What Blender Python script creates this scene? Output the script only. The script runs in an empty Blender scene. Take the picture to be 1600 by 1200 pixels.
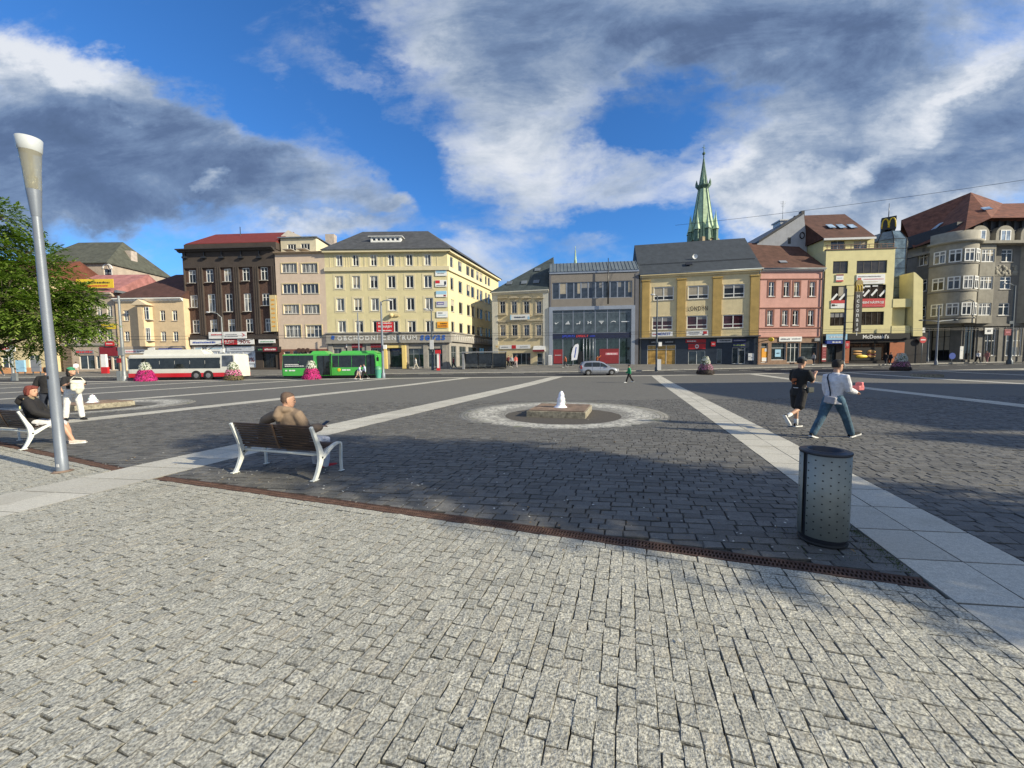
import bpy, math, random
import numpy as np
from mathutils import Vector, Matrix
R = math.radians
S = bpy.context.scene
COL = S.collection
rng = random.Random(7)

# ---------------------------------------------------------------- camera
EYE = Vector((0.0, 0.0, 1.75))
PITCH = math.atan(0.0625)
ROLL = 0.0108
FPX = 600.0
_f = Vector((0, math.cos(PITCH), -math.sin(PITCH)))
_r0 = Vector((1, 0, 0))
_u0 = Vector((0, math.sin(PITCH), math.cos(PITCH)))
_r = _r0 * math.cos(ROLL) - _u0 * math.sin(ROLL)
_u = _r0 * math.sin(ROLL) + _u0 * math.cos(ROLL)
cd = bpy.data.cameras.new('camera')
cam = bpy.data.objects.new('camera', cd)
COL.objects.link(cam)
M = Matrix(((_r.x, _u.x, -_f.x, EYE.x), (_r.y, _u.y, -_f.y, EYE.y), (_r.z, _u.z, -_f.z, EYE.z), (0, 0, 0, 1)))
cam.matrix_world = M
cd.sensor_width = 36.0
cd.lens = 36.0 * FPX / 1600.0
cd.clip_start = 0.05
cd.clip_end = 3000
S.camera = cam

# ---------------------------------------------------------------- sun, view
SUN_EL = R(25.0)
SUN_TO = Vector((0.914, -0.407, 0)).normalized()      # horizontal direction towards the sun
sun_dir = Vector((SUN_TO.x * math.cos(SUN_EL), SUN_TO.y * math.cos(SUN_EL), math.sin(SUN_EL)))
sl = bpy.data.lights.new('sun', 'SUN')
sl.energy = 5.0
sl.angle = R(0.53)
sl.color = (1.0, 0.90, 0.69)
so = bpy.data.objects.new('sun', sl)
COL.objects.link(so)
so.rotation_euler = sun_dir.to_track_quat('Z', 'Y').to_euler()
so.location = (20, -10, 30)
S.view_settings.view_transform = 'Standard'
S.view_settings.look = 'None'
S.view_settings.gamma = 1
S.view_settings.exposure = 0.5
S.render.engine = 'CYCLES'
S.cycles.max_bounces = 6

# ---------------------------------------------------------------- world: Nishita sky with layered clouds (all in direction space)
W = bpy.data.worlds.new('World')
S.world = W
W.use_nodes = True
wt = W.node_tree
wt.nodes.clear()
WN, WL = wt.nodes, wt.links
SKY_STR = 0.10

class NB:
    """tiny node expression builder"""
    def __init__(s, nt): s.n = nt.nodes; s.l = nt.links
    def _in(s, sock, v):
        if hasattr(v, 'is_output') or hasattr(v, 'links'): s.l.new(v, sock)
        else: sock.default_value = v
    def math(s, op, a, b=0.0, c=0.0, clamp=False):
        m = s.n.new('ShaderNodeMath'); m.operation = op; m.use_clamp = clamp
        s._in(m.inputs[0], a); s._in(m.inputs[1], b)
        if len(m.inputs) > 2: s._in(m.inputs[2], c)
        return m.outputs[0]
    def add(s, a, b): return s.math('ADD', a, b)
    def mul(s, a, b): return s.math('MULTIPLY', a, b)
    def vmath(s, op, a, b=(0, 0, 0)):
        m = s.n.new('ShaderNodeVectorMath'); m.operation = op
        s._in(m.inputs[0], a); s._in(m.inputs[1], b)
        return m.outputs[0]
    def comb(s, x, y, z):
        m = s.n.new('ShaderNodeCombineXYZ')
        for i, v in enumerate((x, y, z)): s._in(m.inputs[i], v)
        return m.outputs[0]
    def sep(s, v):
        m = s.n.new('ShaderNodeSeparateXYZ'); s._in(m.inputs[0], v)
        return m.outputs
    def noise(s, v, scale, detail=6, rough=0.55, dist=0.0, color=False, lac=2.0):
        m = s.n.new('ShaderNodeTexNoise')
        if v is not None: s.l.new(v, m.inputs['Vector'])
        m.inputs['Scale'].default_value = scale; m.inputs['Detail'].default_value = detail
        m.inputs['Roughness'].default_value = rough; m.inputs['Distortion'].default_value = dist
        m.inputs['Lacunarity'].default_value = lac
        return m.outputs['Color' if color else 'Fac']
    def smooth(s, v, a, b, lo=0.0, hi=1.0):
        m = s.n.new('ShaderNodeMapRange'); m.interpolation_type = 'SMOOTHSTEP'
        s._in(m.inputs[0], v)
        m.inputs[1].default_value = a; m.inputs[2].default_value = b
        m.inputs[3].default_value = lo; m.inputs[4].default_value = hi
        return m.outputs[0]
    def lin(s, v, a, b, lo=0.0, hi=1.0):
        m = s.n.new('ShaderNodeMapRange'); s._in(m.inputs[0], v)
        m.inputs[1].default_value = a; m.inputs[2].default_value = b
        m.inputs[3].default_value = lo; m.inputs[4].default_value = hi
        return m.outputs[0]
    def mix(s, f, a, b, mode='MIX'):
        m = s.n.new('ShaderNodeMix'); m.data_type = 'RGBA'; m.blend_type = mode
        s._in(m.inputs[0], f)
        for k, v in ((6, a), (7, b)):
            if isinstance(v, tuple) and len(v) == 3: v = (*v, 1)
            s._in(m.inputs[k], v)
        return m.outputs[2]
    def ramp(s, f, stops, interp='LINEAR'):
        m = s.n.new('ShaderNodeValToRGB'); s._in(m.inputs[0], f)
        cr = m.color_ramp; cr.interpolation = interp
        while len(cr.elements) < len(stops): cr.elements.new(0.5)
        for e, (p, c) in zip(cr.elements, stops):
            e.position = p; e.color = (*c, 1) if len(c) == 3 else c
        return m.outputs[0]

def build_sky():
    b = NB(wt)
    tc = WN.new('ShaderNodeTexCoord')
    d = tc.outputs['Generated']
    x, y, z = b.sep(d)
    yy = b.math('MAXIMUM', b.math('ABSOLUTE', y), 0.12)
    u = b.math('DIVIDE', x, yy)
    v = b.math('DIVIDE', z, yy)
    # cloud-layer coordinates (a flat deck seen in perspective)
    zz = b.math('MAXIMUM', b.add(z, 0.22), 0.1)
    pl = b.comb(b.math('DIVIDE', x, zz), b.math('DIVIDE', y, zz), 0.0)
    uv = b.comb(u, v, 0.0)
    g = b.comb(u, b.mul(v, 1.6), 0.3)
    # warp
    n1 = b.noise(g, 1.9, 6, 0.62, 0, True)
    n2 = b.noise(g, 5.5, 6, 0.62, 0, True)
    w1 = b.vmath('MULTIPLY', b.vmath('SUBTRACT', n1, (.5, .5, .5)), (.46, .30, 0))
    w2 = b.vmath('MULTIPLY', b.vmath('SUBTRACT', n2, (.5, .5, .5)), (.22, .15, 0))
    q = b.vmath('ADD', b.vmath('ADD', uv, w1), w2)
    def blob(px, py, rx, ry, rot=0.0, w=1.0, src=q):
        # centre and radii given as angles' tangents (600 units = tan 45 deg)
        c = ((px - 800) / 600.0, (562 - (px - 800) * 0.0108 - py) / 600.0)
        mp = WN.new('ShaderNodeMapping'); mp.vector_type = 'TEXTURE'
        WL.new(src, mp.inputs['Vector'])
        mp.inputs['Location'].default_value = (c[0], c[1], 0)
        mp.inputs['Rotation'].default_value = (0, 0, R(rot))
        mp.inputs['Scale'].default_value = (rx / 600.0, ry / 600.0, 1)
        gr = WN.new('ShaderNodeTexGradient'); gr.gradient_type = 'SPHERICAL'
        WL.new(mp.outputs[0], gr.inputs[0])
        return b.mul(b.math('POWER', gr.outputs['Fac'], 0.8), w)
    def total(lst, src=q):
        t = None
        for a in lst:
            o = blob(*a, src=src)
            t = o if t is None else b.add(t, o)
        return t
    cover = total([
        # left bank: the great grey shelf and its bright brow
        (60, 240, 330, 165, 0, 2.4), (270, 275, 300, 120, -12, 2.1), (460, 290, 230, 80, -14, 1.6),
        (90, 120, 250, 66, -24, 1.9), (560, 270, 150, 50, -24, 1.0), (330, 190, 160, 50, -25, .8), (620, 318, 120, 26, -8, .8),
        (60, 330, 260, 70, 0, 1.5),
        # wisps
        (400, 14, 75, 24, -10, .75), (440, 120, 60, 20, -30, .45), (560, 125, 80, 22, -25, .6), (640, 155, 90, 26, -18, .7),
        (510, 165, 90, 22, -35, .35),
        # right bank
        (760, 40, 190, 130, -20, 1.8), (1000, 60, 420, 170, 0, 2.4), (1350, 70, 420, 200, 0, 2.0), (1500, 240, 330, 150, 15, 2.2),
        (800, 190, 170, 120, -35, 1.5), (860, 265, 190, 90, -10, 1.5), (880, 330, 70, 50, 0, .8),
        (1250, 220, 200, 110, 20, 1.5), (1180, 290, 200, 60, 8, 1.3), (1020, 275, 130, 45, 15, 1.0), (1330, 300, 220, 80, 10, 1.6), (1040, 320, 160, 30, 10, .8), (1230, 345, 220, 40, 5, .9),
        (1100, 230, 60, 20, 0, .5),
        # low horizon cumulus
        (795, 395, 95, 48, 0, 1.5), (500, 362, 150, 24, 4, 1.2), (640, 318, 70, 18, 0, .8), (190, 412, 70, 30, 0, 1.0),
        (1350, 350, 160, 60, 0, 1.0), (730, 390, 40, 14, 0, .5), (960, 395, 90, 20, 0, .5), (1420, 300, 300, 90, 0, 1.3), (1220, 340, 160, 50, 0, .8),
    ])
    holes = total([(1040, 185, 175, 62, 8, 1.5), (1160, 172, 80, 26, 0, .8), (690, 285, 90, 60, -60, .9), (900, 190, 60, 26, 0, .5),
                   (1010, 360, 190, 36, 0, .7), (620, 210, 90, 45, -35, .8), (430, 210, 150, 40, -25, .7), (300, 90, 160, 60, -20, .8), (690, 330, 60, 30, 0, .6)])
    cover = b.math('SUBTRACT', cover, holes)
    nf = b.noise(g, 3.2, 9, 0.64, 0.35)
    nw = b.noise(b.comb(b.add(u, b.mul(v, 1.3)), b.mul(b.math('SUBTRACT', v, b.mul(u, .25)), 3.0), 1.7), 2.4, 8, 0.66, 0.5)
    fine = b.add(b.mul(b.math('SUBTRACT', nf, .5), 2.9), b.mul(b.math('SUBTRACT', nw, .5), 2.6))
    dens = b.add(cover, fine)
    alpha = b.mul(b.smooth(dens, -0.05, 2.1), .97)
    alpha = b.math('MAXIMUM', alpha, b.math('MAXIMUM', b.mul(b.smooth(y, .05, -.45), .72), b.mul(b.smooth(z, .66, .9), .5)))  # unseen cloud behind the camera and overhead, added to neutralise blue ambient light
    # thickness -> white edge, grey-blue underside
    dark = total([
        (90, 290, 420, 150, 0, 1.8), (330, 215, 200, 70, -25, 1.2), (330, 300, 300, 90, -12, 1.2), (520, 295, 200, 75, -14, 1.2), (60, 225, 240, 80, -12, 1.3), (200, 350, 260, 50, 0, .9),
        (1000, 110, 420, 150, 0, 1.75), (850, 30, 260, 120, 0, 1.2), (1330, 80, 420, 150, 10, 1.3), (1250, 250, 200, 60, 10, .9), (760, 120, 120, 90, -50, .8), (1500, 245, 300, 95, 18, 2.3), (1300, 170, 230, 60, 20, .8),
        (1400, 320, 150, 36, 14, .7)])
    light = total([(95, 105, 230, 44, -26, 2.3), (850, 265, 190, 90, -15, 1.2), (680, 90, 100, 140, -60, .7), (900, 130, 90, 60, 0, .7),
                   (1400, 215, 260, 34, 40, 1.6), (1310, 285, 190, 26, 14, 1.8), (1480, 110, 240, 44, 35, 1.5), (1350, 345, 200, 36, 5, 1.6), (1060, 300, 160, 30, 12, 1.2), (1010, 120, 60, 20, 30, .9), (1180, 110, 90, 20, 25, .7), (795, 395, 100, 60, 0, 1), (1180, 290, 180, 50, 0, .6),
                   (355, 292, 30, 16, 0, 2.2), (1250, 210, 300, 40, 30, .7), (620, 320, 90, 30, 0, .6), (500, 362, 140, 24, 0, 1.0)])
    nd = b.noise(g, 2.6, 9, 0.66, 0.3)
    ds = b.add(b.math('SUBTRACT', dark, b.mul(light, 1.0)), b.add(b.mul(b.math('SUBTRACT', nd, .5), 4.8), b.mul(b.math('SUBTRACT', nw, .5), 4.2)))
    ds = b.add(ds, b.mul(b.smooth(dens, .9, 3.4), .7))
    sh = b.lin(ds, -1.0, 4.3)
    k = 0.78 / SKY_STR
    c_white = (0.72 * k, 0.75 * k, 0.80 * k)
    c_mid = (0.30 * k, 0.375 * k, 0.50 * k)
    c_dark = (0.108 * k, 0.162 * k, 0.285 * k)
    cc = b.ramp(sh, [(0.0, c_white), (0.2, (0.50 * k, .56 * k, .65 * k)), (0.4, c_mid), (.6, (.17 * k, .245 * k, .39 * k)), (.78, c_dark), (1.0, (.082 * k, .125 * k, .22 * k))])
    sk = WN.new('ShaderNodeTexSky'); sk.sky_type = 'NISHITA'
    sk.sun_disc = False
    sk.sun_elevation = SUN_EL
    sk.sun_rotation = math.atan2(SUN_TO.x, SUN_TO.y)
    sk.air_density = 1.0; sk.dust_density = 0.3; sk.ozone_density = 3.0
    skc = b.mix(1.0, sk.outputs[0], (0.42, 0.88, 1.36), 'MULTIPLY')
    skc = b.mix(b.smooth(z, .3, -.02, 0, .62), skc, (.20 * k, .47 * k, .86 * k))
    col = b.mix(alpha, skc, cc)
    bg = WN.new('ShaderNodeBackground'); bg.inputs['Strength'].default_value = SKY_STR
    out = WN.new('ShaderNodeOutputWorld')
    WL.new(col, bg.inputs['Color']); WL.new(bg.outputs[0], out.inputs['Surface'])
build_sky()
W.cycles.sampling_method = 'MANUAL'
W.cycles.sample_map_resolution = 1024

# ---------------------------------------------------------------- geometry helpers
def ray(px, py):
    return _f + _r * ((px - 800) / FPX) - _u * ((py - 600) / FPX)
_GK = [(-200, 0), (8, 0), (20, -.09), (30, -.15), (42, -.13), (46, -.08), (51, .08), (55, .42), (59, .74), (62, .8), (900, .8)]
def gz(y):
    for (a, za), (b2, zb) in zip(_GK, _GK[1:]):
        if y <= b2: return za + (zb - za) * (y - a) / (b2 - a)
    return _GK[-1][1]
_gx = np.array([k[0] for k in _GK], float); _gv = np.array([k[1] for k in _GK], float)
def at(px, D, py=600):
    r = ray(px, py); return EYE + r * (D / r.y)
def gpt(px, D):
    """ground point under image column px at distance D (metres along the view axis)"""
    p = at(px, D)
    z = gz(D)
    # correct for roll: find py giving ground height
    for _ in range(3):
        # project current guess
        q = Vector((p.x, D, z)) - EYE
        cx, cy, cz = q.dot(_r), q.dot(_u), q.dot(_f)
        pxx = 800 + FPX * cx / cz
        p.x += (px - pxx) / FPX * D
    return Vector((p.x, D, z))
def proj(p):
    q = Vector(p) - EYE
    return (800 + FPX * q.dot(_r) / q.dot(_f), 600 - FPX * q.dot(_u) / q.dot(_f))

def tag(o, label=None, cat=None, group=None, kind=None):
    if label: o['label'] = label
    if cat: o['category'] = cat
    if group: o['group'] = group
    if kind: o['kind'] = kind
    return o
def empty(name, loc, rz=0.0, label=None, cat=None, group=None):
    o = bpy.data.objects.new(name, None); COL.objects.link(o)
    o.location = loc; o.rotation_euler = (0, 0, rz); o.empty_display_size = 0.3
    return tag(o, label, cat, group)
def children(o): return [c for c in bpy.data.objects if c.parent == o]
def copy_tree(o, kids, parent=None):
    c = o.copy(); COL.objects.link(c)
    if parent: c.parent = parent
    for ch in kids.get(o.name, []): copy_tree(ch, kids, c)
    return c
def kidmap():
    k = {}
    for o in bpy.data.objects:
        if o.parent: k.setdefault(o.parent.name, []).append(o)
    return k

class MB:
    def __init__(s): s.v = []; s.f = []; s.m = []; s.sm = []; s.cur = 0
    def add(s, vs, fs, smooth=False):
        n = len(s.v); s.v.extend([tuple(p) for p in vs])
        for f in fs: s.f.append(tuple(i + n for i in f)); s.m.append(s.cur); s.sm.append(smooth)
        return s
    def mat(s, i): s.cur = i; return s
    def box(s, x0, y0, z0, x1, y1, z1):
        v = [(x0, y0, z0), (x1, y0, z0), (x1, y1, z0), (x0, y1, z0), (x0, y0, z1), (x1, y0, z1), (x1, y1, z1), (x0, y1, z1)]
        return s.add(v, [(3, 2, 1, 0), (4, 5, 6, 7), (0, 1, 5, 4), (1, 2, 6, 5), (2, 3, 7, 6), (3, 0, 4, 7)])
    def cbox(s, c, sz, rz=0.0, ry=0.0, rx=0.0):
        m = Matrix.Translation(c) @ Matrix.Rotation(rz, 4, 'Z') @ Matrix.Rotation(ry, 4, 'Y') @ Matrix.Rotation(rx, 4, 'X')
        a, b, c2 = sz[0] / 2, sz[1] / 2, sz[2] / 2
        v = [m @ Vector(p) for p in ((-a, -b, -c2), (a, -b, -c2), (a, b, -c2), (-a, b, -c2), (-a, -b, c2), (a, -b, c2), (a, b, c2), (-a, b, c2))]
        return s.add(v, [(3, 2, 1, 0), (4, 5, 6, 7), (0, 1, 5, 4), (1, 2, 6, 5), (2, 3, 7, 6), (3, 0, 4, 7)])
    def poly(s, pts): return s.add(pts, [tuple(range(len(pts)))])
    def extrude(s, pts, axis, t0, t1):
        """pts 2-D polygon; axis 'x','y','z' extruded from t0 to t1"""
        def mk(p, t):
            return {'x': (t, p[0], p[1]), 'y': (p[0], t, p[1]), 'z': (p[0], p[1], t)}[axis]
        n = len(pts)
        v = [mk(p, t0) for p in pts] + [mk(p, t1) for p in pts]
        f = [tuple(range(n))[::-1], tuple(range(n, 2 * n))] + [(i, (i + 1) % n, n + (i + 1) % n, n + i) for i in range(n)]
        return s.add(v, f)
    def tube(s, pts, rad, n=8, cap=True, smooth=True):
        pts = [Vector(p) for p in pts]
        if not hasattr(rad, '__len__'): rad = [rad] * len(pts)
        vs = []
        up = Vector((0.123, 0.456, 0.88)).normalized()
        prev = None
        for i, p in enumerate(pts):
            t = (pts[min(i + 1, len(pts) - 1)] - pts[max(i - 1, 0)])
            t = t.normalized() if t.length > 1e-9 else Vector((0, 0, 1))
            if prev is None:
                a = t.cross(Vector((1, 0, 0)) if abs(t.x) < .9 else Vector((0, 1, 0))).normalized()
            else:
                a = (prev - t * prev.dot(t)).normalized()
            prev = a
            b2 = t.cross(a)
            for k in range(n):
                w = 2 * math.pi * k / n
                vs.append(p + (a * math.cos(w) + b2 * math.sin(w)) * rad[i])
        fs = []
        for i in range(len(pts) - 1):
            for k in range(n):
                fs.append((i * n + k, i * n + (k + 1) % n, (i + 1) * n + (k + 1) % n, (i + 1) * n + k))
        s.add(vs, fs, smooth)
        if cap:
            m = len(s.v) - len(vs)
            s.f.append(tuple(m + k for k in range(n))[::-1]); s.m.append(s.cur); s.sm.append(False)
            e = m + (len(pts) - 1) * n
            s.f.append(tuple(e + k for k in range(n))); s.m.append(s.cur); s.sm.append(False)
        return s
    def lathe(s, prof, n=16, c=(0, 0, 0), a0=0.0, a1=2 * math.pi, smooth=True, sx=1.0, sy=1.0):
        full = abs(a1 - a0 - 2 * math.pi) < 1e-6
        cols = n if full else n + 1
        vs = []
        for (r, z) in prof:
            for k in range(cols):
                w = a0 + (a1 - a0) * k / n
                vs.append((c[0] + r * math.cos(w) * sx, c[1] + r * math.sin(w) * sy, c[2] + z))
        fs = []
        for i in range(len(prof) - 1):
            for k in range(n):
                k2 = (k + 1) % cols
                fs.append((i * cols + k, i * cols + k2, (i + 1) * cols + k2, (i + 1) * cols + k))
        return s.add(vs, fs, smooth)
    def ball(s, c, r, n=10, m=7, sx=1, sy=1, sz=1, smooth=True):
        prof = [(max(1e-4, math.sin(math.pi * i / m)) * r, -math.cos(math.pi * i / m) * r) for i in range(m + 1)]
        vs0 = len(s.v)
        s.lathe([(p[0], p[1] * sz) for p in prof], n, c, smooth=smooth, sx=sx, sy=sy)
        return s
    def build(s, name, mats, parent=None, loc=None, rz=None, bevel=0.0, edge=None):
        me = bpy.data.meshes.new(name)
        me.from_pydata(s.v, [], s.f)
        if not isinstance(mats, (list, tuple)): mats = [mats]
        for m in mats: me.materials.append(m)
        me.polygons.foreach_set('material_index', s.m)
        me.polygons.foreach_set('use_smooth', s.sm)
        me.update()
        o = bpy.data.objects.new(name, me); COL.objects.link(o)
        if parent: o.parent = parent
        if loc is not None: o.location = loc
        if rz is not None: o.rotation_euler = (0, 0, rz)
        if bevel:
            b = o.modifiers.new('bevel', 'BEVEL'); b.width = bevel; b.segments = 2; b.limit_method = 'ANGLE'; b.angle_limit = R(40)
        return o

# ---------------------------------------------------------------- materials
MATS = {}
def mat(name, col, rough=0.8, var=0.12, scale=3.0, bump=0.0, bscale=60.0, metal=0.0, spec=0.5, streak=0.0, var2=0.0, coat=0.0, emit=None, emit_s=0.0, alpha=1.0):
    if name in MATS: return MATS[name]
    m = bpy.data.materials.new(name); m.use_nodes = True
    nt = m.node_tree; b = NB(nt)
    p = nt.nodes['Principled BSDF']
    p.inputs['Roughness'].default_value = rough
    p.inputs['Metallic'].default_value = metal
    p.inputs['Specular IOR Level'].default_value = spec
    if coat: p.inputs['Coat Weight'].default_value = coat; p.inputs['Coat Roughness'].default_value = .08
    if emit: p.inputs['Emission Color'].default_value = (*emit, 1); p.inputs['Emission Strength'].default_value = emit_s
    tc = nt.nodes.new('ShaderNodeTexCoord'); o = tc.outputs['Object']
    c = (*col, 1)
    if var or streak or var2:
        f = b.noise(o, scale, 6, 0.65)
        c1 = tuple(min(1, x * (1 - var * 1.6)) for x in col); c2 = tuple(min(1, x * (1 + var * 1.6)) for x in col)
        c = b.ramp(f, [(0.3, c1), (0.7, c2)])
        if streak:
            mp = nt.nodes.new('ShaderNodeMapping'); nt.links.new(o, mp.inputs[0]); mp.inputs['Scale'].default_value = (2.2, 2.2, 0.22)
            g = b.smooth(b.noise(mp.outputs[0], 1.6, 7, 0.7), .5, .78)
            c = b.mix(b.mul(g, streak), c, tuple(x * .45 for x in col))
        if var2:
            g = b.smooth(b.noise(o, scale * 14, 5, 0.7), .35, .7)
            c = b.mix(b.mul(g, var2), c, tuple(x * .6 for x in col))
        nt.links.new(c, p.inputs['Base Color'])
    else:
        p.inputs['Base Color'].default_value = c
    if bump:
        bn = nt.nodes.new('ShaderNodeBump'); bn.inputs['Strength'].default_value = bump; bn.inputs['Distance'].default_value = 0.02
        nt.links.new(b.noise(o, bscale, 5, 0.6), bn.inputs['Height']); nt.links.new(bn.outputs[0], p.inputs['Normal'])
    MATS[name] = m
    return m
def glass(name, col=(.02, .025, .03), rough=.06, spec=.7, curtain=0.0):
    if name in MATS: return MATS[name]
    m = bpy.data.materials.new(name); m.use_nodes = True
    nt = m.node_tree; b = NB(nt); p = nt.nodes['Principled BSDF']
    p.inputs['Roughness'].default_value = rough; p.inputs['Specular IOR Level'].default_value = spec
    tc = nt.nodes.new('ShaderNodeTexCoord'); o = tc.outputs['Object']
    f = b.noise(o, 1.3, 4, .6)
    c = b.ramp(f, [(.35, tuple(x * .6 for x in col)), (.65, tuple(x * 1.6 for x in col))])
    if curtain:
        mp = nt.nodes.new('ShaderNodeMapping'); nt.links.new(o, mp.inputs[0]); mp.inputs['Scale'].default_value = (9, 9, .3)
        g = b.smooth(b.noise(mp.outputs[0], 1.0, 3, .6), .4, .62)
        c = b.mix(b.mul(g, curtain), c, (.45, .45, .43))
    nt.links.new(c, p.inputs['Base Color'])
    bn = nt.nodes.new('ShaderNodeBump'); bn.inputs['Strength'].default_value = .04; bn.inputs['Distance'].default_value = 0.05
    nt.links.new(b.noise(o, .8, 2, .5), bn.inputs['Height']); nt.links.new(bn.outputs[0], p.inputs['Normal'])
    MATS[name] = m
    return m
# ================================================================ GROUND
D1 = Vector((0.294, 0.956)).normalized()     # along the pale stripes, away from the camera
D2 = Vector((0.956, -0.294)).normalized()    # along the drain
E2 = Vector((0.99, -0.14)).normalized()      # slab and sett joints
DRS = 3.72                                    # drain position along D1
DK = -0.033                                   # its slight skew
def dr(t): return DRS - .07 + DK * t

def mat_setts(name, c_lo, c_hi, speck, speck_scale, bump, joint=.72, tint=None, rough=.75):
    m = bpy.data.materials.new(name); m.use_nodes = True
    nt = m.node_tree; b = NB(nt); p = nt.nodes['Principled BSDF']
    at_ = nt.nodes.new('ShaderNodeAttribute'); at_.attribute_name = 'rnd'
    tc = nt.nodes.new('ShaderNodeTexCoord'); o = tc.outputs['Object']
    base = b.ramp(at_.outputs['Fac'], [(0, c_lo), (1, c_hi)])
    big = b.noise(o, .35, 4, .6)
    base = b.mix(b.smooth(big, .35, .62, 0, .35), base, tuple(x * 1.3 for x in c_lo))
    base = b.mix(b.smooth(b.noise(o, 1.3, 6, .7), .52, .72, 0, .35), base, tuple(x * f_ for x, f_ in zip(c_lo, (.68, .64, .56))))
    n1 = b.noise(o, speck_scale, 4, .75)
    n2 = b.noise(o, speck_scale * .22, 3, .6)
    s1 = b.ramp(n1, [(.36, (1 - speck,) * 3), (.5, (1, 1, 1)), (.62, (1 + speck * .9,) * 3)])
    base = b.mix(1.0, base, s1, 'MULTIPLY')
    base = b.mix(b.smooth(n2, .4, .65, 0, .3), base, tuple(x * .62 for x in c_lo))
    ed = nt.nodes.new('ShaderNodeAttribute'); ed.attribute_name = 'edge'
    base = b.mix(b.mul(ed.outputs['Fac'], joint), base, tuple(x * .22 for x in c_lo))
    if tint:
        r2 = b.math('FRACT', b.mul(at_.outputs['Fac'], 37.7))
        base = b.mix(b.smooth(r2, .8, .97, 0, .2), base, tint)
    nt.links.new(base, p.inputs['Base Color'])
    p.inputs['Roughness'].default_value = rough
    p.inputs['Specular IOR Level'].default_value = .35
    h = b.add(b.mul(n1, .35), b.mul(b.noise(o, speck_scale * .3, 3, .6), 1.0))
    bn = nt.nodes.new('ShaderNodeBump'); bn.inputs['Strength'].default_value = bump; bn.inputs['Distance'].default_value = .012
    nt.links.new(h, bn.inputs['Height']); nt.links.new(bn.outputs[0], p.inputs['Normal'])
    return m
M_light = mat_setts('pale granite setts', (.335, .325, .275), (.44, .425, .36), .68, 66, 1.3, tint=(.36, .31, .23), joint=.55)
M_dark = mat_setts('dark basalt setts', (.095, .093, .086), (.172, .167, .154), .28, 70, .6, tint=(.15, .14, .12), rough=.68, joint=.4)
M_slab = mat_setts('pale granite slabs', (.43, .41, .35), (.56, .535, .46), .28, 120, .2, rough=.7)

def quads_mesh(name, cells, mat_, zoff=0.0, gap=.006, inset=.008, drop=.006, jit=.002, ztilt=.003, deep=.03, hvar=.002):
    """cells: (N,4,2) world xy corners, counter clockwise -> chamfered stones in one mesh"""
    rs = np.random.RandomState(11)
    c = np.asarray(cells, float); N = len(c)
    ctr = c.mean(1, keepdims=True)
    v = c - ctr
    L = np.linalg.norm(v, axis=2, keepdims=True)
    jitter = rs.uniform(-jit, jit, c.shape)
    r1 = ctr + v * (1 - gap / L) + jitter
    r2 = ctr + v * (1 - (gap + inset) / L) + jitter + rs.uniform(-jit, jit, c.shape)
    z0 = np.interp(c[:, :, 1], _gx, _gv) + zoff + rs.uniform(-hvar, hvar, (N, 1))
    zt = z0 + rs.uniform(-ztilt, ztilt, (N, 4))
    V = np.zeros((N, 12, 3))
    V[:, 0:4, :2] = r1; V[:, 0:4, 2] = z0 - deep
    V[:, 4:8, :2] = r1; V[:, 4:8, 2] = z0 - drop
    V[:, 8:12, :2] = r2; V[:, 8:12, 2] = zt
    F = [(8, 9, 10, 11)]
    for i in range(4):
        j = (i + 1) % 4
        F.append((4 + i, 4 + j, 8 + j, 8 + i)); F.append((i, j, 4 + j, 4 + i))
    F = np.array(F)
    faces = (F[None] + (np.arange(N) * 12)[:, None, None]).reshape(-1, 4)
    me = bpy.data.meshes.new(name)
    me.vertices.add(N * 12); me.vertices.foreach_set('co', V.reshape(-1))
    nf = len(faces)
    me.loops.add(nf * 4); me.loops.foreach_set('vertex_index', faces.reshape(-1).astype(np.int32))
    me.polygons.add(nf); me.polygons.foreach_set('loop_start', np.arange(nf, dtype=np.int32) * 4)
    me.polygons.foreach_set('loop_total', np.full(nf, 4, np.int32))
    me.polygons.foreach_set('use_smooth', np.zeros(nf, bool))
    me.update(calc_edges=True)
    a = me.attributes.new('rnd', 'FLOAT', 'FACE')
    a.data.foreach_set('value', np.repeat(rs.rand(N), 9))
    a2 = me.attributes.new('edge', 'FLOAT', 'FACE')
    a2.data.foreach_set('value', np.tile(np.array([0.0] + [1.0] * 8), N))
    me.materials.append(mat_)
    o = bpy.data.objects.new(name, me); COL.objects.link(o)
    return o

def world2(a, b_, e=E2): return (D1.x * a + e.x * b_, D1.y * a + e.y * b_)
kb = E2.dot(D2)      # t = b * kb
ks = E2.dot(D1)      # s = a + b * ks
STRIPES = [(-60.1, -59.4), (-50.8, -50.1), (-41.6, -40.9), (-33.5, -32.8), (-25.5, -24.7), (-17.4, -16.45), (-8.15, -6.95), (2.22, 3.2), (12.75, 13.6), (23.6, 24.4), (34.3, 35.1), (45.0, 45.8), (55.5, 56.3)]
YFAR = 17.0
YSQ = 41.6
rs = random.Random(3)
FOUNT = [(1.62, 12.75), (-18.0, 16.4)]
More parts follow.
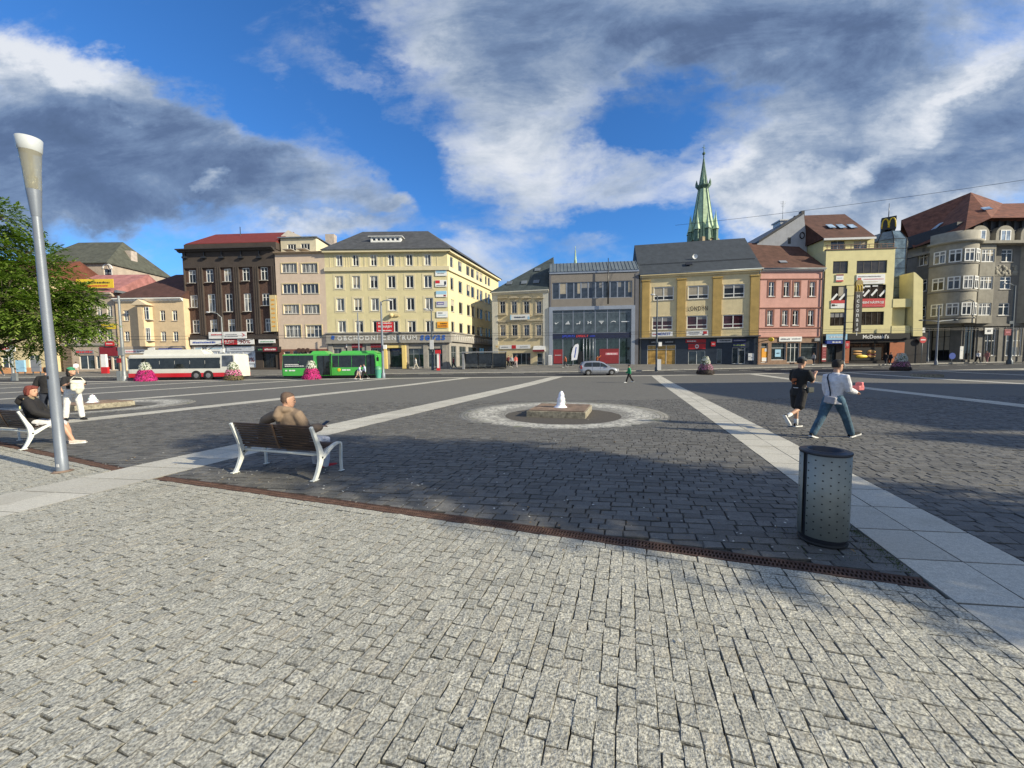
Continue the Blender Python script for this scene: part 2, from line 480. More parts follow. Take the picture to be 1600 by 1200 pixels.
# dark setts, rows along E2
cells = []
a = 1.0
bounds = sorted([x for st in STRIPES for x in st])
segs = []
for i in range(len(STRIPES) - 1):
    segs.append((STRIPES[i][1] / kb, STRIPES[i + 1][0] / kb))
while a < 28:
    w = rs.uniform(.12, .145)
    for (b0, b1) in segs:
        if b1 < -30 or b0 > 30: continue
        b_ = b0 + rs.uniform(-.15, 0)
        off = rs.uniform(-.008, .008)
        while b_ < b1 - .03:
            l = rs.uniform(.14, .29)
            e = min(b_ + l, b1)
            if b1 - e < .07: e = b1
            s_ = max(b_, b0)
            xm, ym = world2(a + w / 2, (s_ + e) / 2)
            if .8 < ym < YFAR and abs(xm) < ym * 1.36 + 3.2 and e - s_ > .03:
                lim = [dr(s_ * kb) + .165 - s_ * ks, dr(e * kb) + .165 - e * ks]
                if xm < -6 : # left drain piece is set a little further away and slightly turned
                    t_ = (s_ + e) / 2 * kb
                    if t_ < -8.15:
                        lim = [DRS + .165 + .30 + (-tt_ * kb - 8.15) * .125 - tt_ * ks for tt_ in (s_, e)]
                if all(math.hypot(xm - fx, ym - fy) > 3.05 for fx, fy in FOUNT):
                    a00 = max(a + off, lim[0]); a01 = max(a + off, lim[1])
                    a1 = a + w + off
                    if a1 - a00 > .03 and a1 - a01 > .03:
                        cells.append([world2(a00, s_), world2(a01, e), world2(a1, e), world2(a1, s_)])
            b_ = e
    a += w
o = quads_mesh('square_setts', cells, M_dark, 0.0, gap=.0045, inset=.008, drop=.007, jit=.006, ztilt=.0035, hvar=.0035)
tag(o, 'dark grey stone setts laid in rows across the square', None, None, 'structure')
# light setts: long rows along D1
cells = []
def lightzone(t0, t1, smax):
    t = t1
    while t > t0 + .02:
        w = rs.uniform(.088, .108)
        tt = max(t - w, t0)
        s = -.6 + rs.uniform(-.1, 0)
        while s < smax(t) - .02:
            l = rs.uniform(.08, .12) if rs.random() < .6 else rs.uniform(.12, .18)
            e = min(s + l, smax(t))
            if smax(t) - e < .05: e = smax(t)
            q = []
            for (ss, t2) in ((s, tt), (s, t), (e, t), (e, tt)):
                q.append((D1.x * ss + D2.x * t2, D1.y * ss + D2.y * t2))
            xm = sum(p[0] for p in q) / 4; ym = sum(p[1] for p in q) / 4
            if ym > 1.0 and abs(xm) < ym * 1.36 + 2.5 and math.hypot(xm + 7.27, ym - 6.2) > .0:
                cells.append(q)
            s = e
        t = tt
sm = lambda t: dr(t) - .12
lightzone(-6.95, 2.22, sm)
sm2 = lambda t: DRS + .30 + (-t - 8.15) * .125 - .12
lightzone(-24, -8.15, sm2)
lightzone(3.2, 10.5, sm)
# border course beside the drain
t = 2.2
while t > -24:
    l = rs.uniform(.16, .24)
    if not (-8.15 < t < -6.95) and not (-8.15 < t - l < -6.95):
        s0 = dr(t) - .115 if t > -7 else sm2(t) + .005
        s1 = s0 + .11
        s0b = dr(t - l) - .115 if t > -7 else sm2(t - l) + .005
        q = [(D1.x * s + D2.x * tt, D1.y * s + D2.y * tt) for s, tt in ((s0b, t - l), (s0, t), (s1, t), (s0b + .11, t - l))]
        if q[0][1] > 1 : cells.append(q)
    t -= l
o = quads_mesh('pale_setts', cells, M_light, 0.0, gap=.002, inset=.0045, drop=.006, jit=.005, ztilt=.0028, hvar=.0015)
tag(o, 'pale grey cleft granite setts in the foreground', None, None, 'structure')
# pale slab stripes
cells = []
def slabs(t0, t1, s0, s1, ncol, l0, l1):
    w = (t1 - t0) / ncol / kb
    for cidx in range(ncol):
        s = s0
        b0 = t0 / kb + cidx * w
        r_ = random.Random(int(t0 * 10) + 5)
        while s < s1:
            l = r_.uniform(l0, l1)
            a0 = s; a1 = s + l
            q = [world2(a0 , b0), world2(a0, b0 + w), world2(a1, b0 + w), world2(a1, b0)]
            ym = (q[0][1] + q[2][1]) / 2; xm = (q[0][0] + q[2][0]) / 2
            if 0.2 < ym < YSQ + .3 + max(0, xm - 15) * .11 and abs(xm) < ym * 1.4 + 8: cells.append(q)
            s += l
for (t0, t1) in STRIPES:
    near = t0 in (2.22, -8.15)
    slabs(t0, t1, -4 if near else 2, 75, 2, .62 if near else .8, .66 if near else .84)
o = quads_mesh('slab_stripes', cells, M_slab, .002, gap=.007, inset=.005, drop=.006, jit=.002, ztilt=.0015, hvar=.0015)
tag(o, 'pale granite slab stripes crossing the square', None, None, 'structure')

# base terrain + far paving + road + pavement
def mat_far():
    m = bpy.data.materials.new('far setts'); m.use_nodes = True
    nt = m.node_tree; b = NB(nt); p = nt.nodes['Principled BSDF']
    tc = nt.nodes.new('ShaderNodeTexCoord'); o = tc.outputs['Object']
    mp = nt.nodes.new('ShaderNodeMapping'); nt.links.new(o, mp.inputs[0]); mp.inputs['Rotation'].default_value = (0, 0, R(8)); mp.inputs['Scale'].default_value = (1, 1.6, 1)
    f = b.noise(mp.outputs[0], 5.5, 5, .7); g = b.noise(o, .25, 4, .6)
    c = b.ramp(f, [(.3, (.10, .098, .09)), (.7, (.165, .160, .146))])
    c = b.mix(b.lin(g, .3, .7, 0, .3), c, (.165, .16, .142))
    nt.links.new(c, p.inputs['Base Color']); p.inputs['Roughness'].default_value = .85
    p.inputs['Specular IOR Level'].default_value = .25
    bn = nt.nodes.new('ShaderNodeBump'); bn.inputs['Strength'].default_value = .55; bn.inputs['Distance'].default_value = .03
    nt.links.new(b.noise(mp.outputs[0], 7, 3, .6), bn.inputs['Height']); nt.links.new(bn.outputs[0], p.inputs['Normal'])
    return m
def sheet(name, x0, x1, y0, y1, dz, m_, label, step=.5, xs=None, shear=0):
    ys = list(np.arange(y0, min(y1, 64), step)) + ([y1] if y1 <= 64 else [64, y1])
    xs = xs or [x0, x1]
    xs = [x0, 15, x1] if shear else xs
    mb = MB()
    sh = lambda x, y: y + (max(0, x - 15) * .11 * ((y - y0) / (y1 - y0) if shear == 3 else 1) if (shear and x > 15) else 0)
    xs = [x0] + list(range(15, 80, 5)) + [x1] if shear else xs
    v = [(x, sh(x, y), gz(sh(x, y)) + dz) for y in ys for x in xs]
    n = len(xs)
    mb.add(v, [(i * n + k, i * n + k + 1, (i + 1) * n + k + 1, (i + 1) * n + k) for i in range(len(ys) - 1) for k in range(n - 1)])
    return tag(mb.build(name, m_), label, None, None, 'structure')
M_soil = mat('joint sand', (.075, .066, .055), .95, .25, 20, .5, 120)
M_asph = mat('asphalt', (.052, .053, .056), .9, .18, 2.0, .4, 90, spec=.3)
M_pave = mat('pavement concrete', (.16, .155, .145), .9, .15, 1.2, .3, 30, spec=.3, var2=.4)
M_kerb = mat('kerb granite', (.34, .33, .30), .8, .15, 4)
M_paint = mat('road paint', (.62, .62, .58), .8, .15, 6, var2=.3)
sheet('ground', -900, 900, -120, 1400, -.022, M_soil, 'sandy ground below the paving')
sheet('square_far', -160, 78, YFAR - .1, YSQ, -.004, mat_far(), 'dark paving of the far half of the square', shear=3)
sheet('edge_strip', -160, 78, YSQ, 42.9, .002, M_slab, 'pale strip of slabs along the far edge of the square', shear=1)
sheet('road', -300, 78, 42.9, 51.0, -.012, M_asph, 'grey asphalt street behind the square', shear=1)
mb = MB()
for k in range(-60, 60):
    x = k * 3.0
    y = 49.0 + max(0, x - 15) * .11
    if x > 75: break
    mb.add([(x, y, gz(y) - .006), (x + 1.5, y, gz(y) - .006), (x + 1.5, y + .14, gz(y + .14) - .006), (x, y + .14, gz(y + .14) - .006)], [(0, 1, 2, 3)])
tag(mb.build('road_markings', M_paint), 'dashed white lane line painted on the street', None, None, 'structure')
mb = MB(); mb.box(-300, 51.0, gz(51) - .1, 15, 51.25, gz(51) + .11)
for x in range(15, 78, 3):
    y0_, y1_ = 51 + (x - 15) * .11, 51 + (x - 12) * .11
    z0_, z1_ = gz(y0_), gz(y1_)
    mb.add([(x, y0_, z0_ - .1), (x + 3, y1_, z1_ - .1), (x + 3, y1_ + .25, z1_ - .1), (x, y0_ + .25, z0_ - .1), (x, y0_, z0_ + .11), (x + 3, y1_, z1_ + .11), (x + 3, y1_ + .25, z1_ + .11), (x, y0_ + .25, z0_ + .11)], [(4, 5, 6, 7), (0, 1, 5, 4), (2, 3, 7, 6)])
tag(mb.build('kerb', M_kerb), 'granite kerb along the far pavement', None, None, 'structure')
sheet('pavement', -300, 78, 51.25, 90, .10, M_pave, 'grey pavement in front of the buildings', shear=1)

# ---- drain grates
M_rust = mat('rusted iron', (.10, .060, .047), .8, .3, 12, .5, 200, metal=.1, spec=.3)
def drain(name, t0, t1, fs0, label):
    n0 = Vector((D1.x * fs0(t0) + D2.x * t0, D1.y * fs0(t0) + D2.y * t0)); n1 = Vector((D1.x * fs0(t1) + D2.x * t1, D1.y * fs0(t1) + D2.y * t1))
    L = (n1 - n0).length; ang = math.atan2(n1.y - n0.y, n1.x - n0.x)
    e = empty(name, (n0.x, n0.y, 0), ang, label, 'drain')
    fr = MB()
    for y0, y1 in ((0, .014), (.146, .16)): fr.box(0, y0, -.02, L, y1, .002)
    fr.build('drain_frame', M_rust, e)
    g = MB()
    for y0, y1 in ((.016, .026), (.074, .086), (.134, .144)): g.box(0, y0, -.015, L, y1, -.0005)
    x = .01
    while x < L - .03:
        for ya, yb in ((.026, .074), (.086, .134)):
            g.add([(x, ya, -.012), (x + .013, ya, -.012), (x + .023, yb, -.012), (x + .01, yb, -.012), (x, ya, -.001), (x + .013, ya, -.001), (x + .023, yb, -.001), (x + .01, yb, -.001)],
                  [(4, 5, 6, 7), (0, 1, 5, 4), (1, 2, 6, 5), (2, 3, 7, 6), (3, 0, 4, 7)])
        x += .03
    g.build('grating', M_rust, e)
drain('drain_grate', -6.93, 2.2, dr, 'long rusty slotted drain grate between the pale and the dark setts, right of the lamp')
drain('drain_grate', -22, -8.17, lambda t: DRS + .30 + (-t - 8.15) * .125, 'rusty drain grate running past the lamp post foot towards the left bench')

# ---- litter and little leaves on the setts (countless)
mb = MB(); r_ = random.Random(5)
for i in range(420):
    t = r_.uniform(-9, 2); s = dr(t) + .2 + abs(r_.gauss(0, .7)) if i % 3 else r_.uniform(.9, 12)
    if i % 7 == 0: t = r_.uniform(-9, 2); s = r_.uniform(4, 9)
    x = D1.x * s + D2.x * t; y = D1.y * s + D2.y * t
    if y < 1: continue
    a0 = r_.uniform(0, 6.28); l = r_.uniform(.006, .02); w = l * r_.uniform(.3, .9); z = gz(y) + .010
    mb.mat(0 if r_.random() < .6 else 1)
    ca, sa = math.cos(a0), math.sin(a0)
    pts = [(x + ca * p * l - sa * q * w, y + sa * p * l + ca * q * w, z + r_.uniform(0, .006)) for p, q in ((-1, 0), (0, -1), (1, 0), (0, 1))]
    mb.add(pts, [(0, 1, 2, 3)])
tag(mb.build('litter', [mat('cigarette paper', (.6, .58, .52), .8, 0), mat('fallen leaf', (.28, .17, .06), .8, .3, 30)]), 'crumbs, cigarette ends and leaf scraps strewn on the setts', 'litter', None, 'stuff')
# moss tufts in the joints by the bin
mb = MB()
for i in range(900):
    k = r_.random()
    if k < .7: t = 2.2 - abs(r_.gauss(0, .05)); s = dr(2.2) + .2 + r_.uniform(0, 1.1)
    else: t = 2.1 - abs(r_.gauss(0, .5)); s = dr(2.2) + .3 + abs(r_.gauss(0, .35))
    x = D1.x * s + D2.x * t; y = D1.y * s + D2.y * t
    a0 = r_.uniform(0, 6.28); h = r_.uniform(.006, .02)
    mb.add([(x, y, -.01), (x + .008 * math.cos(a0), y + .008 * math.sin(a0), -.01), (x + r_.uniform(-.01, .01), y + r_.uniform(-.01, .01), h)], [(0, 1, 2)])
tag(mb.build('moss', mat('moss', (.07, .10, .03), .9, .3, 30)), 'green moss and grass in the joints beside the litter bin', 'moss', None, 'stuff')

# ---- fountains
M_lime = None
def mat_basin():
    m = bpy.data.materials.new('fountain basin setts'); m.use_nodes = True
    nt = m.node_tree; b = NB(nt); p = nt.nodes['Principled BSDF']
    tc = nt.nodes.new('ShaderNodeTexCoord'); o = tc.outputs['Object']
    x, y, z = b.sep(o)
    r = b.math('SQRT', b.add(b.mul(x, x), b.mul(y, y)))
    n = b.noise(o, 2.2, 6, .7); nn = b.noise(o, 7, 6, .8)
    rr = b.add(r, b.mul(b.math('SUBTRACT', n, .5), 1.3))
    ring = b.mul(b.smooth(rr, 1.95, 2.5), b.smooth(rr, 3.2, 2.7))
    lime = b.mul(ring, b.smooth(b.add(b.mul(nn, .7), b.mul(n, .3)), .44, .55, .05, 1))
    # concentric sett courses
    cc = b.math('FRACT', b.mul(r, 9.0))
    an = b.math('FRACT', b.mul(b.math('ARCTAN2', y, x), b.mul(b.math('FLOOR', b.mul(r, 9.0)), 1.1)))
    j = b.math('MAXIMUM', b.smooth(b.math('ABSOLUTE', b.math('SUBTRACT', cc, .5)), .40, .49), b.mul(b.smooth(b.math('ABSOLUTE', b.math('SUBTRACT', an, .5)), .42, .49), .8))
    c = b.ramp(nn, [(.3, (.19, .18, .16)), (.7, (.31, .30, .265))])
    c = b.mix(b.mul(j, .75), c, (.045, .043, .04))
    c = b.mix(b.mul(b.smooth(n, .5, .7), b.smooth(r, 1.5, 2.6)), c, (.16, .17, .09))
    c = b.mix(lime, c, (.60, .58, .51))
    nt.links.new(c, p.inputs['Base Color']); p.inputs['Roughness'].default_value = .7
    bn = nt.nodes.new('ShaderNodeBump'); bn.inputs['Strength'].default_value = .8; bn.inputs['Distance'].default_value = .03
    nt.links.new(b.math('SUBTRACT', b.mul(nn, .3), j), bn.inputs['Height']); nt.links.new(bn.outputs[0], p.inputs['Normal'])
    return m
MBAS = mat_basin()
M_bconc = mat('stained fountain stone', (.30, .27, .20), .85, .5, 7, .6, 40, streak=.8, var2=.7)
M_bgrate = mat('brown fountain grate', (.19, .135, .10), .8, .3, 4, .3, 50)
M_water = bpy.data.materials.new('foaming water'); M_water.use_nodes = True
_p = M_water.node_tree.nodes['Principled BSDF']; _p.inputs['Base Color'].default_value = (.9, .92, .94, 1); _p.inputs['Roughness'].default_value = .25
_p.inputs['Subsurface Weight'].default_value = .3
def fountain(cx, cy, label, k, jet_h):
    z = gz(cy)
    e = empty('fountain', (cx, cy, z), 0, label, 'fountain', 'flat fountains of the square')
    # basin: shallow dish
    mb = MB(); prof = [(.01, -.05), (.8, -.05), (1.6, -.03), (2.4, .0), (3.0, .012), (3.35, .014), (3.42, -.02)]
    mb.lathe(prof, 64)
    # outside ring follows terrain closely
    mb.build('basin', MBAS, e)
    mb = MB()
    th = math.atan2(D2.y, D2.x)
    rot = Matrix.Rotation(th, 4, 'Z')
    hx, hy = .93, .98
    def tr(mbx):
        mbx.v = [tuple(rot @ Vector(p)) for p in mbx.v]; return mbx
    mb.box(-hx, -hy, -.05, hx, hy, .175)
    tr(mb).build('plinth', M_bconc, e, bevel=.015)
    mb = MB()
    for i in range(34):
        x = -hx + .07 + i * (2 * hx - .14) / 33
        mb.box(x - .017, -hy + .07, .178, x + .017, hy - .07, .20)
    mb.box(-hx + .05, -hy + .05, .178, hx - .05, -hy + .09, .205); mb.box(-hx + .05, hy - .09, .178, hx - .05, hy - .05, .205)
    tr(mb).build('grate', M_bgrate, e)
    mb = MB(); r2 = random.Random(k)
    pr = []
    n = 16
    for i in range(n + 1):
        f = i / n
        rad = .105 * (1 - f ** 3) ** .6 * (1 + .1 * math.sin(f * 17)) + .035 * (1 - f) + .004
        if f < .1: rad += .1 * (.1 - f) / .1
        pr.append((max(rad, .003), .19 + f * jet_h))
    mb.lathe(pr, 14)
    mb.v = [(p[0] + r2.uniform(-.012, .012) + .05 * (p[2] - .28), p[1] + r2.uniform(-.012, .012), p[2]) for p in mb.v]
    for i in range(160):
        a0 = r2.uniform(0, 6.28); q = r2.random() ** 2; hh = r2.random()
        mb.ball((math.cos(a0) * (.05 + q * .13) + .03, math.sin(a0) * (.05 + q * .13), .25 + (1 - q) * jet_h * hh * .8), r2.uniform(.004, .013), 5, 4)
    mb.build('water_jet', M_water, e)
fountain(FOUNT[0][0], FOUNT[0][1], 'square fountain block with white jet inside a lime-white ring, mid-square', 1, .55)
fountain(FOUNT[1][0], FOUNT[1][1], 'low fountain block behind the woman in white trousers at the left', 2, .34)
# ================================================================ BUILDING TOOLKIT
M_white = mat('white window frame', (.72, .72, .69), .5, .06, 3)
M_brownf = mat('dark window frame', (.05, .04, .035), .5, .1, 3)
M_greyf = mat('grey metal frame', (.34, .36, .38), .4, .06, 3, metal=.5)
G_dark = glass('window glass dark', (.016, .018, .02), .08, .35)
G_blue = glass('window glass blue', (.028, .038, .055), .05, .6)
G_curt = glass('window glass curtained', (.03, .03, .03), .08, .6, .7)
G_shop = glass('shop glass', (.03, .04, .045), .03, .7)
M_stone = mat('grey cladding stone', (.27, .255, .23), .8, .12, 2, .2, 40, streak=.3)
M_sill = mat('pale sill', (.42, .40, .36), .8, .1, 3)
M_zinc = mat('zinc sheet', (.19, .215, .235), .45, .12, .7, metal=.4, streak=.2)
M_black = mat('black sheet', (.018, .018, .02), .4, .1, 2)
M_chim = mat('plastered chimney', (.42, .36, .31), .9, .15, 2, streak=.4)

def roof_mat(name, col, sx=1.1, sz=2.6, metal=0.0, var=.2):
    if name in MATS: return MATS[name]
    m = mat(name, col, .85, var, 1.2, 0, streak=.35, metal=metal, spec=.3)
    nt = m.node_tree; b = NB(nt); p = nt.nodes['Principled BSDF']
    br = nt.nodes.new('ShaderNodeTexNoise'); br.inputs['Scale'].default_value = 9
    tc = nt.nodes.new('ShaderNodeTexCoord')
    w = nt.nodes.new('ShaderNodeTexWave'); w.wave_type = 'BANDS'; w.bands_direction = 'Z'; w.inputs['Scale'].default_value = sz
    w.inputs['Distortion'].default_value = .6
    nt.links.new(tc.outputs['Object'], w.inputs['Vector'])
    bn = nt.nodes.new('ShaderNodeBump'); bn.inputs['Strength'].default_value = .5; bn.inputs['Distance'].default_value = .05
    nt.links.new(b.add(w.outputs['Fac'], b.mul(br.outputs['Fac'], .4)), bn.inputs['Height']); nt.links.new(bn.outputs[0], p.inputs['Normal'])
    return m

class Fac:
    """a building whose front stands between two ground points; local x along the front, y inwards, z up"""
    def __init__(s, name, label, xl, dl, xr, dr, cat='building', zb=None):
        a, b = gpt(xl, dl), gpt(xr, dr)
        z = min(a.z, b.z) + .1 if zb is None else zb
        s.ang = math.atan2(b.y - a.y, b.x - a.x)
        s.W = math.hypot(b.x - a.x, b.y - a.y)
        s.o = Vector((a.x, a.y, z))
        s.root = empty(name, s.o, s.ang, label, cat)
        s.ux = Vector((math.cos(s.ang), math.sin(s.ang), 0)); s.uy = Vector((-math.sin(s.ang), math.cos(s.ang), 0))
        s.holes = []; s.wins = []
    def uv(s, px, py, y=0.0):
        r = ray(px, py); o = s.o + s.uy * y
        t = (o - EYE).dot(s.uy) / r.dot(s.uy)
        p = EYE + r * t - s.o
        return p.dot(s.ux), p.z
    def w(s, u, v, y=0.0): return s.o + s.ux * u + s.uy * y + Vector((0, 0, v))
    def rect(s, x0, x1, y0, y1, y=0.0):
        ym = (y0 + y1) / 2; xm = (x0 + x1) / 2
        return s.uv(x0, ym, y)[0], s.uv(x1, ym, y)[0], s.uv(xm, y1, y)[1], s.uv(xm, y0, y)[1]
    def height(s, px, py): return s.uv(px, py)[1]

def wall_panel(mb, W, H, holes, depth=.18, z0=0.0, x0=0.0, y=0.0):
    """front wall sheet at local y with real openings and reveals"""
    hs = [h for h in holes if h[1] > x0 and h[0] < W and h[3] > z0 and h[2] < H]
    hs = [(max(a, x0), min(b, W), max(c, z0), min(d, H)) for a, b, c, d in hs]
    xs = sorted(set([x0, W] + [round(v, 4) for h in hs for v in h[:2]])); zs = sorted(set([z0, H] + [round(v, 4) for h in hs for v in h[2:]]))
    for i in range(len(xs) - 1):
        for j in range(len(zs) - 1):
            cx, cz = (xs[i] + xs[i + 1]) / 2, (zs[j] + zs[j + 1]) / 2
            if any(h[0] < cx < h[1] and h[2] < cz < h[3] for h in hs): continue
            mb.add([(xs[i], y, zs[j]), (xs[i + 1], y, zs[j]), (xs[i + 1], y, zs[j + 1]), (xs[i], y, zs[j + 1])], [(0, 1, 2, 3)])
    for a, b, c, d in hs:
        v = [(a, y, c), (b, y, c), (b, y, d), (a, y, d), (a, y + depth, c), (b, y + depth, c), (b, y + depth, d), (a, y + depth, d)]
        mb.add(v, [(1, 0, 4, 5), (2, 1, 5, 6), (3, 2, 6, 7), (0, 3, 7, 4)])
def body(F, H, holes, m, depth=11.0, rev=.18, x0=0.0, x1=None, y=0.0, name='wall', z0=-.3):
    W = x1 if x1 is not None else F.W
    mb = MB(); wall_panel(mb, W, H, holes, rev, z0, x0, y)
    v = [(x0, y, z0), (W, y, z0), (W, y, H), (x0, y, H), (x0, depth, z0), (W, depth, z0), (W, depth, H), (x0, depth, H)]
    mb.add(v, [(4, 0, 3, 7), (1, 5, 6, 2), (5, 4, 7, 6), (3, 2, 6, 7)])
    return mb.build(name, m, F.root)
def window(F, r, cols=2, trans=None, fm=None, gm=None, y=.10, fw=.07, sill=True, bars=0, name='window', arch=False, sill_m=None, parent=None):
    """r=(u0,u1,v0,v1)"""
    a, b, c, d = r
    fm = fm or M_white; gm = gm or random.Random(int(a * 97 + c * 31)).choice([G_dark, G_dark, G_blue, G_curt])
    mb = MB(); t = .05
    W, H = b - a, d - c
    o = (a, y, c)
    mb.box(0, 0, 0, fw, t, H); mb.box(W - fw, 0, 0, W, t, H); mb.box(fw, 0, 0, W - fw, t, fw); mb.box(fw, 0, H - fw, W - fw, t, H)
    zt = H - fw
    if trans:
        zz = H * trans; mb.box(fw, .003, zz - fw * .4, W - fw, t - .003, zz + fw * .4)
    for k in range(1, cols):
        x = W * k / cols; mb.box(x - fw * .5, -.004, fw, x + fw * .5, t - .006, (H * trans - fw * .4) if (trans and bars == -1) else H - fw)
    if bars and bars > 0:
        for k in range(1, bars + 1):
            z = H * k / (bars + 1); mb.box(fw, .01, z - .018, W - fw, t - .012, z + .018)
    if arch:
        # arched head: fill the corners with wall-coloured spandrels is left to the wall; here a curved frame
        pass
    wo = mb.build(name, fm, parent or F.root, o)
    g = MB(); g.add([(fw * .6, t * .6, fw * .6), (W - fw * .6, t * .6, fw * .6), (W - fw * .6, t * .6, H - fw * .6), (fw * .6, t * .6, H - fw * .6)], [(0, 1, 2, 3)])
    g.build('pane', gm, wo)
    _q = random.Random(int(a * 131 + c * 57 + W * 11))
    if H > 1.1 and W < 3.2 and name in ('window', 'oriel_window') and gm not in (G_shop,) and _q.random() < .42:
        f_ = _q.choice((.25, .35, .5, .7)); bb = MB(); zb = H - fw - (H - 2 * fw) * f_
        x0_, x1_ = (fw, W - fw) if _q.random() < .6 else ((fw, W / 2) if _q.random() < .5 else (W / 2, W - fw))
        bb.add([(x0_, t * .52, zb), (x1_, t * .52, zb), (x1_, t * .52, H - fw), (x0_, t * .52, H - fw)], [(0, 1, 2, 3)])
        bb.build('blind', mat('window blind ' + str(int(f_ * 4)), ((.30, .29, .26), (.22, .22, .22), (.36, .32, .25))[int(f_ * 4) % 3], .8, .1, 2), wo)
    if sill:
        sb = MB(); sb.box(-.06, -y - .09, -.07, W + .06, .0, -.002)
        sb.build('sill', sill_m or M_sill, wo)
    return wo
def band(F, v0, v1, out, m, name='cornice', x0=0.0, x1=None, y=0.0, ret=.0):
    x1 = F.W if x1 is None else x1
    mb = MB(); h = v1 - v0
    mb.extrude([(y + .002, v0), (y - out * .45, v0 + h * .25), (y - out * .6, v0 + h * .6), (y - out, v0 + h * .72), (y - out, v1), (y + .002, v1)], 'x', x0 - ret, x1 + ret)
    return mb.build(name, m, F.root)
def flat_band(F, v0, v1, out, m, name='string_course', x0=0.0, x1=None, y=0.0):
    x1 = F.W if x1 is None else x1
    mb = MB(); mb.box(x0, y - out, v0, x1, y + .01, v1)
    return mb.build(name, m, F.root)
def surround(F, r, m, w=.14, out=.04, y=0.0, name='window_surround', mb=None):
    a, b, c, d = r
    own = mb is None
    mb = mb or MB()
    mb.box(a - w, y - out, c - w, a, y + .01, d + w); mb.box(b, y - out, c - w, b + w, y + .01, d + w)
    mb.box(a, y - out, d, b, y + .01, d + w); mb.box(a, y - out, c - w, b, y + .01, c)
    if own: return mb.build(name, m, F.root)
def gable_roof(F, H, ridge_h, depth, m, x0=0.0, x1=None, over=.35, hipl=0.0, hipr=0.0, ridge_y=None, name='roof', front_out=.4, th=.14, H2=None):
    x1 = F.W if x1 is None else x1
    ry = depth / 2 if ridge_y is None else ridge_y
    mb = MB()
    a = [(x0 - over, -front_out, H), (x1 + over, -front_out, H), (x1 - hipr + (over if not hipr else 0), ry, H + ridge_h), (x0 + hipl - (over if not hipl else 0), ry, H + ridge_h), (x0 - over, depth + front_out, H), (x1 + over, depth + front_out, H)]
    up = [(p[0], p[1], p[2] + th) for p in a]
    mb.add(a + up, [(6, 7, 8, 9), (10, 9, 8, 11), (7, 11, 8), (6, 9, 10), (0, 1, 7, 6), (1, 5, 11, 7), (5, 4, 10, 11), (4, 0, 6, 10), (1, 0, 4, 5)])
    return mb.build(name, m, F.root)
def gutter(F, H, m, out=.45, x0=0.0, x1=None, over=.3):
    x1 = F.W if x1 is None else x1
    mb = MB(); mb.tube([(x0 - over, -out, H), (x1 + over, -out, H)], .09, 8)
    return mb.build('gutter', m, F.root)
def downpipe(F, u, H, m=None, r=.07):
    mb = MB(); mb.tube([(u, -.14, 0), (u, -.14, H - .5), (u, -.4, H - .05)], r, 8)
    return mb.build('downpipe', m or M_zinc, F.root)
def antenna(F, u, y, z, h, label=None):
    mb = MB(); mb.tube([(u, y, z - .4), (u, y, z + h)], .035, 6)
    for k in range(4): mb.tube([(u - .5 + .08 * k, y, z + h * .95 - k * .25), (u + .5 - .08 * k, y, z + h * .95 - k * .25)], .018, 5)
    return mb.build('aerial', M_zinc, F.root)
def text_mesh(name, s, m, w, h, ext=.02, sx_shear=0.0, bold=0.0, parent=None, loc=(0, 0, 0), spacing=1.0):
    """text centred on loc in the x/z plane facing -y, fitted to w x h"""
    c = bpy.data.curves.new(name, 'FONT'); c.body = s; c.align_x = 'LEFT'; c.size = 1; c.extrude = 0.0; c.offset = bold; c.shear = sx_shear; c.space_character = spacing
    c.resolution_u = 3
    t = bpy.data.objects.new(name, c); COL.objects.link(t)
    bpy.context.view_layer.update()
    me = bpy.data.meshes.new_from_object(t.evaluated_get(bpy.context.evaluated_depsgraph_get()))
    bpy.data.objects.remove(t); 
    n = len(me.vertices)
    co = np.zeros(n * 3); me.vertices.foreach_get('co', co); co = co.reshape(-1, 3)
    lo, hi = co.min(0), co.max(0)
    X = (co[:, 0] - (lo[0] + hi[0]) / 2) / max(1e-6, hi[0] - lo[0]) * w
    Z = (co[:, 1] - (lo[1] + hi[1]) / 2) / max(1e-6, hi[1] - lo[1]) * h
    out = np.stack([X, np.full(n, -ext), Z], 1)
    me.vertices.foreach_set('co', out.reshape(-1)); me.materials.clear(); me.materials.append(m); me.update()
    o = bpy.data.objects.new(name, me); COL.objects.link(o); o.location = loc
    if parent: o.parent = parent
    return o
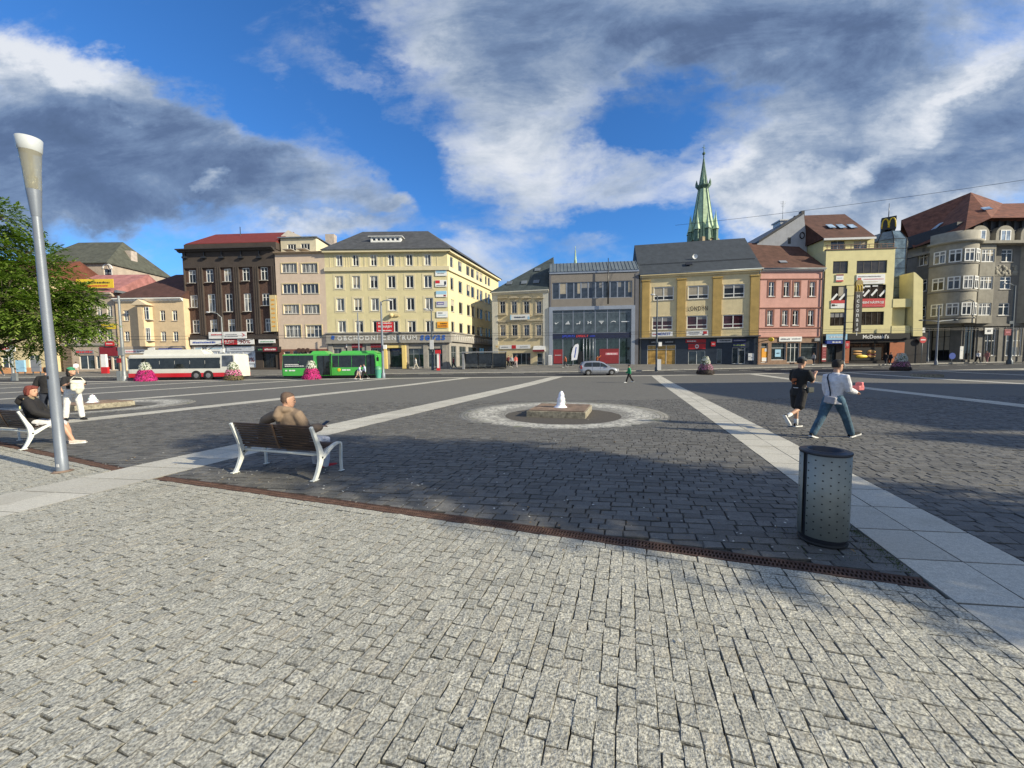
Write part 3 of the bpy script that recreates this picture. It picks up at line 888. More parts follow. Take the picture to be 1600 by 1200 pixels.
def sign(F, px, label, bm, texts=(), y=-.12, th=.06, cat='sign', name='sign', frame=None, shapes=(), group=None):
    """px=(x0,x1,y0,y1) in photo units on the facade; texts: (string, fu, fv, fw, fh, mat[, shear]) as fractions"""
    a, b, c, d = F.rect(*px, y=y)
    W, H = b - a, d - c
    o = F.w(a, c, y)
    e = empty(name, o, F.ang, label, cat, group)
    mb = MB(); mb.box(0, 0, 0, W, th, H)
    mb.build('board', bm, e)
    if frame:
        fb = MB(); t = .05
        fb.box(-t, -.01, -t, W + t, th, 0); fb.box(-t, -.01, H, W + t, th, H + t); fb.box(-t, -.01, 0, 0, th, H); fb.box(W, -.01, 0, W + t, th, H)
        fb.build('board_frame', frame, e)
    for q in shapes:   # coloured panels (fu0,fu1,fv0,fv1,mat)
        sb = MB(); sb.box(q[0] * W, -.012, q[2] * H, q[1] * W, 0, q[3] * H); sb.build('panel', q[4], e)
    for t in texts:
        if t[0] == '~':   # illegible small print: short strokes
            sb = MB(); r2 = random.Random(int(W * 1000 + t[2] * 50)); x = (t[1] - t[3] / 2) * W; x1 = (t[1] + t[3] / 2) * W; zc = t[2] * H; hh = t[4] * H
            while x < x1:
                l = r2.uniform(.25, .7) * hh
                sb.box(x, -.02, zc - hh / 2, min(x + l, x1), -.014, zc + hh * r2.uniform(.2, .5))
                x += l + hh * r2.uniform(.15, .35)
            sb.build('small_print', t[5], e)
        else:
            text_mesh('lettering', t[0], t[5], t[3] * W, t[4] * H, .016, t[6] if len(t) > 6 else 0, .015, e, (t[1] * W, 0, t[2] * H))
    return e, W, H
C_red = mat('sign red', (.50, .02, .025), .45, .08, 3)
C_dred = mat('sign dark red', (.20, .012, .02), .5, .08, 3)
C_white = mat('sign white', (.74, .74, .72), .5, .05, 3)
C_blue = mat('sign blue', (.02, .06, .32), .45, .05, 3)
C_navy = mat('sign navy', (.012, .018, .05), .45, .1, 2)
C_black = mat('sign black', (.014, .014, .015), .4, .1, 2)
C_yel = mat('sign yellow', (.72, .50, .03), .5, .06, 3)
C_orange = mat('sign orange', (.75, .33, .02), .5, .06, 3)
C_green = mat('sign green', (.10, .30, .15), .5, .06, 3)
C_lgrey = mat('sign pale grey', (.50, .51, .52), .5, .05, 3)
C_grey = mat('sign grey', (.22, .23, .25), .5, .05, 3)
C_lblue = mat('sign pale blue', (.30, .52, .68), .5, .05, 3)
C_cream = mat('sign cream', (.66, .60, .42), .5, .05, 3)
C_tan = mat('sign tan', (.58, .47, .25), .6, .08, 3)
C_pink = mat('sign pink', (.62, .2, .24), .5, .05, 3)

def shopfront(F, x0, x1, y0, y1, frame=None, pane=None, cols=2, trans=.8, name='shop_window', y=.12, door=False):
    r = F.rect(x0, x1, y0, y1)
    r = (r[0], r[1], max(r[2], .05), r[3])
    F.holes.append(r)
    F.wins.append((r, dict(cols=cols, trans=trans, fm=frame or M_white, gm=pane or G_shop, y=y, fw=.07, sill=False, name='door' if door else name)))
    return r
def addwin(F, x0, x1, y0, y1, **k):
    r = F.rect(x0, x1, y0, y1); F.holes.append(r); F.wins.append((r, k)); return r
def flush(F):
    for r, k in F.wins: window(F, r, **k)
    F.wins = []
# ================================================================ THE ROW OF BUILDINGS (left to right)
# -- 1 yellow house at the far left, behind the tree
M_cream = mat('cream plaster', (.60, .50, .30), .9, .08, 1.2, .15, 30, streak=.25)
M_orangeb = mat('orange plinth', (.55, .28, .13), .9, .1, 2)
F = Fac('corner_house', 'cream yellow house with orange plinth behind the tree, furthest left', -150, 55, 73, 56)
H = F.height(30, 430)
for x in (-120, -80, -40, 0, 35):
    for (a, b) in ((448, 470), (490, 514)): addwin(F, x - 5, x + 7, a, b, cols=2, trans=.7)
for (a, b) in ((-60, -30), (3, 22), (45, 62)): shopfront(F, a, b, 555, 583, cols=2)
body(F, H, F.holes, M_cream); flush(F)
flat_band(F, 0, .9, .05, M_orangeb, 'plinth', 0, F.W); band(F, H - .5, H, .4, M_cream)
gable_roof(F, H, 3.2, 11, roof_mat('red-brown tiles', (.15, .055, .035)))
shadow_sign = sign(F, (0, 24, 540, 549), 'small white shop sign on the cream yellow house behind the tree', C_white, [('~', .5, .5, .8, .4, C_red)])

# -- 2 tall house with green mansard roof, behind
M_beige = mat('beige render', (.40, .33, .26), .9, .1, 1.2, .2, 30, streak=.4)
M_groof = roof_mat('mossy green roof', (.085, .088, .068))
F = Fac('tall_house', 'tall old house with mossy green roof and arched attic window, yellow banner below it', 60, 66, 180, 66)
H = F.height(150, 434)
addwin(F, 136, 148, 424, 440, cols=3); addwin(F, 162, 174, 420, 436, cols=2, trans=.6)
Hw = F.height(168, 412)
body(F, Hw, F.holes, M_beige); flush(F)
gable_roof(F, Hw, F.uv(150, 380, 6)[1] - Hw, 12, M_groof, hipl=2, hipr=3, over=.3)
mb = MB(); u, v = F.uv(150, 384); mb.box(u - .9, 5, v - 1.5, u + .9, 6.2, v + .6); mb.build('chimney', M_chim, F.root)
# arched hood over the attic window
u, v = F.uv(168, 420)
mb = MB(); mb.lathe([(1.0, 0), (1.0, .12)], 12, (0, 0, 0), 0, math.pi)
mb = MB(); n = 12
for k in range(n):
    a0, a1 = math.pi * k / n, math.pi * (k + 1) / n
    r0, r1 = .62, .82
    q = [(u + r * math.cos(a_), -.08, v + .05 + r * math.sin(a_)) for r, a_ in ((r0, a0), (r1, a0), (r1, a1), (r0, a1))]
    mb.add(q + [(p[0], .05, p[2]) for p in q], [(0, 1, 2, 3), (4, 7, 6, 5), (1, 5, 6, 2), (0, 3, 7, 4)])
mb.build('arch_hood', M_white, F.root)

# -- 3 grey-beige house with the shops, red porch
F = Fac('old_house', 'grey beige old house with stone ground floor and dark red shop', 100, 57.6, 187, 57.6)
H = F.height(150, 458)
for x in (118, 139, 155, 171):
    addwin(F, x - 4.2, x + 4.2, 477, 496, cols=2, trans=.68); addwin(F, x - 4.2, x + 4.2, 514, 532, cols=2, trans=.68)
shopfront(F, 124, 148, 555, 577, cols=2, trans=None); shopfront(F, 150, 156, 556, 576, cols=1, trans=None)
shopfront(F, 160, 174, 557, 578, cols=2, pane=glass('red shop glass', (.10, .012, .015))); shopfront(F, 176, 185, 557, 578, cols=1, door=True)
body(F, H, F.holes, M_beige); flush(F)
band(F, H - .7, H, .6, M_beige); flat_band(F, F.height(150, 540), F.height(150, 536.5), .2, M_stone)
flat_band(F, F.height(170, 556), F.height(170, 542), .12, C_dred, 'shop_fascia', F.uv(157, 550)[0], F.W)
mb = MB(); r = F.rect(100, 113, 543, 579)
for k in range(9): mb.box(r[0], -.08, k * .45, r[1], .01, k * .45 + .38)
mb.build('rustication', mat('brown rusticated stone', (.16, .12, .09), .9, .15, 3), F.root)
Mp = roof_mat('faded pink roof', (.36, .16, .15))
gable_roof(F, H, F.uv(160, 431, 5.5)[1] - H, 11, Mp, hipl=.1, over=.2)
mb = MB(); u0 = F.uv(184, 455)[0]; mb.box(u0 - .2, -.3, H, u0 + .25, 6, H + .35); mb.build('parapet', M_zinc, F.root)
sign(F, (158, 182, 506, 514), 'lime yellow sign between the upper windows of the grey beige house', C_yel, [('~', .45, .5, .7, .3, C_grey)], y=-.06)
sign(F, (164, 178, 533.5, 540.5), 'small red sign above the dark red shop porch', C_red, [('~', .5, .5, .7, .25, C_white)], y=-.35)
sign(F, (118, 146, 547, 552.5), 'red and white lettered sign over the twin shop windows of the stone ground floor', C_grey, [('~', .5, .5, .9, .6, C_red)], y=-.1)

sign(F, (119, 177, 436, 450), 'yellow banner hung under the green roof behind the tree', C_yel, [('~', .5, .62, .8, .25, C_black), ('~', .5, .25, .7, .2, C_red)], y=-.4, cat='banner', name='banner')
# -- 4 beige house with an oriel
M_peach = mat('peach render', (.60, .46, .29), .9, .07, 1.4, .15, 30, streak=.2)
M_peach2 = mat('peach trim', (.60, .49, .34), .9, .06, 2)
F = Fac('oriel_house', 'low peach house with a projecting oriel under a brown roof, beside the brown building', 188, 57.4, 293, 57.2)
H = F.height(235, 466)
for x in (197, 254, 273):
    addwin(F, x - 4, x + 4, 485, 501, cols=2, trans=.7, sill_m=M_beige); addwin(F, x - 4 + 1.5, x + 4 + 1.5, 518, 533, cols=2, trans=.7, sill_m=M_beige)
shopfront(F, 197, 240, 558, 578, cols=4); shopfront(F, 246, 286, 558, 578, cols=3)
body(F, H, F.holes, M_peach); flush(F)
band(F, H - .5, H, .5, M_white); flat_band(F, F.height(235, 545), F.height(235, 541), .12, M_beige)
r = F.rect(220, 240, 478, 541.5)
ou0, ou1, ov0, ov1 = r
ob = MB(); ow = [F.rect(224.5 - 2.5, 232.5 - .5, 479.5, 499, -.9), F.rect(224.5, 234, 512, 532, -.9)]
wall_panel(ob, ou1 - .55, ov1, ow, .15, ov0, ou0 + .55, -.9)
ob.add([(ou0, 0, ov0), (ou0 + .55, -.9, ov0), (ou0 + .55, -.9, ov1), (ou0, 0, ov1)], [(0, 1, 2, 3)])
ob.add([(ou1 - .55, -.9, ov0), (ou1, 0, ov0), (ou1, 0, ov1), (ou1 - .55, -.9, ov1)], [(0, 1, 2, 3)])
ob.add([(ou0, 0, ov0), (ou0 + .55, -.9, ov0), (ou1 - .55, -.9, ov0), (ou1, 0, ov0)], [(3, 2, 1, 0)])
orl = ob.build('oriel', M_peach, F.root)
window(F, ow[0], 2, .7, y=-.82, parent=orl, name='oriel_window'); window(F, ow[1], 3, .65, y=-.82, parent=orl, name='oriel_window')
mb = MB(); um = (ou0 + ou1) / 2
mb.add([(ou0 - .25, -1.15, ov1), (ou1 + .25, -1.15, ov1), (um, -1.15, ov1 + .8), (ou0 - .25, .4, ov1), (ou1 + .25, .4, ov1), (um, .4, ov1 + .8)], [(0, 1, 2), (0, 2, 5, 3), (2, 1, 4, 5), (0, 3, 4, 1)])
mb.build('oriel_pediment', M_peach2, F.root)
gable_roof(F, H, F.uv(250, 431, 5.5)[1] - H, 11, roof_mat('dark brown tiles', (.085, .042, .034)), over=.1, hipl=4.5)
mb = MB(); u, v = F.uv(263, 432); mb.box(u - 1.6, 5.2, v - .8, u + 1.6, 6.2, v + .35)
for k in range(5): mb.tube([(u - 1.3 + k * .6, 5.7, v + .3), (u - 1.3 + k * .6, 5.7, v + .8)], .07, 6)
mb.build('chimney', M_chim, F.root)
sign(F, (195, 227, 546, 552), 'white and pink shop sign at the left under the peach house', C_white, [('~', .3, .5, .5, .5, C_pink), ('~', .78, .5, .35, .45, C_grey)])
sign(F, (231, 242, 543, 556), 'small square white and red sign between the shops of the peach house', C_white, [('~', .5, .65, .7, .15, C_red), ('~', .5, .35, .6, .12, C_red)], y=-.25)
sign(F, (248, 284, 544, 552), 'blue shop sign at the right under the peach house', C_blue, [('~', .35, .5, .5, .5, C_white), ('~', .85, .5, .2, .5, C_lblue)])

# -- 5 dark brown building
M_brown = mat('dark brown render', (.058, .045, .038), .9, .12, 1.0, .3, 20, streak=.3)
M_bbrick = mat('brown brick infill', (.085, .048, .036), .9, .3, 6, .6, 30)
F = Fac('brown_building', 'dark brown five bay building with heavy cornice and red metal roof', 296, 58, 438, 57.2)
H = F.height(355, 391)
xs1 = [298, 325.3, 353.5, 382.3, 411]; xs2 = [300.8, 328.7, 355.8, 384.8, 413.6]; xs3 = [304, 331.5, 359.5, 387.8, 418]
for k in range(5):
    y0 = (422.5 + 421.5 - k * .6, 421, 420, 418, 416)[k] if k else 422
    addwin(F, xs1[k] - 5.6, xs1[k] + 5.6, 421.5 - k * 1.2, 442 - k * 1.1, cols=2, trans=.68, fw=.1)
    if k in (1, 2, 3): addwin(F, xs2[k] - 5.6, xs2[k] + 5.6, 459.5 - k * .5, 488 - k * .5, cols=2, trans=.72, fw=.1)
    else: addwin(F, xs2[k] - 5.6, xs2[k] + 5.6, 460.5 - k * .6, 480.5 - k * .8, cols=2, trans=.68, fw=.1)
    addwin(F, xs3[k] - 5.2, xs3[k] + 5.6, 499.5 - k * .5, 520.5 - k * .6, cols=2, trans=.68, fw=.1)
up = list(F.holes)
gf = F.height(360, 529)
shopfront(F, 299, 399, 541, 574.5, cols=5, trans=None, pane=glass('papered display', (.42, .45, .50), .2, .5), frame=M_white)
shopfront(F, 411, 431, 552, 574.5, cols=2, trans=.8, frame=M_black, pane=G_dark, door=True)
holes = F.holes
# the wall with recessed brick bays between piers
pier = []
for k in range(5):
    u0, _, v0, _ = F.rect(xs3[k] - 11, xs3[k] + 11, 500, 524); _, u1, _, _ = F.rect(xs3[k] - 11, xs3[k] + 11, 500, 524)
    pier.append((u0, u1, F.height(360, 523), F.height(360, 417.5)))
mb = MB(); wall_panel(mb, F.W, H, pier + [h for h in holes if h not in up], .25, -.3, 0, 0)
v = [(0, 0, -.3), (F.W, 0, -.3), (F.W, 0, H), (0, 0, H), (0, 11, -.3), (F.W, 11, -.3), (F.W, 11, H), (0, 11, H)]
mb.add(v, [(4, 0, 3, 7), (1, 5, 6, 2), (5, 4, 7, 6), (3, 2, 6, 7)])
mb.build('wall', M_brown, F.root)
mb = MB()
for p in pier: wall_panel(mb, p[1], p[3], up, .12, p[2], p[0], .25)
mb.build('brick_infill', M_bbrick, F.root)
ws = F.wins; F.wins = []
for r, k in ws:
    if r in up: k['y'] = .32
    F.wins.append((r, k))
flush(F)
mb = MB()
for p in pier[1:] + [None]:
    u = (p[0] - .35) if p else F.W - .25
    for du in (-.32, 0, .32):
        if u + du < F.W - .05: mb.box(u + du - .09, -.07, gf + .6, u + du + .09, .01, F.height(360, 417))
mb.build('pilaster_ribs', M_brown, F.root)
band(F, H - .25, H + .2, .75, mat('cornice dark', (.04, .035, .033), .7, .1, 2), x0=-.45, x1=F.W + .0)
mb = MB(); mb.box(0, .35, H + .1, F.W, 10.6, F.height(355, 379)); mb.build('parapet', M_brown, F.root)
mb = MB()
for k, x in enumerate((290, 320, 347.5, 377.5, 406)):
    u, v = F.uv(x, 403); mb.box(u - .35, -.32, v - .12, u + .35, .01, v + .15); mb.box(u - .06, -.2, v, u + .06, -.05, H - .2)
mb.build('floodlights', M_black, F.root)
Hp = F.height(355, 379)
M_redr = roof_mat('red metal roof', (.17, .032, .028), var=.1)
gable_roof(F, Hp, F.uv(360, 367, 5)[1] - Hp, 10, M_redr, over=-.1, hipl=1.2, front_out=-.5, x1=F.W)
mb = MB(); u, v = F.uv(344, 366); mb.tube([(u, 4, v - .6), (u, 4, v + 2.4)], .05, 6); mb.build('mast', M_black, F.root)
flat_band(F, F.height(360, 531), F.height(360, 526), .28, M_brown, 'ledge')
sign(F, (326, 385, 518.5, 529), 'white banner with a red arrow across the brown building', C_white, [('~', .22, .62, .3, .22, C_red), ('~', .6, .6, .3, .14, C_grey), ('~', .6, .3, .35, .14, C_grey), ('>', .92, .5, .07, .55, C_red)], y=-.5, cat='banner', name='banner')
sign(F, (297, 397, 530.5, 538.5), 'long white and red sign with SLEVY 90% over the papered display', C_white, [('~', .22, .5, .36, .38, C_blue), ('SLEVY', .62, .5, .15, .62, C_white), ('90%', .86, .5, .17, .7, C_dred)], y=-.3, shapes=[(.49, .74, 0, 1, C_red)])
sign(F, (385, 399, 556, 568), 'pale poster with a big 0% at the right end of the papered display', mat('poster pale', (.58, .62, .68), .5, .05, 2), [('0%', .5, .5, .8, .55, C_dred)], y=.06, th=.02, cat='poster', name='poster')
sign(F, (303, 316, 541.5, 548), 'narrow white notice at the left of the papered display', C_white, [('~', .5, .5, .7, .3, C_lblue)], y=.04, th=.02, cat='poster', name='poster')
sign(F, (323, 352, 541.5, 549), 'pale poster with a red stroke in the middle of the display', C_white, [('~', .5, .6, .6, .25, C_lblue), ('/', .85, .5, .06, .7, C_red)], y=.04, th=.02, cat='poster', name='poster')
sign(F, (354, 397, 541.5, 549), 'wide pale poster at the upper right of the display', mat('poster grey', (.5, .53, .58), .5, .1, 2), [('~', .35, .5, .4, .25, C_grey)], y=.04, th=.02, cat='poster', name='poster')
sign(F, (404, 430, 530.5, 536), 'white and green sign high over the narrow dark entrance', C_white, [('~', .5, .4, .8, .3, C_green)], y=-.3)
sign(F, (400, 434, 541.5, 550), 'black and dark red canopy sign over the narrow dark entrance', C_black, [('~', .2, .5, .2, .3, C_green), ('~', .65, .5, .5, .35, C_white)], y=-.9, th=.85, shapes=[(.32, .97, .12, .88, C_dred)])
sign(F, (422, 432, 461, 518), 'tall tan vertical sign on the brown building beside the pinkish one', C_tan, [('~', .5, v_, .5, .05, C_orange) for v_ in (.15, .27, .39, .51, .63, .75, .87)], y=-.3, th=.15)

# -- 6 pale pink building with attic
M_pale = mat('pale pink render', (.58, .46, .36), .9, .05, 1.0, .12, 30, streak=.18)
F = Fac('pale_building', 'narrow pale pink building with paired wide windows and set back attic', 438, 57.1, 514, 56.8)
H = F.height(470, 394)
for (ya, yb, dx) in ((411.5, 426, 0), (443.5, 458.5, 1.6), (476, 490, 3.4)):
    for (a, b) in ((440, 464), (471, 496)): addwin(F, a + dx, b + dx, ya, yb, cols=4, trans=None, gm=G_curt if ya < 440 else None)
for (a, b) in ((446, 470.5), (478.5, 503)): addwin(F, a, b, 508, 527, cols=4, trans=.68)
shopfront(F, 444, 454, 549, 574, cols=1); shopfront(F, 458, 492, 548, 574, cols=3); shopfront(F, 496, 508, 549, 574, cols=1, door=True)
body(F, H, F.holes, M_pale); flush(F)
mb = MB()
for r in F.holes[:8]: surround(F, r, None, .12, .05, mb=mb)
mb.build('window_surrounds', M_cream, F.root)
band(F, H - .3, H, .45, mat('tan trim', (.38, .29, .2), .8, .1, 2))
M_rb = mat('red brown tiles wall', (.20, .085, .06), .6, .15, 5)
mb = MB(); wall_panel(mb, F.W, F.height(470, 545.5), F.holes, .1, -.3, 0, -.05); mb.build('shop_cladding', M_rb, F.root)
# attic storey set back
at0 = MB(); ya = 1.2
hh = [F.rect(449, 462.5, 381.5, 392.5, ya), F.rect(470, 484, 380.5, 391.5, ya)]
u1 = F.uv(494, 390, ya)[0]; Ht = F.uv(470, 372, ya)[1]
wall_panel(at0, u1, Ht, hh, .12, H, 0.2, ya)
at0.add([(.2, ya, H), (.2, 10, H), (.2, 10, Ht), (.2, ya, Ht), (u1, ya, H), (u1, ya, Ht), (F.W - .2, 4.5, H), (F.W - .2, 4.5, Ht - 1.2), (F.W - .2, 10, H), (F.W - .2, 10, Ht - 1.2)],
         [(0, 1, 2, 3)[::-1], (4, 6, 7, 5), (6, 8, 9, 7)])
ao = at0.build('attic', mat('attic cream', (.56, .50, .36), .9, .06, 2), F.root)
for r in hh: window(F, r, 3, None, y=ya + .07, parent=ao)
mb = MB(); mb.box(-.1, ya - .3, Ht, u1 + .3, 10, Ht + .14); mb.build('attic_roof', M_zinc, F.root)
# gable of the house behind seen above
mb = MB(); g0, g1, g2 = F.uv(437, 372, 3), F.uv(450, 359.5, 3), F.uv(478, 371.5, 3)
mb.extrude([(g0[0], Ht - .2), (g2[0], Ht - .2), (g2[0], g2[1] - .1), (g1[0], g1[1]), (g0[0] + .2, g0[1] + .3)], 'y', 3.0, 9.0)
mb.build('rear_gable', mat('gable cream', (.60, .54, .46), .9, .06, 2), F.root)
mb = MB()
for x in (468.5, 475, 482):
    u, v = F.uv(x, 547.5); mb.tube([(u, -.1, v), (u, -.28, v)], .34, 12)
mb.build('round_emblems', mat('brown emblem', (.07, .035, .025), .6, .1, 3), F.root)

# -- 7 big yellow corner building
M_yel = mat('yellow render', (.60, .53, .31), .9, .05, .9, .12, 25, streak=.15)
M_yel2 = mat('pale yellow trim', (.60, .53, .35), .85, .05, 2)
M_sroof = roof_mat('grey slate', (.070, .073, .078))
F = Fac('shopping_building', 'large yellow corner shopping building with stone fascia and slate hip roof', 514, 56.8, 702.5, 56.8)
H = F.height(610, 391); W7 = F.W
r4 = [490, 518.5, 0, 0, 645, 674]
zones = [((398, 416), [530, 555.5, 583.5, 611, 639.5, 668], 5), ((431.5, 451), [530, 556.5, 584, 611.8, 640, 668.5], 6.2), ((466.5, 486), [532, 559.2, 586, 613.2, 641.5, 670.5], 6.2)]
for (yy, xs, hw) in zones:
    for k, x in enumerate(xs): addwin(F, x - hw, x + hw, yy[0] - k * .25, yy[1] - k * .25, cols=2, trans=None, fw=.12)
for x in (534.5, 561.5, 588.5, 616, 643.5, 671.5): addwin(F, x - 6.2, x + 6.2, 501.5, 519.5, cols=2, trans=None, fw=.12)
nh = len(F.holes)
vf0, vf1 = F.height(610, 534.5), F.height(610, 521)
gx = [(521, 534), (541, 566), (573, 598), (604, 632), (637.5, 663), (669, 697)]
for k, (a, b) in enumerate(gx):
    shopfront(F, a, b, 544.5, 573.5, cols=3 if b - a > 20 else 2, trans=.7, frame=M_greyf if k != 3 else M_black)
M_sg = M_stone
mb = MB(); wall_panel(mb, W7, H, F.holes, .2, vf1, 0, 0)
mb.build('wall', M_yel, F.root)
mb = MB(); wall_panel(mb, W7, vf1, F.holes, .3, -.3, 0, .02); mb.build('ground_floor', M_stone, F.root)
ws = F.wins; F.wins = [(r, dict(k, y=.22 if i >= nh else .10)) for i, (r, k) in enumerate(ws)]
flush(F)
mb = MB()
for r in F.holes[:nh]: surround(F, r, None, .28, .03, mb=mb)
mb.build('window_surrounds', M_yel2, F.root)
for i in range(7):
    x = 517 + i * 29.6
    u = F.uv(x, 545)[0]; mb = MB(); mb.box(u - .32, -.12, 0, u + .32, .02, vf0)
    mb.build('stone_pier', M_stone, F.root)
mb = MB(); 
for a, b in gx[:1] + gx[3:]:
    r = F.rect(a, b, 536.5, 544); mb.box(r[0], .06, r[2], r[1], .12, r[3])
mb.build('brown_panels', mat('brown fascia panel', (.15, .06, .03), .6, .15, 3), F.root)
mb = MB()
for r in F.holes[:6]:
    for du in (-.9, r[1] - r[0] + .9): mb.box(r[0] + du - .05, -.03, F.height(610, 416.5), r[0] + du + .05, .01, H - .5)
mb.build('attic_strips', M_yel2, F.root)
# roof, continuing over the side wing
far = at(770, 74); far.z = 0
cl = Vector((F.w(W7, 0).x, F.w(W7, 0).y, 0))
sv = Vector((far.x - cl.x, far.y - cl.y, 0)); Ls = 22.0; sv = sv.normalized() * Ls
sl_ = (sv.dot(F.ux), sv.dot(F.uy))       # side direction in local coords
def sp(t, off=0.0): 
    n = Vector((sl_[1], -sl_[0])).normalized()
    return (W7 + sl_[0] * t / Ls + n.x * off, sl_[1] * t / Ls + n.y * off)
# side wall as its own panel set: build in a rotated child frame
sang = math.atan2(sl_[1], sl_[0])
side = MB(); shol = []
sf = Fac.__new__(Fac); sf.o = F.w(W7, 0); sf.ang = F.ang + sang; sf.ux = sv.normalized(); sf.uy = Vector((-sf.ux.y, sf.ux.x, 0)); sf.W = Ls; sf.root = F.root; sf.holes = []; sf.wins = []
cols_s = [(704, 709), (716.5, 722.5), (729, 734.5), (736, 741.5), (744.5, 748.5), (749.5, 754), (758, 761), (762.5, 766)]
def srow(yf0, yf1, sl0, sl1):
    for a, b in cols_s:
        m_ = (a + b) / 2 - 704
        r = sf.rect(a, b, yf0 + sl0 * m_, yf1 + sl1 * m_)
        sf.holes.append(r)
vals = []
for hz in ((398, 416), (431, 450.5), (466, 485.5), (501, 519)):
    r = F.rect(690, 700, hz[0], hz[1]); vals.append((r[2], r[3]))
for (v0, v1) in vals:
    for a, b in cols_s:
        u0, u1 = sf.uv(a, 450)[0], sf.uv(b, 450)[0]
        sf.holes.append((u0, u1, v0, v1)); sf.wins.append(((u0, u1, v0, v1), dict(cols=1, trans=None)))
for a, b in ((705, 713), (718, 728), (732, 745), (748, 758)):
    u0, u1 = sf.uv(a, 550)[0], sf.uv(b, 550)[0]; sf.holes.append((u0, u1, .1, 3.3)); sf.wins.append(((u0, u1, .1, 3.3), dict(cols=2, trans=.7, fm=M_greyf, gm=G_shop, sill=False, name='shop_window')))
srot = Matrix.Translation((W7, 0, 0)) @ Matrix.Rotation(sang, 4, 'Z')
def sbuild(mb, name, m): 
    o = mb.build(name, m, F.root); o.location = (W7, 0, 0); o.rotation_euler = (0, 0, sang); return o
mb = MB(); wall_panel(mb, Ls, H, sf.holes, .18, vf1, 0, 0); mb.add([(Ls, 0, -.3), (Ls, 9, -.3), (Ls, 9, H), (Ls, 0, H)], [(0, 1, 2, 3)])
sbuild(mb, 'side_wall', M_yel)
mb = MB(); wall_panel(mb, Ls, vf1, sf.holes, .2, -.3, 0, .01); sbuild(mb, 'side_ground_floor', M_stone)
for r, k in sf.wins:
    wo = window(F, r, **k)
    p = srot @ Vector(wo.location); wo.location = p; wo.rotation_euler = (0, 0, sang)
mb = MB(); mb.box(0, -.35, vf0, Ls, .02, vf1); mb.box(0, -.5, vf1, Ls, .02, vf1 + .18); sbuild(mb, 'side_fascia', M_stone)
vc = F.height(610, 419.5)
mb = MB(); mb.box(0, -.28, vc - .35, Ls, .01, vc + .22); mb.box(-.3, -.55, H - .35, Ls, .02, H); sbuild(mb, 'side_cornice', M_yel2)
# front bands
mb = MB(); mb.box(-.05, -.35, vf0, W7 + .32, .02, vf1); mb.box(-.15, -.5, vf1, W7 + .45, .02, vf1 + .18); mb.box(-.15, -.45, vf0 - .16, W7 + .4, .02, vf0)
mb.build('stone_fascia', M_stone, F.root)
mb = MB(); mb.box(0, -.28, vc - .35, W7 + .28, .01, vc + .22); mb.build('string_course', M_yel2, F.root)
mb = MB(); mb.box(-.1, -.55, H - .35, W7 + .5, .02, H); mb.build('eaves_cornice', M_yel2, F.root)
rh = F.uv(614, 361, 6)[1] - H
c0 = (-.3, -.7, H); c1 = (W7 + .75, -.7, H); e1 = sp(Ls + .5, .7); c2 = (e1[0], e1[1], H); c3 = (-.3, 13, H)
rl = (F.uv(566, 364, 6)[0], 6.2, H + rh); rr = (W7 - 4.0, 6.2, H + rh)
q = sp(Ls, -6.0); re = (q[0], q[1], H + rh)
q2 = sp(Ls + .5, -13); c4 = (q2[0], q2[1], H)
mb = MB(); mb.add([c0, c1, c2, c3, rl, rr, re, c4], [(0, 1, 5, 4), (1, 2, 6, 5), (0, 4, 3), (2, 7, 6), (3, 4, 5, 6, 7)])
mb.build('roof', M_sroof, F.root)
yy = .5
while yy < 6 and F.uv(602, 378.5, yy)[1] > H + rh * (yy + .7) / 6.9: yy += .05
mb = MB(); r = F.rect(579, 626, 370, 377.5, yy); u0, u1, v0, v1 = r
hh = [(u0 + .15 + k * (u1 - u0 - .3) / 6 + .12, u0 + .15 + (k + 1) * (u1 - u0 - .3) / 6 - .12, v0 + .12, v1 - .12) for k in range(6)]
wall_panel(mb, u1, v1, hh, .08, v0 - .3, u0, yy); mb.box(u0 - .3, yy - .25, v1, u1 + .3, yy + 2.2, v1 + .08)
mb.add([(u0, yy, v0 - .3), (u0, yy, v1), (u0, yy + 2, v1)], [(0, 1, 2)]); mb.add([(u1, yy, v0 - .3), (u1, yy, v1), (u1, yy + 2, v1)], [(0, 2, 1)])
dm = mb.build('dormer', M_white, F.root)
for r in hh: window(F, r, 1, None, y=yy + .05, fw=.05, sill=False, gm=G_blue, parent=dm)
antenna(F, F.uv(678, 362, 6)[0], 6, F.height(678, 366), 1.4)
mb = MB()
for x in (468, 478, 486): 
    u, v = F.uv(x + 5, 366, 8); 
mb.box(-2.6, 6, H + 1.5, -1.2, 7, F.uv(472, 366, 6)[1]); mb.build('chimney', M_chim, F.root)
# lettering
def facade_text(F, s, x0, x1, y0, y1, m, y, name='lettering', **k):
    r = F.rect(x0, x1, y0, y1, y)
    return text_mesh(name, s, m, r[1] - r[0], r[3] - r[2], .0, k.get('shear', 0), k.get('bold', .02), F.root, ((r[0] + r[1]) / 2, y, (r[2] + r[3]) / 2), k.get('spacing', 1.0))
M_wl = mat('white metal letters', (.62, .62, .60), .4, .05, 3)
facade_text(F, 'OBCHODN\u00cd CENTRUM', 527, 651, 523, 531.5, M_wl, -.38, spacing=1.35, bold=.03)
M_bl = mat('blue letters', (.03, .10, .36), .4, .05, 3)
facade_text(F, 'sevas', 656, 696, 523.5, 531.8, M_bl, -.38, spacing=1.15, bold=.03, shear=.15)
mb = MB(); u, v = F.uv(520, 527.5, -.38); mb.cbox((u, -.37, v), (.45, .02, .55), ry=.3); mb.build('blue_emblem', M_bl, F.root)
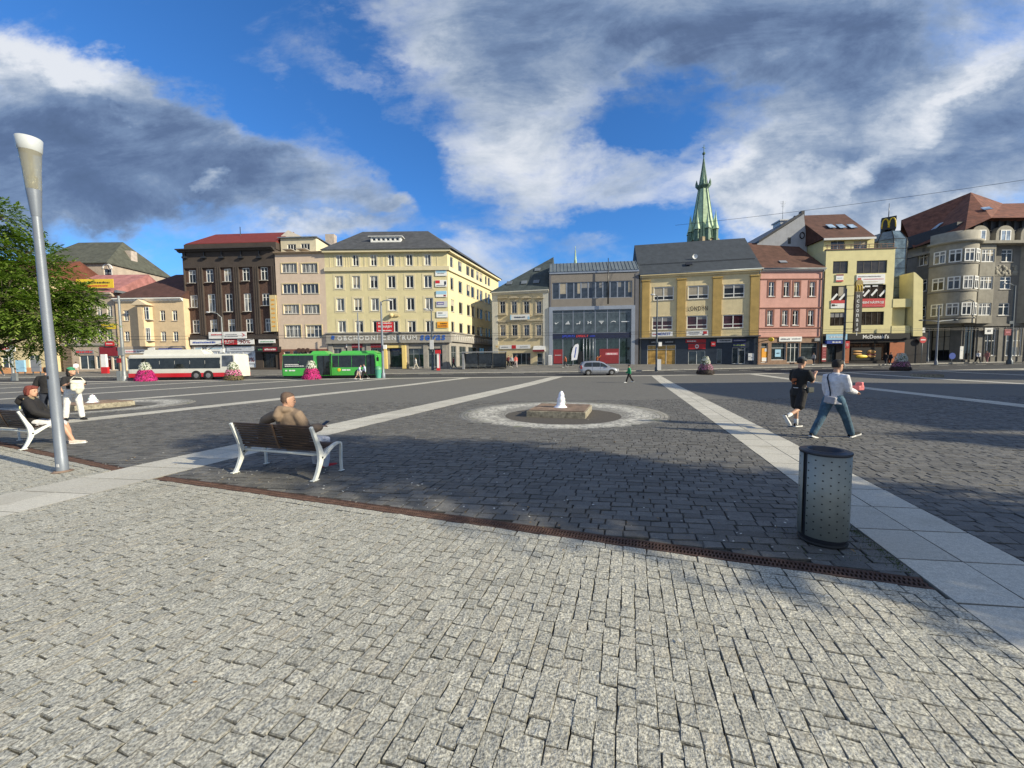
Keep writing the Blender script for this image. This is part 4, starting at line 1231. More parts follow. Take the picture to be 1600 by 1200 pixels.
# second line round the corner
t = text_mesh('side_lettering', 'ZLATNICTV\u00cd HODINY KLENOTY', M_wl, 15.5, .8, 0, 0, .02, F.root, (0, 0, 0), 1.3)
bpy.data.objects.remove(t)
sl2 = MB(); r2 = random.Random(4); x = 1.2
while x < 17: sl2.box(x, -.375, vf0 + .28, x + .09, -.355, vf1 - .28); sl2.box(x, -.375, vf1 - .4, x + .4 * r2.random() + .2, -.357, vf1 - .3); x += .78
sbuild(sl2, 'side_lettering', M_wl)
# signs of the yellow building
sign(F, (680, 698, 420, 431), 'top sign of the column by the yellow corner, pale blue and white', C_white, [('~', .5, .35, .6, .12, C_grey)], shapes=[(.08, .92, .45, .95, C_lblue)], group='stacked signs at the yellow corner')
sign(F, (680, 698, 437.5, 448), 'second sign from the top at the yellow corner, white with a red corner', C_white, [('~', .5, .2, .8, .15, C_grey)], shapes=[(.02, .4, .5, .95, C_red), (.78, .95, .3, .8, C_navy)], group='stacked signs at the yellow corner')
sign(F, (681, 698, 454.5, 464), 'third sign from the top at the yellow corner, sky blue over white', C_white, (), shapes=[(.02, .98, .45, .98, C_lblue), (.7, .92, .1, .35, C_dred)], group='stacked signs at the yellow corner')
sign(F, (681.5, 699, 470.5, 480), 'fourth sign from the top at the yellow corner, white with a navy bar', C_lgrey, [('~', .4, .62, .5, .2, C_white)], shapes=[(.05, .7, .4, .85, mat('sign violet', (.12, .1, .3), .5, .05, 3))], group='stacked signs at the yellow corner')
sign(F, (682, 699.5, 486.5, 496), 'fifth sign from the top at the yellow corner, white with grey print', C_white, [('~', .35, .75, .4, .18, C_black), ('~', .5, .4, .7, .12, C_lblue)], group='stacked signs at the yellow corner')
sign(F, (683, 700, 502.5, 512), 'orange yellow sign at the bottom of the column by the yellow corner', C_orange, [('~', .6, .68, .6, .22, C_black), ('~', .5, .3, .85, .2, C_dred)], group='stacked signs at the yellow corner')
sign(F, (588.5, 614.5, 503, 518.5), 'red and white banner across the first floor window of the yellow building', C_red, [('PRON\u00c1JEM', .5, .52, .8, .36, C_white), ('~', .5, .14, .8, .14, C_white), ('~', .5, .88, .8, .12, C_white)], y=-.06, cat='banner', name='banner')
sign(F, (540, 566, 537, 543.5), 'dark red shop sign with a white square, left of the yellow entrance', C_dred, [('~', .65, .5, .5, .4, C_pink)], y=-.1, shapes=[(.02, .22, .1, .9, C_white)])
sign(F, (573, 598, 537, 543), 'plain dark red striped sign next to the yellow entrance', C_dred, [('~', .5, .5, .9, .2, C_pink)], y=-.1)
sign(F, (610, 628, 544, 549.5), 'dark blue sign inside the yellow entrance portal', C_navy, [('~', .5, .6, .7, .35, C_blue), ('~', .5, .2, .6, .1, C_white)], y=.02)
mb = MB(); r = F.rect(600, 635.5, 540, 574)
t = .55
mb.box(r[0], -.5, 0, r[0] + t, -.002, r[3]); mb.box(r[1] - t, -.5, 0, r[1], -.002, r[3]); mb.box(r[0] + t, -.5, r[3] - .35, r[1] - t, -.002, r[3])
mb.build('entrance_portal', mat('entrance yellow', (.66, .50, .18), .7, .06, 3), F.root)
mb = MB(); u, v = F.uv(612, 493); mb.ball((u, -.25, v), .34, 10, 8); mb.box(u + .5, -.2, v - .15, u + 1.1, -.05, v + .15); mb.build('round_lamp', C_tan, F.root)
F7 = F

# -- 8 small cream house with stucco windows
M_buff = mat('buff render', (.60, .50, .31), .9, .07, 1.2, .2, 30, streak=.3)
M_buffp = mat('white corner pilaster', (.56, .54, .47), .9, .06, 1.5, streak=.25)
M_stuc = mat('stucco trim', (.44, .38, .27), .85, .1, 4)
F = Fac('stucco_house', 'small cream house with stucco framed windows between the yellow and the grey building', 770.3, 63.5, 858, 61.4)
H = F.height(812, 455)
for (ya, yb, xs) in ((470.5, 489.5, (785.3, 803.4, 822.6, 842)), (507.5, 524.5, (785.8, 804.2, 822.8, 841.8))):
    for x in xs: addwin(F, x - 4.1, x + 4.1, ya, yb, cols=2, trans=.7, sill_m=M_stuc)
nh = len(F.holes)
shopfront(F, 800.5, 829, 551.5, 570.5, cols=4, trans=None, frame=M_greyf); shopfront(F, 839, 848, 551.5, 570.5, cols=1, trans=.3, frame=M_white, door=True)
body(F, H, F.holes, M_buff); flush(F)
for i, r in enumerate(F.holes[:nh]):
    mb = MB(); surround(F, r, None, .2, .07, mb=mb)
    a, b, c, d = r
    if i < 4:
        if i in (1, 2): mb.extrude([(a - .35, d + .5), (b + .35, d + .5), ((a + b) / 2 + .35, d + .82), ((a + b) / 2 - .35, d + .82)], 'y', -.25, .01)
        mb.box(a - .4, -.3, d + .42, b + .4, .01, d + .54)
    else: mb.box(a - .3, -.12, d + .28, b + .3, .01, d + .36)
    mb.box(a - .28, -.22, c - .34, b + .28, .01, c - .2)
    mb.build('stucco_frame', M_stuc, F.root)
mb = MB(); w = .95; mb.box(0, -.1, 0, w, .01, H - .5); mb.box(F.W - w, -.1, 0, F.W, .01, H - .5); mb.build('corner_pilasters', M_buffp, F.root)
band(F, H - .55, H, .5, M_buffp); flat_band(F, F.height(812, 502.5), F.height(812, 500), .16, M_stuc, x0=w, x1=F.W - w)
M_dgr = roof_mat('dark green grey slate', (.055, .07, .072))
u_r = F.uv(866, 403, 6)[0]; hz = F.uv(866, 403, 6)[1]
mb = MB(); mb.add([(-.3, -.5, H), (F.W + .0, -.5, H), (F.W + .0, 6.5, hz + .3), (-.3, 13, H), (F.W, 13, H)], [(0, 1, 2), (0, 2, 3), (3, 2, 4), (1, 4, 2)])
mb.build('roof', M_dgr, F.root)
for (x, y) in ((796, 443), (819, 442), (838, 441), (840, 422)):
    # on the roof plane
    n = (Vector((F.W, -.5, H)) - Vector((-.3, -.5, H))).cross(Vector((F.W, 6.5, hz + .3)) - Vector((-.3, -.5, H)))
    d_ = ray(x, y); dl = Vector((d_.dot(F.ux), d_.dot(F.uy), d_.z)); ee = EYE - F.o; el = Vector((ee.dot(F.ux), ee.dot(F.uy), ee.z))
    t = (Vector((0, -.5, H)) - el).dot(n) / dl.dot(n); p = el + dl * t
    slope = math.atan2(hz + .3 - H, 7.0)
    sk = MB(); sk.cbox(p + Vector((0, -.05, .08)), (.95, .9, .1), rx=slope); sk.build('skylight', M_zinc, F.root)
sign(F, (797, 827.5, 491.5, 499.5), 'white and blue sign hung between the storeys of the small cream house', C_white, [('~', .5, .5, .55, .28, C_navy)], y=-.3, shapes=[(0, .06, 0, 1, C_lblue), (.9, 1, 0, .6, C_lblue)])
sign(F, (780.5, 828.5, 539, 545), 'long white fascia sign with a red roundel on the small cream house', C_white, [('~', .18, .5, .22, .25, C_grey), ('~', .8, .5, .25, .25, C_grey)], y=-.12, shapes=[(.4, .54, .05, .95, C_red)])
sign(F, (774, 779.5, 538.5, 544.5), 'little orange tile sign beside the long white fascia sign', C_cream, [('~', .5, .5, .4, .3, C_orange)])
mb_e = empty('awning', F.w(F.uv(843, 545)[0], F.height(843, 549.5)), F.ang, 'small white and brown awning over the narrow door of the cream house', 'awning')
mb = MB(); mb.extrude([(-.02, 0), (-.9, 0), (-.9, .25), (-.02, .95)], 'x', -.95, .95); mb.build('hood', C_lgrey, mb_e)
mb = MB(); mb.box(-.95, -.93, .0, .95, -.905, .3); mb.build('valance', C_dred, mb_e)
mb = MB(); mb.box(0, -1.0, 0, .02, -.1, .3)

# -- 9 grey glass fronted shop building
M_grey = mat('grey brown render', (.215, .195, .175), .85, .06, .8, .1, 30, streak=.2)
M_gmet = mat('brushed metal cladding', (.33, .36, .41), .4, .06, 1, metal=.5)
M_greyd = mat('grey party wall', (.13, .13, .145), .85, .08, 1)
F = Fac('glass_shop', 'modern grey building with a two storey glass front and seamed metal roof', 859, 61.3, 997, 60)
H = F.height(925, 426)
rr = F.rect(863, 988, 440, 466); F.holes.append(rr)
gl = F.rect(863.5, 986, 484, 570); gl = (gl[0], gl[1], .05, gl[3]); F.holes.append(gl)
body(F, H, F.holes, M_grey, rev=.25)
rb = empty('ribbon', (0, 0, 0))
bpy.data.objects.remove(rb)
# ribbon window of eleven lights
n = 11; wv = (rr[1] - rr[0]) / n
for k in range(n):
    window(F, (rr[0] + k * wv + .01, rr[0] + (k + 1) * wv - .01, rr[2], rr[3]), 1, None, fm=M_gmet, gm=G_blue, y=.12, fw=.08, sill=False)
# glazed screen
vs0, vs1 = F.height(925, 528.5), F.height(925, 520.5)
cols = [863.5, 879.5, 895.5, 912.5, 930, 949, 968, 986]
G_up = glass('upper shop glazing', (.045, .06, .068), .05, .8); G_lo = glass('lower shop glazing', (.02, .035, .033), .05, .8)
for k in range(7):
    a, b = F.uv(cols[k], 525)[0], F.uv(cols[k + 1], 525)[0]
    window(F, (a, b, vs1 + .01, gl[3]), 1, .88, fm=M_gmet, gm=G_up, y=.1, fw=.05, sill=False, name='upper_window')
    window(F, (a, b, .05, vs0 - .01), 1, None, fm=M_gmet, gm=G_lo, y=.1, fw=.05, sill=False, name='shop_window')
mb = MB(); t = .55
a, b, c, d = gl
mb.box(a - t, -.15, 0, a, .02, d + t); mb.box(b, -.15, 0, b + t, .02, d + t); mb.box(a, -.15, d, b, .02, d + t); mb.build('metal_portal', M_gmet, F.root)
mb = MB(); mb.box(0, -.06, 0, F.uv(859.5, 520)[0] + .2, .01, H - .1)
x1_ = b + t + .02; mb.box(x1_, -.06, 0, F.W, .01, H - .3); mb.build('side_strips', M_greyd, F.root)
mb = MB(); hb = F.height(925, 433); mb.box(0, -.12, H - .05, F.W, .02, H + .25); mb.build('eaves_board', M_gmet, F.root)
M_seam = mat('seamed zinc roof', (.155, .185, .20), .5, .12, .8, metal=.35, streak=.3)
z0, z1 = F.uv(925, 424)[1], F.uv(925, 409.5, 2.0)[1]
mb = MB(); mb.add([(-.1, -.2, H + .25), (F.W, -.2, H + .25), (F.W, 2.2, z1), (.2, 2.2, z1), (F.W, 11, z1 - .5), (.2, 11, z1 - .5), (0, 11, H), (F.W, 11, H)], [(0, 1, 2, 3), (3, 2, 4, 5), (0, 3, 5, 6), (1, 7, 4, 2)])
n = 24
for k in range(n + 1):
    x = .1 + k * (F.W - .2) / n
    p0 = Vector((x, -.2, H + .25)); p1 = Vector((x, 2.2, z1)); d_ = (p1 - p0)
    mb.tube([p0 + Vector((0, -.02, .04)), p1 + Vector((0, -.02, .04))], .035, 4)
mb.build('roof', M_seam, F.root)
fp = empty('flagpole', F.w(F.uv(949, 475)[0], F.height(949, 476), -.7), F.ang, 'dark pole fixed upright on the grey glass shop front', 'flagpole')
mb = MB(); hh = F.height(949, 405) - F.height(949, 476); mb.tube([(0, 0, 0), (0, 0, hh)], [.12, .05], 8); mb.box(-.05, 0, hh * .25, .05, .7, hh * .25 + .08); mb.box(-.05, 0, hh * .5, .05, .7, hh * .5 + .08); mb.build('pole', C_black, fp)
e, w_, h_ = sign(F, (863.5, 986, 520.8, 528.3), 'black fascia sign SPORTS DIRECT.com across the glass front'.replace('SPORTS DIRECT.com', 'with blue and red lettering'), C_navy, [('SPORTS', .205, .5, .17, .52, mat('sign bright blue', (.04, .07, .55), .4, 0), .25), ('DIRECT', .385, .5, .165, .52, mat('sign bright red', (.65, .05, .05), .4, 0), .25), ('.com', .51, .42, .07, .32, mat('sign bright blue', (.04, .07, .55), .4, 0), .25)], y=-.04, th=.12)
# white logos on the upper panes
C_logo = mat('white decal', (.60, .63, .66), .5, 0)
def decal(pts_list, x, y, s, label, holes=None):
    u, v = F.uv(x, y, .04)
    mb = MB()
    for pts in pts_list: mb.extrude([(u + p[0] * s, v + p[1] * s) for p in pts], 'y', .05, .07)
    return mb.build('logo_decal', C_logo, F.root)
decal([[(-1, .1), (-.75, .45), (-.75, .15), (-.5, -.05), (1, .6), (-.45, -.42), (-.85, -.3)]], 870.5, 505, .38, '')
decal([[(-1, -.5), (-.5, -.5), (-.35, -.15), (-.75, .05)], [(-.3, -.5), (.15, -.5), (-.15, .55), (-.5, .3)], [(.35, -.5), (.95, -.5), (.3, .95), (-.05, .75)]], 887, 505, .36, '')
decal([[(-1, -.4), (-.6, -.05), (.1, -.05), (.45, .25), (.6, .8), (.95, .85), (.8, -.2), (.6, -.45), (.2, -.2), (-.3, -.45)]], 903.5, 505, .36, '')
decal([[(-.9, -.6), (-.5, -.6), (-.3, 0), (-.5, .65), (-.9, .65), (-.7, 0)], [(.9, -.6), (.5, -.6), (.3, 0), (.5, .65), (.9, .65), (.7, 0)], [(-.35, -.12), (.35, -.12), (.35, .12), (-.35, .12)]], 921, 504, .34, '')
decal([[(-1, .5), (1, .5), (.85, .25), (-.85, .25)], [(-.7, .1), (.75, .1), (.5, -.15), (-.3, -.15)], [(-.2, -.3), (.4, -.3), (.1, -.65), (-.1, -.6)]], 939.5, 503.5, .42, '')
decal([[(-1, -.25), (-.5, .2), (.2, .42), (.9, .2), (1, -.15), (.6, .02), (.1, .15), (-.4, 0)]], 958, 503, .45, '')
decal([[(-1, -.1), (1, -.1), (1, .12), (-1, .12)]], 977, 502.5, .6, '')
Cpr = mat('red window poster', (.22, .02, .025), .5, .1, 2)
sign(F, (865, 879, 546, 568), 'dark red poster inside the leftmost ground floor pane of the glass shop', Cpr, [('~', .5, .6, .7, .07, C_lgrey)], y=.06, th=.02, cat='poster', name='poster')
sign(F, (937, 967, 545, 568), 'wide dark red poster inside the right ground floor panes of the glass shop', Cpr, [('~', .62, .66, .5, .1, C_white)], y=.06, th=.02, cat='poster', name='poster', shapes=[(.3, .95, .58, .74, C_pink)])
mb = MB(); r = F.rect(903, 911.5, 549, 570); mb.box(r[0], .04, .05, r[1], .09, r[3]); mb.build('door', C_black, F.root)
mb = MB(); r = F.rect(911.5, 926, 531, 570)
for k in range(4): mb.tube([(r[0] + k * .5, .02, .1), (r[0] + k * .5, .02, vs0)], .05, 6)
mb.build('door_mullions', M_gmet, F.root)
u, v = F.uv(859.5, 562)
bx = empty('meter_box', F.w(u - .1, 0, -.5), F.ang, 'white upright cabinet at the left foot of the glass shop', 'cabinet')
mb = MB(); mb.box(-.2, -.2, 0, .35, .2, 1.6); mb.build('cabinet_body', C_white, bx, bevel=.02)
mb = MB(); mb.box(-.16, -.215, .1, .31, -.202, 1.5); mb.build('door', C_lgrey, bx)
def skylight_on(F, p0, p1, p2, x, y, w, d, m, name='skylight'):
    """roof window where the sight line of photo point (x,y) meets the roof plane through three local points"""
    n = (Vector(p1) - Vector(p0)).cross(Vector(p2) - Vector(p0)).normalized()
    if n.z < 0: n = -n
    d_ = ray(x, y); dl = Vector((d_.dot(F.ux), d_.dot(F.uy), d_.z)); ee = EYE - F.o; el = Vector((ee.dot(F.ux), ee.dot(F.uy), ee.z))
    t = (Vector(p0) - el).dot(n) / dl.dot(n); p = el + dl * t
    hx = Vector((0, 0, 1)).cross(n).normalized(); up = n.cross(hx)
    mb = MB(); vs = []
    for k in (0, .09):
        for a, b_ in ((-1, -1), (1, -1), (1, 1), (-1, 1)): vs.append(p + hx * a * w / 2 + up * b_ * d / 2 + n * (k + .17))
    mb.add(vs, [(0, 1, 2, 3), (7, 6, 5, 4), (0, 4, 5, 1), (1, 5, 6, 2), (2, 6, 7, 3), (3, 7, 4, 0)])
    return mb.build(name, m, F.root)
G_sky = glass('roof window glass', (.30, .38, .45), .1, .8)
# -- 10 ochre building with pilasters
M_ochre = mat('pale ochre render', (.68, .57, .34), .9, .07, 1.1, .15, 28, streak=.3)
M_ochre2 = mat('ochre pilaster', (.44, .30, .10), .9, .1, 1.1, streak=.35)
F = Fac('pilaster_building', 'ochre building with tan pilasters, wide white windows and a big slate roof', 998.5, 60.2, 1183.5, 56.9)
H = F.height(1090, 426)
rows = (((1021.5, 1053, 448, 469), (1075, 1107.5, 446, 467), (1130.5, 1163.5, 444, 465)), ((1019, 1051, 494.5, 515), (1073, 1105.5, 493, 514), (1129.3, 1162, 491.5, 512.5)))
for rw in rows:
    for q in rw: addwin(F, *q, cols=2, trans=.3, fw=.13, y=.06, gm=G_dark if rw is rows[0] else glass('plum glass', (.05, .015, .02), .08, .5))
nh = len(F.holes)
vf = F.height(1090, 528)
M_navyw = mat('navy tiled ground floor', (.022, .032, .05), .35, .15, 2, streak=.1)
G_warm = glass('warm lit shop', (.36, .22, .06), .2, .4)
shopfront(F, 1011.5, 1056, 539, 570, cols=3, trans=.78, pane=G_warm); shopfront(F, 1075.5, 1102, 548, 569.5, cols=2, trans=None)
shopfront(F, 1120, 1128, 545, 568.5, cols=1, trans=None, frame=M_greyf); shopfront(F, 1144, 1154, 543, 568.5, cols=1, trans=None); shopfront(F, 1154.5, 1164.5, 543, 568.5, cols=1, trans=.85, door=True)
mb = MB(); wall_panel(mb, F.W, H, F.holes, .2, vf, 0, 0)
v = [(0, 0, -.3), (F.W, 0, -.3), (F.W, 0, H), (0, 0, H), (0, 13, -.3), (F.W, 13, -.3), (F.W, 13, H), (0, 13, H)]
mb.add(v, [(4, 0, 3, 7), (1, 5, 6, 2), (5, 4, 7, 6), (3, 2, 6, 7)]); mb.build('wall', M_ochre, F.root)
mb = MB(); wall_panel(mb, F.W, vf, F.holes, .2, -.3, 0, .03); mb.build('ground_floor', M_navyw, F.root)
flush(F)
for (a, b) in ((1003, 1014.5), (1057.5, 1070.5), (1113, 1126.5), (1171.5, 1185)):
    r = F.rect(a, b, 433, 526); mb = MB(); mb.box(r[0], -.22, vf + .1, r[1], .01, H - .75)
    mb.box(r[0] - .12, -.3, H - .95, r[1] + .12, .01, H - .75); mb.build('pilaster', M_ochre2, F.root)
mb = MB()
for r in F.holes[:nh]: surround(F, r, None, .1, .04, mb=mb)
mb.build('window_trims', M_ochre, F.root)
mb = MB(); mb.box(-.05, -.75, vf, F.W + .05, .02, vf + .18); mb.build('canopy', mat('canopy concrete', (.2, .19, .17), .8, .1, 2), F.root)
band(F, H - .55, H, .5, M_ochre)
M_sl2 = roof_mat('dark blue slate', (.052, .062, .074), var=.12)
rz = F.uv(1076, 379, 6.5)[1] - H
gable_roof(F, H, rz, 13, M_sl2, over=.15)
gutter(F, H + .05, M_zinc)
downpipe(F, .15, H); downpipe(F, F.W - .1, H)
P = [(-.15, -.4, H + .14), (F.W, -.4, H + .14), (F.W, 6.5, H + rz + .14)]
skylight_on(F, *P, 1076, 414, .9, .7, M_black)
mb = MB()
for k in range(60):
    x = .3 + k * (F.W - .6) / 59; zz = H + .14 + rz * (1.5 + .4) / 6.9
    mb.box(x - .03, 1.45, zz, x + .03, 1.5, zz + .14)
mb.box(.2, 1.46, zz + .1, F.W - .2, 1.49, zz + .14); mb.build('snow_guard', M_black, F.root)
u, v = F.uv(1085.7, 401, 2.2)
dish = MB(); dish.tube([(u, 2.2, v - 1.2), (u, 2.2, v)], .03, 6); dish.lathe([(.01, .0), (.2, .03), (.38, .12)], 14, (0, 0, 0))
dn = len(dish.v) - 14 * 3
for i in range(dn, len(dish.v)):
    p = dish.v[i]; dish.v[i] = (u + p[0], 2.15 - p[2], v + p[1])
dish.build('satellite_dish', C_white, F.root)
text_r = facade_text(F, 'LOND\u00ddN', 1074.5, 1106, 476.5, 485.5, mat('bronze letters', (.07, .05, .03), .6, .1, 4), -.05, spacing=1.15, bold=.012)
sign(F, (1018.5, 1051, 518, 525.5), 'white sign with blue lettering under the left window of the ochre building', C_white, [('MEREST', .6, .5, .62, .55, C_blue), ('~', .14, .5, .18, .3, C_red)], y=-.1)
sign(F, (1072.5, 1107, 516.5, 524.5), 'white sign with a red round emblem under the middle window of the ochre building', C_white, [('~', .35, .65, .5, .2, C_grey), ('~', .35, .3, .4, .12, C_grey)], y=-.1, shapes=[(.76, .93, .3, .85, C_red), (.72, .82, .1, .28, C_navy)])
sign(F, (1014, 1055, 531, 537.5), 'black fascia sign with white letters over the warm lit shop', C_black, [('~', .3, .5, .4, .35, C_lgrey), ('~', .78, .5, .3, .35, C_lgrey)], y=-.05)
sign(F, (1071.5, 1103, 530, 535.5), 'bright red fascia sign over the red framed door of the ochre building', C_red, [('~', .3, .5, .45, .45, C_white)], y=-.12)
sign(F, (1075.5, 1102.5, 537, 545.5), 'red panel with a white ring over the double door of the ochre building', C_red, [('o', .5, .5, .22, .75, C_white)], y=-.02)
sign(F, (1111, 1118, 534, 541), 'small red and white bracket sign on the navy ground floor', C_red, [('~', .5, .5, .6, .25, C_white)], y=-.5, th=.1)
sign(F, (1120, 1144, 529.5, 535), 'pale grey sign with dark print over the dark doorway', C_lgrey, [('~', .55, .5, .7, .35, C_navy)], y=-.12)
sign(F, (1145, 1166, 529.5, 534), 'navy blue fascia sign next to the pale grey one', mat('sign indigo', (.03, .03, .14), .5, .05), [('~', .5, .5, .85, .4, C_lgrey)], y=-.12)
sign(F, (1145, 1165, 536.5, 542), 'navy panel with yellow green letters over the white framed shop door', mat('sign indigo', (.03, .03, .14), .5, .05), [('~', .5, .5, .9, .5, mat('sign lime', (.45, .52, .15), .5, 0))], y=-.05)
sign(F, (1169, 1178, 552, 563), 'white notice board at the right end of the navy ground floor', C_white, [('~', .3, .6, .3, .12, C_grey), ('~', .7, .4, .3, .12, C_grey)], y=-.06, cat='notice board', name='notice_board')
F10 = F

# -- 11 pink house
M_pink = mat('pink render', (.56, .31, .26), .9, .07, 1.0, .12, 28, streak=.25)
M_pinkd = mat('dark pink trim', (.23, .10, .075), .9, .1, 3)
M_bstone = mat('brown stone base', (.25, .155, .10), .75, .15, 2.5, .2, 30)
F = Fac('pink_house', 'narrow pink house with brown stone ground floor and brown tiled roof', 1184.5, 57.0, 1281.5, 57.3)
H = F.height(1240, 421)
for (ya, yb, xs) in ((440.5, 463, (1205.5, 1228.8, 1244.8, 1269.2)), (485, 508, (1203, 1226.2, 1242.8, 1266.8))):
    for x in xs: addwin(F, x - 4.4, x + 4.4, ya, yb, cols=2, trans=.7, fw=.1, sill_m=M_white)
nh = len(F.holes)
vf = F.height(1240, 527)
shopfront(F, 1189, 1199.5, 536, 566.5, cols=1, trans=.8); shopfront(F, 1205, 1228, 535.5, 562.5, cols=1, trans=.7); shopfront(F, 1229.5, 1249, 535.5, 566, cols=3, trans=.75, door=True)
shopfront(F, 1251, 1277, 535.5, 562.5, cols=1, trans=.72, frame=M_greyf)
mb = MB(); wall_panel(mb, F.W, H, F.holes, .18, vf, 0, 0)
v = [(0, 0, -.3), (F.W, 0, -.3), (F.W, 0, H), (0, 0, H), (0, 12, -.3), (F.W, 12, -.3), (F.W, 12, H), (0, 12, H)]
mb.add(v, [(4, 0, 3, 7), (1, 5, 6, 2), (5, 4, 7, 6), (3, 2, 6, 7)]); mb.build('wall', M_pink, F.root)
mb = MB(); wall_panel(mb, F.W, vf, F.holes, .18, -.3, 0, -.03); mb.build('ground_floor', M_bstone, F.root)
flush(F)
for r in F.holes[:nh]: surround(F, r, M_pinkd, .22, .04)
for y in (436, 481, 512.5): v = F.height(1240, y); flat_band(F, v - .07, v + .07, .09, M_pinkd)
flat_band(F, vf - .05, vf + .1, .14, M_pinkd)
band(F, H - .35, H, .45, C_lgrey); gutter(F, H + .05, M_zinc, over=0); downpipe(F, F.W - .25, H)
M_brt = roof_mat('brown tiles', (.10, .048, .034), sz=3.2)
rz = F.uv(1240, 381, 6)[1] - H
gable_roof(F, H, rz, 12, M_brt, over=.05)
skylight_on(F, (0, -.4, H), (F.W, -.4, H), (F.W, 6, H + rz), 1222.5, 411, 1.1, .6, C_grey)
sign(F, (1217.5, 1253, 526, 533.5), 'white fascia sign over the glass door of the pink house', C_white, [('~', .28, .5, .42, .4, C_grey), ('~', .75, .55, .38, .25, C_grey)], y=-.15)
sign(F, (1273, 1281, 528, 533), 'small grey sign with two boxes at the right edge of the pink house', C_grey, [('~', .5, .5, .6, .3, C_lgrey)], y=-.2)
sign(F, (1211, 1220, 546, 557.5), 'pale blue poster in the dark shop window of the pink house', C_lblue, [('~', .5, .5, .5, .15, C_navy)], y=.06, th=.02, cat='poster', name='poster')
sign(F, (1190, 1199, 544, 565), 'tall orange and white poster at the left window of the pink house', C_orange, (), y=.06, th=.02, cat='poster', name='poster', shapes=[(.05, .95, .02, .3, C_white), (.5, .95, .75, .98, C_lgrey)])
e = empty('pennant', F.w(F.uv(1196, 531)[0], F.height(1196, 531), -1.2), F.ang, 'yellow round sign lamp on a bracket at the left of the pink house', 'sign')
mb = MB(); mb.ball((0, 0, 0), .42, 12, 8, sy=.5, sz=.75); mb.build('lamp_shade', C_yel, e)
mb = MB(); mb.tube([(-.1, 0, 0), (-1.1, 1.1, -.35)], .05, 6); mb.build('bracket', C_black, e)
sign(F, (1284.5, 1291, 537, 565), 'tall dark red panel sign with white letters between the pink and yellow houses', C_dred, [('~', .5, v_, .6, .04, C_pink) for v_ in (.2, .35, .5, .65)], y=-.4, shapes=[(.05, .95, .82, .98, C_white), (.05, .95, .1, .16, C_white)], th=.15)

# -- 12 yellow restaurant building
M_yb = mat('bright yellow render', (.68, .61, .32), .9, .05, 1.0, .1, 28, streak=.12)
F = Fac('restaurant_building', 'bright yellow building with dark window bands above a black fast food restaurant front', 1284, 57.2, 1390, 56.6)
H = F.height(1346, 389.5); W = F.W
G_br = glass('brown window band', (.035, .028, .022), .06, .6)
for q, c in (((1301.5, 1325, 408, 427.5), 2), ((1338.5, 1386, 407, 427), 4), ((1299, 1322.5, 446.5, 470), 2), ((1336.5, 1384, 445, 469), 4), ((1297, 1321, 488, 509), 3), ((1335, 1381, 487, 508), 5)):
    addwin(F, *q, cols=c, trans=None, fm=M_brownf, gm=G_br, fw=.06, sill=False)
vf = F.height(1340, 521)
shopfront(F, 1327, 1388, 535, 564, cols=3, trans=None, frame=C_black, pane=glass('restaurant glass', (.03, .018, .012), .06, .5))
shopfront(F, 1293, 1306, 540, 566, cols=2, trans=None, frame=C_black)
mb = MB(); wall_panel(mb, W, H, F.holes, .25, vf, 0, 0)
v = [(0, 0, -.3), (W, 0, -.3), (W, 0, H), (0, 0, H), (0, 12, -.3), (W, 12, -.3), (W, 12, H), (0, 12, H)]
mb.add(v, [(4, 0, 3, 7), (1, 5, 6, 2), (5, 4, 7, 6), (3, 2, 6, 7)]); mb.build('wall', M_yb, F.root)
mb = MB(); wall_panel(mb, W + 5, vf, F.holes, .2, -.3, 0, -.04); mb.box(W + .1, .0, 0, W + 5, 6, vf - .02); mb.build('ground_floor', mat('black brown fascia', (.022, .018, .018), .4, .15, 2), F.root)
flush(F)
mb = MB(); mb.box(-.05, -.12, H, W + .1, .3, H + .12); mb.build('parapet_cap', mat('brown cap', (.12, .06, .045), .7, .1), F.root)
mb = MB()
for k in range(12): mb.box(.2 + k * (W - .4) / 11 - .03, .1, H + .1, .2 + k * (W - .4) / 11 + .03, .16, H + .75)
mb.box(0, .08, H + .7, W, .18, H + .78); mb.box(0, .1, H + .4, W, .14, H + .45); mb.build('terrace_railing', mat('brown cap', (.12, .06, .045), .7, .1), F.root)
# set back attic with brown hip roof
ya = 1.6
r1 = F.rect(1298, 1320, 376, 391, ya); r2_ = F.rect(1334, 1355, 375.5, 390, ya)
Ha = F.uv(1330, 373, ya)[1]; ua = F.uv(1287, 380, ya)[0]; ub = F.uv(1366, 380, ya)[0]
mb = MB(); wall_panel(mb, ub, Ha, [r1, r2_], .15, H, ua, ya)
v = [(ua, ya, H), (ub, ya, H), (ub, ya, Ha), (ua, ya, Ha), (ua, 11, H), (ub, 11, H), (ub, 11, Ha), (ua, 11, Ha)]
mb.add(v, [(4, 0, 3, 7), (1, 5, 6, 2)]); at_ = mb.build('attic', M_yb, F.root)
for r in (r1, r2_): window(F, r, 2, None, y=ya + .08, fm=M_greyf, gm=G_blue, sill=False, parent=at_)
yr = 8.0
pr0 = F.uv(1255, 334, yr); pr1 = F.uv(1320, 334.5, yr)
A_ = (F.uv(1287.5, 376, ya - .6)[0], ya - .6, Ha); B_ = (F.uv(1366, 372, ya - .6)[0] + .3, ya - .6, Ha)
C_ = (pr1[0], yr, pr1[1]); D_ = (A_[0], yr, pr1[1]); E_ = (B_[0] + 1.5, 14, Ha)
mb = MB(); mb.add([A_, B_, C_, D_, E_, (A_[0], 14, Ha)], [(0, 1, 2, 3), (1, 4, 2), (2, 4, 5, 3), (0, 3, 5)])
rf12 = mb.build('roof', M_brt, F.root)
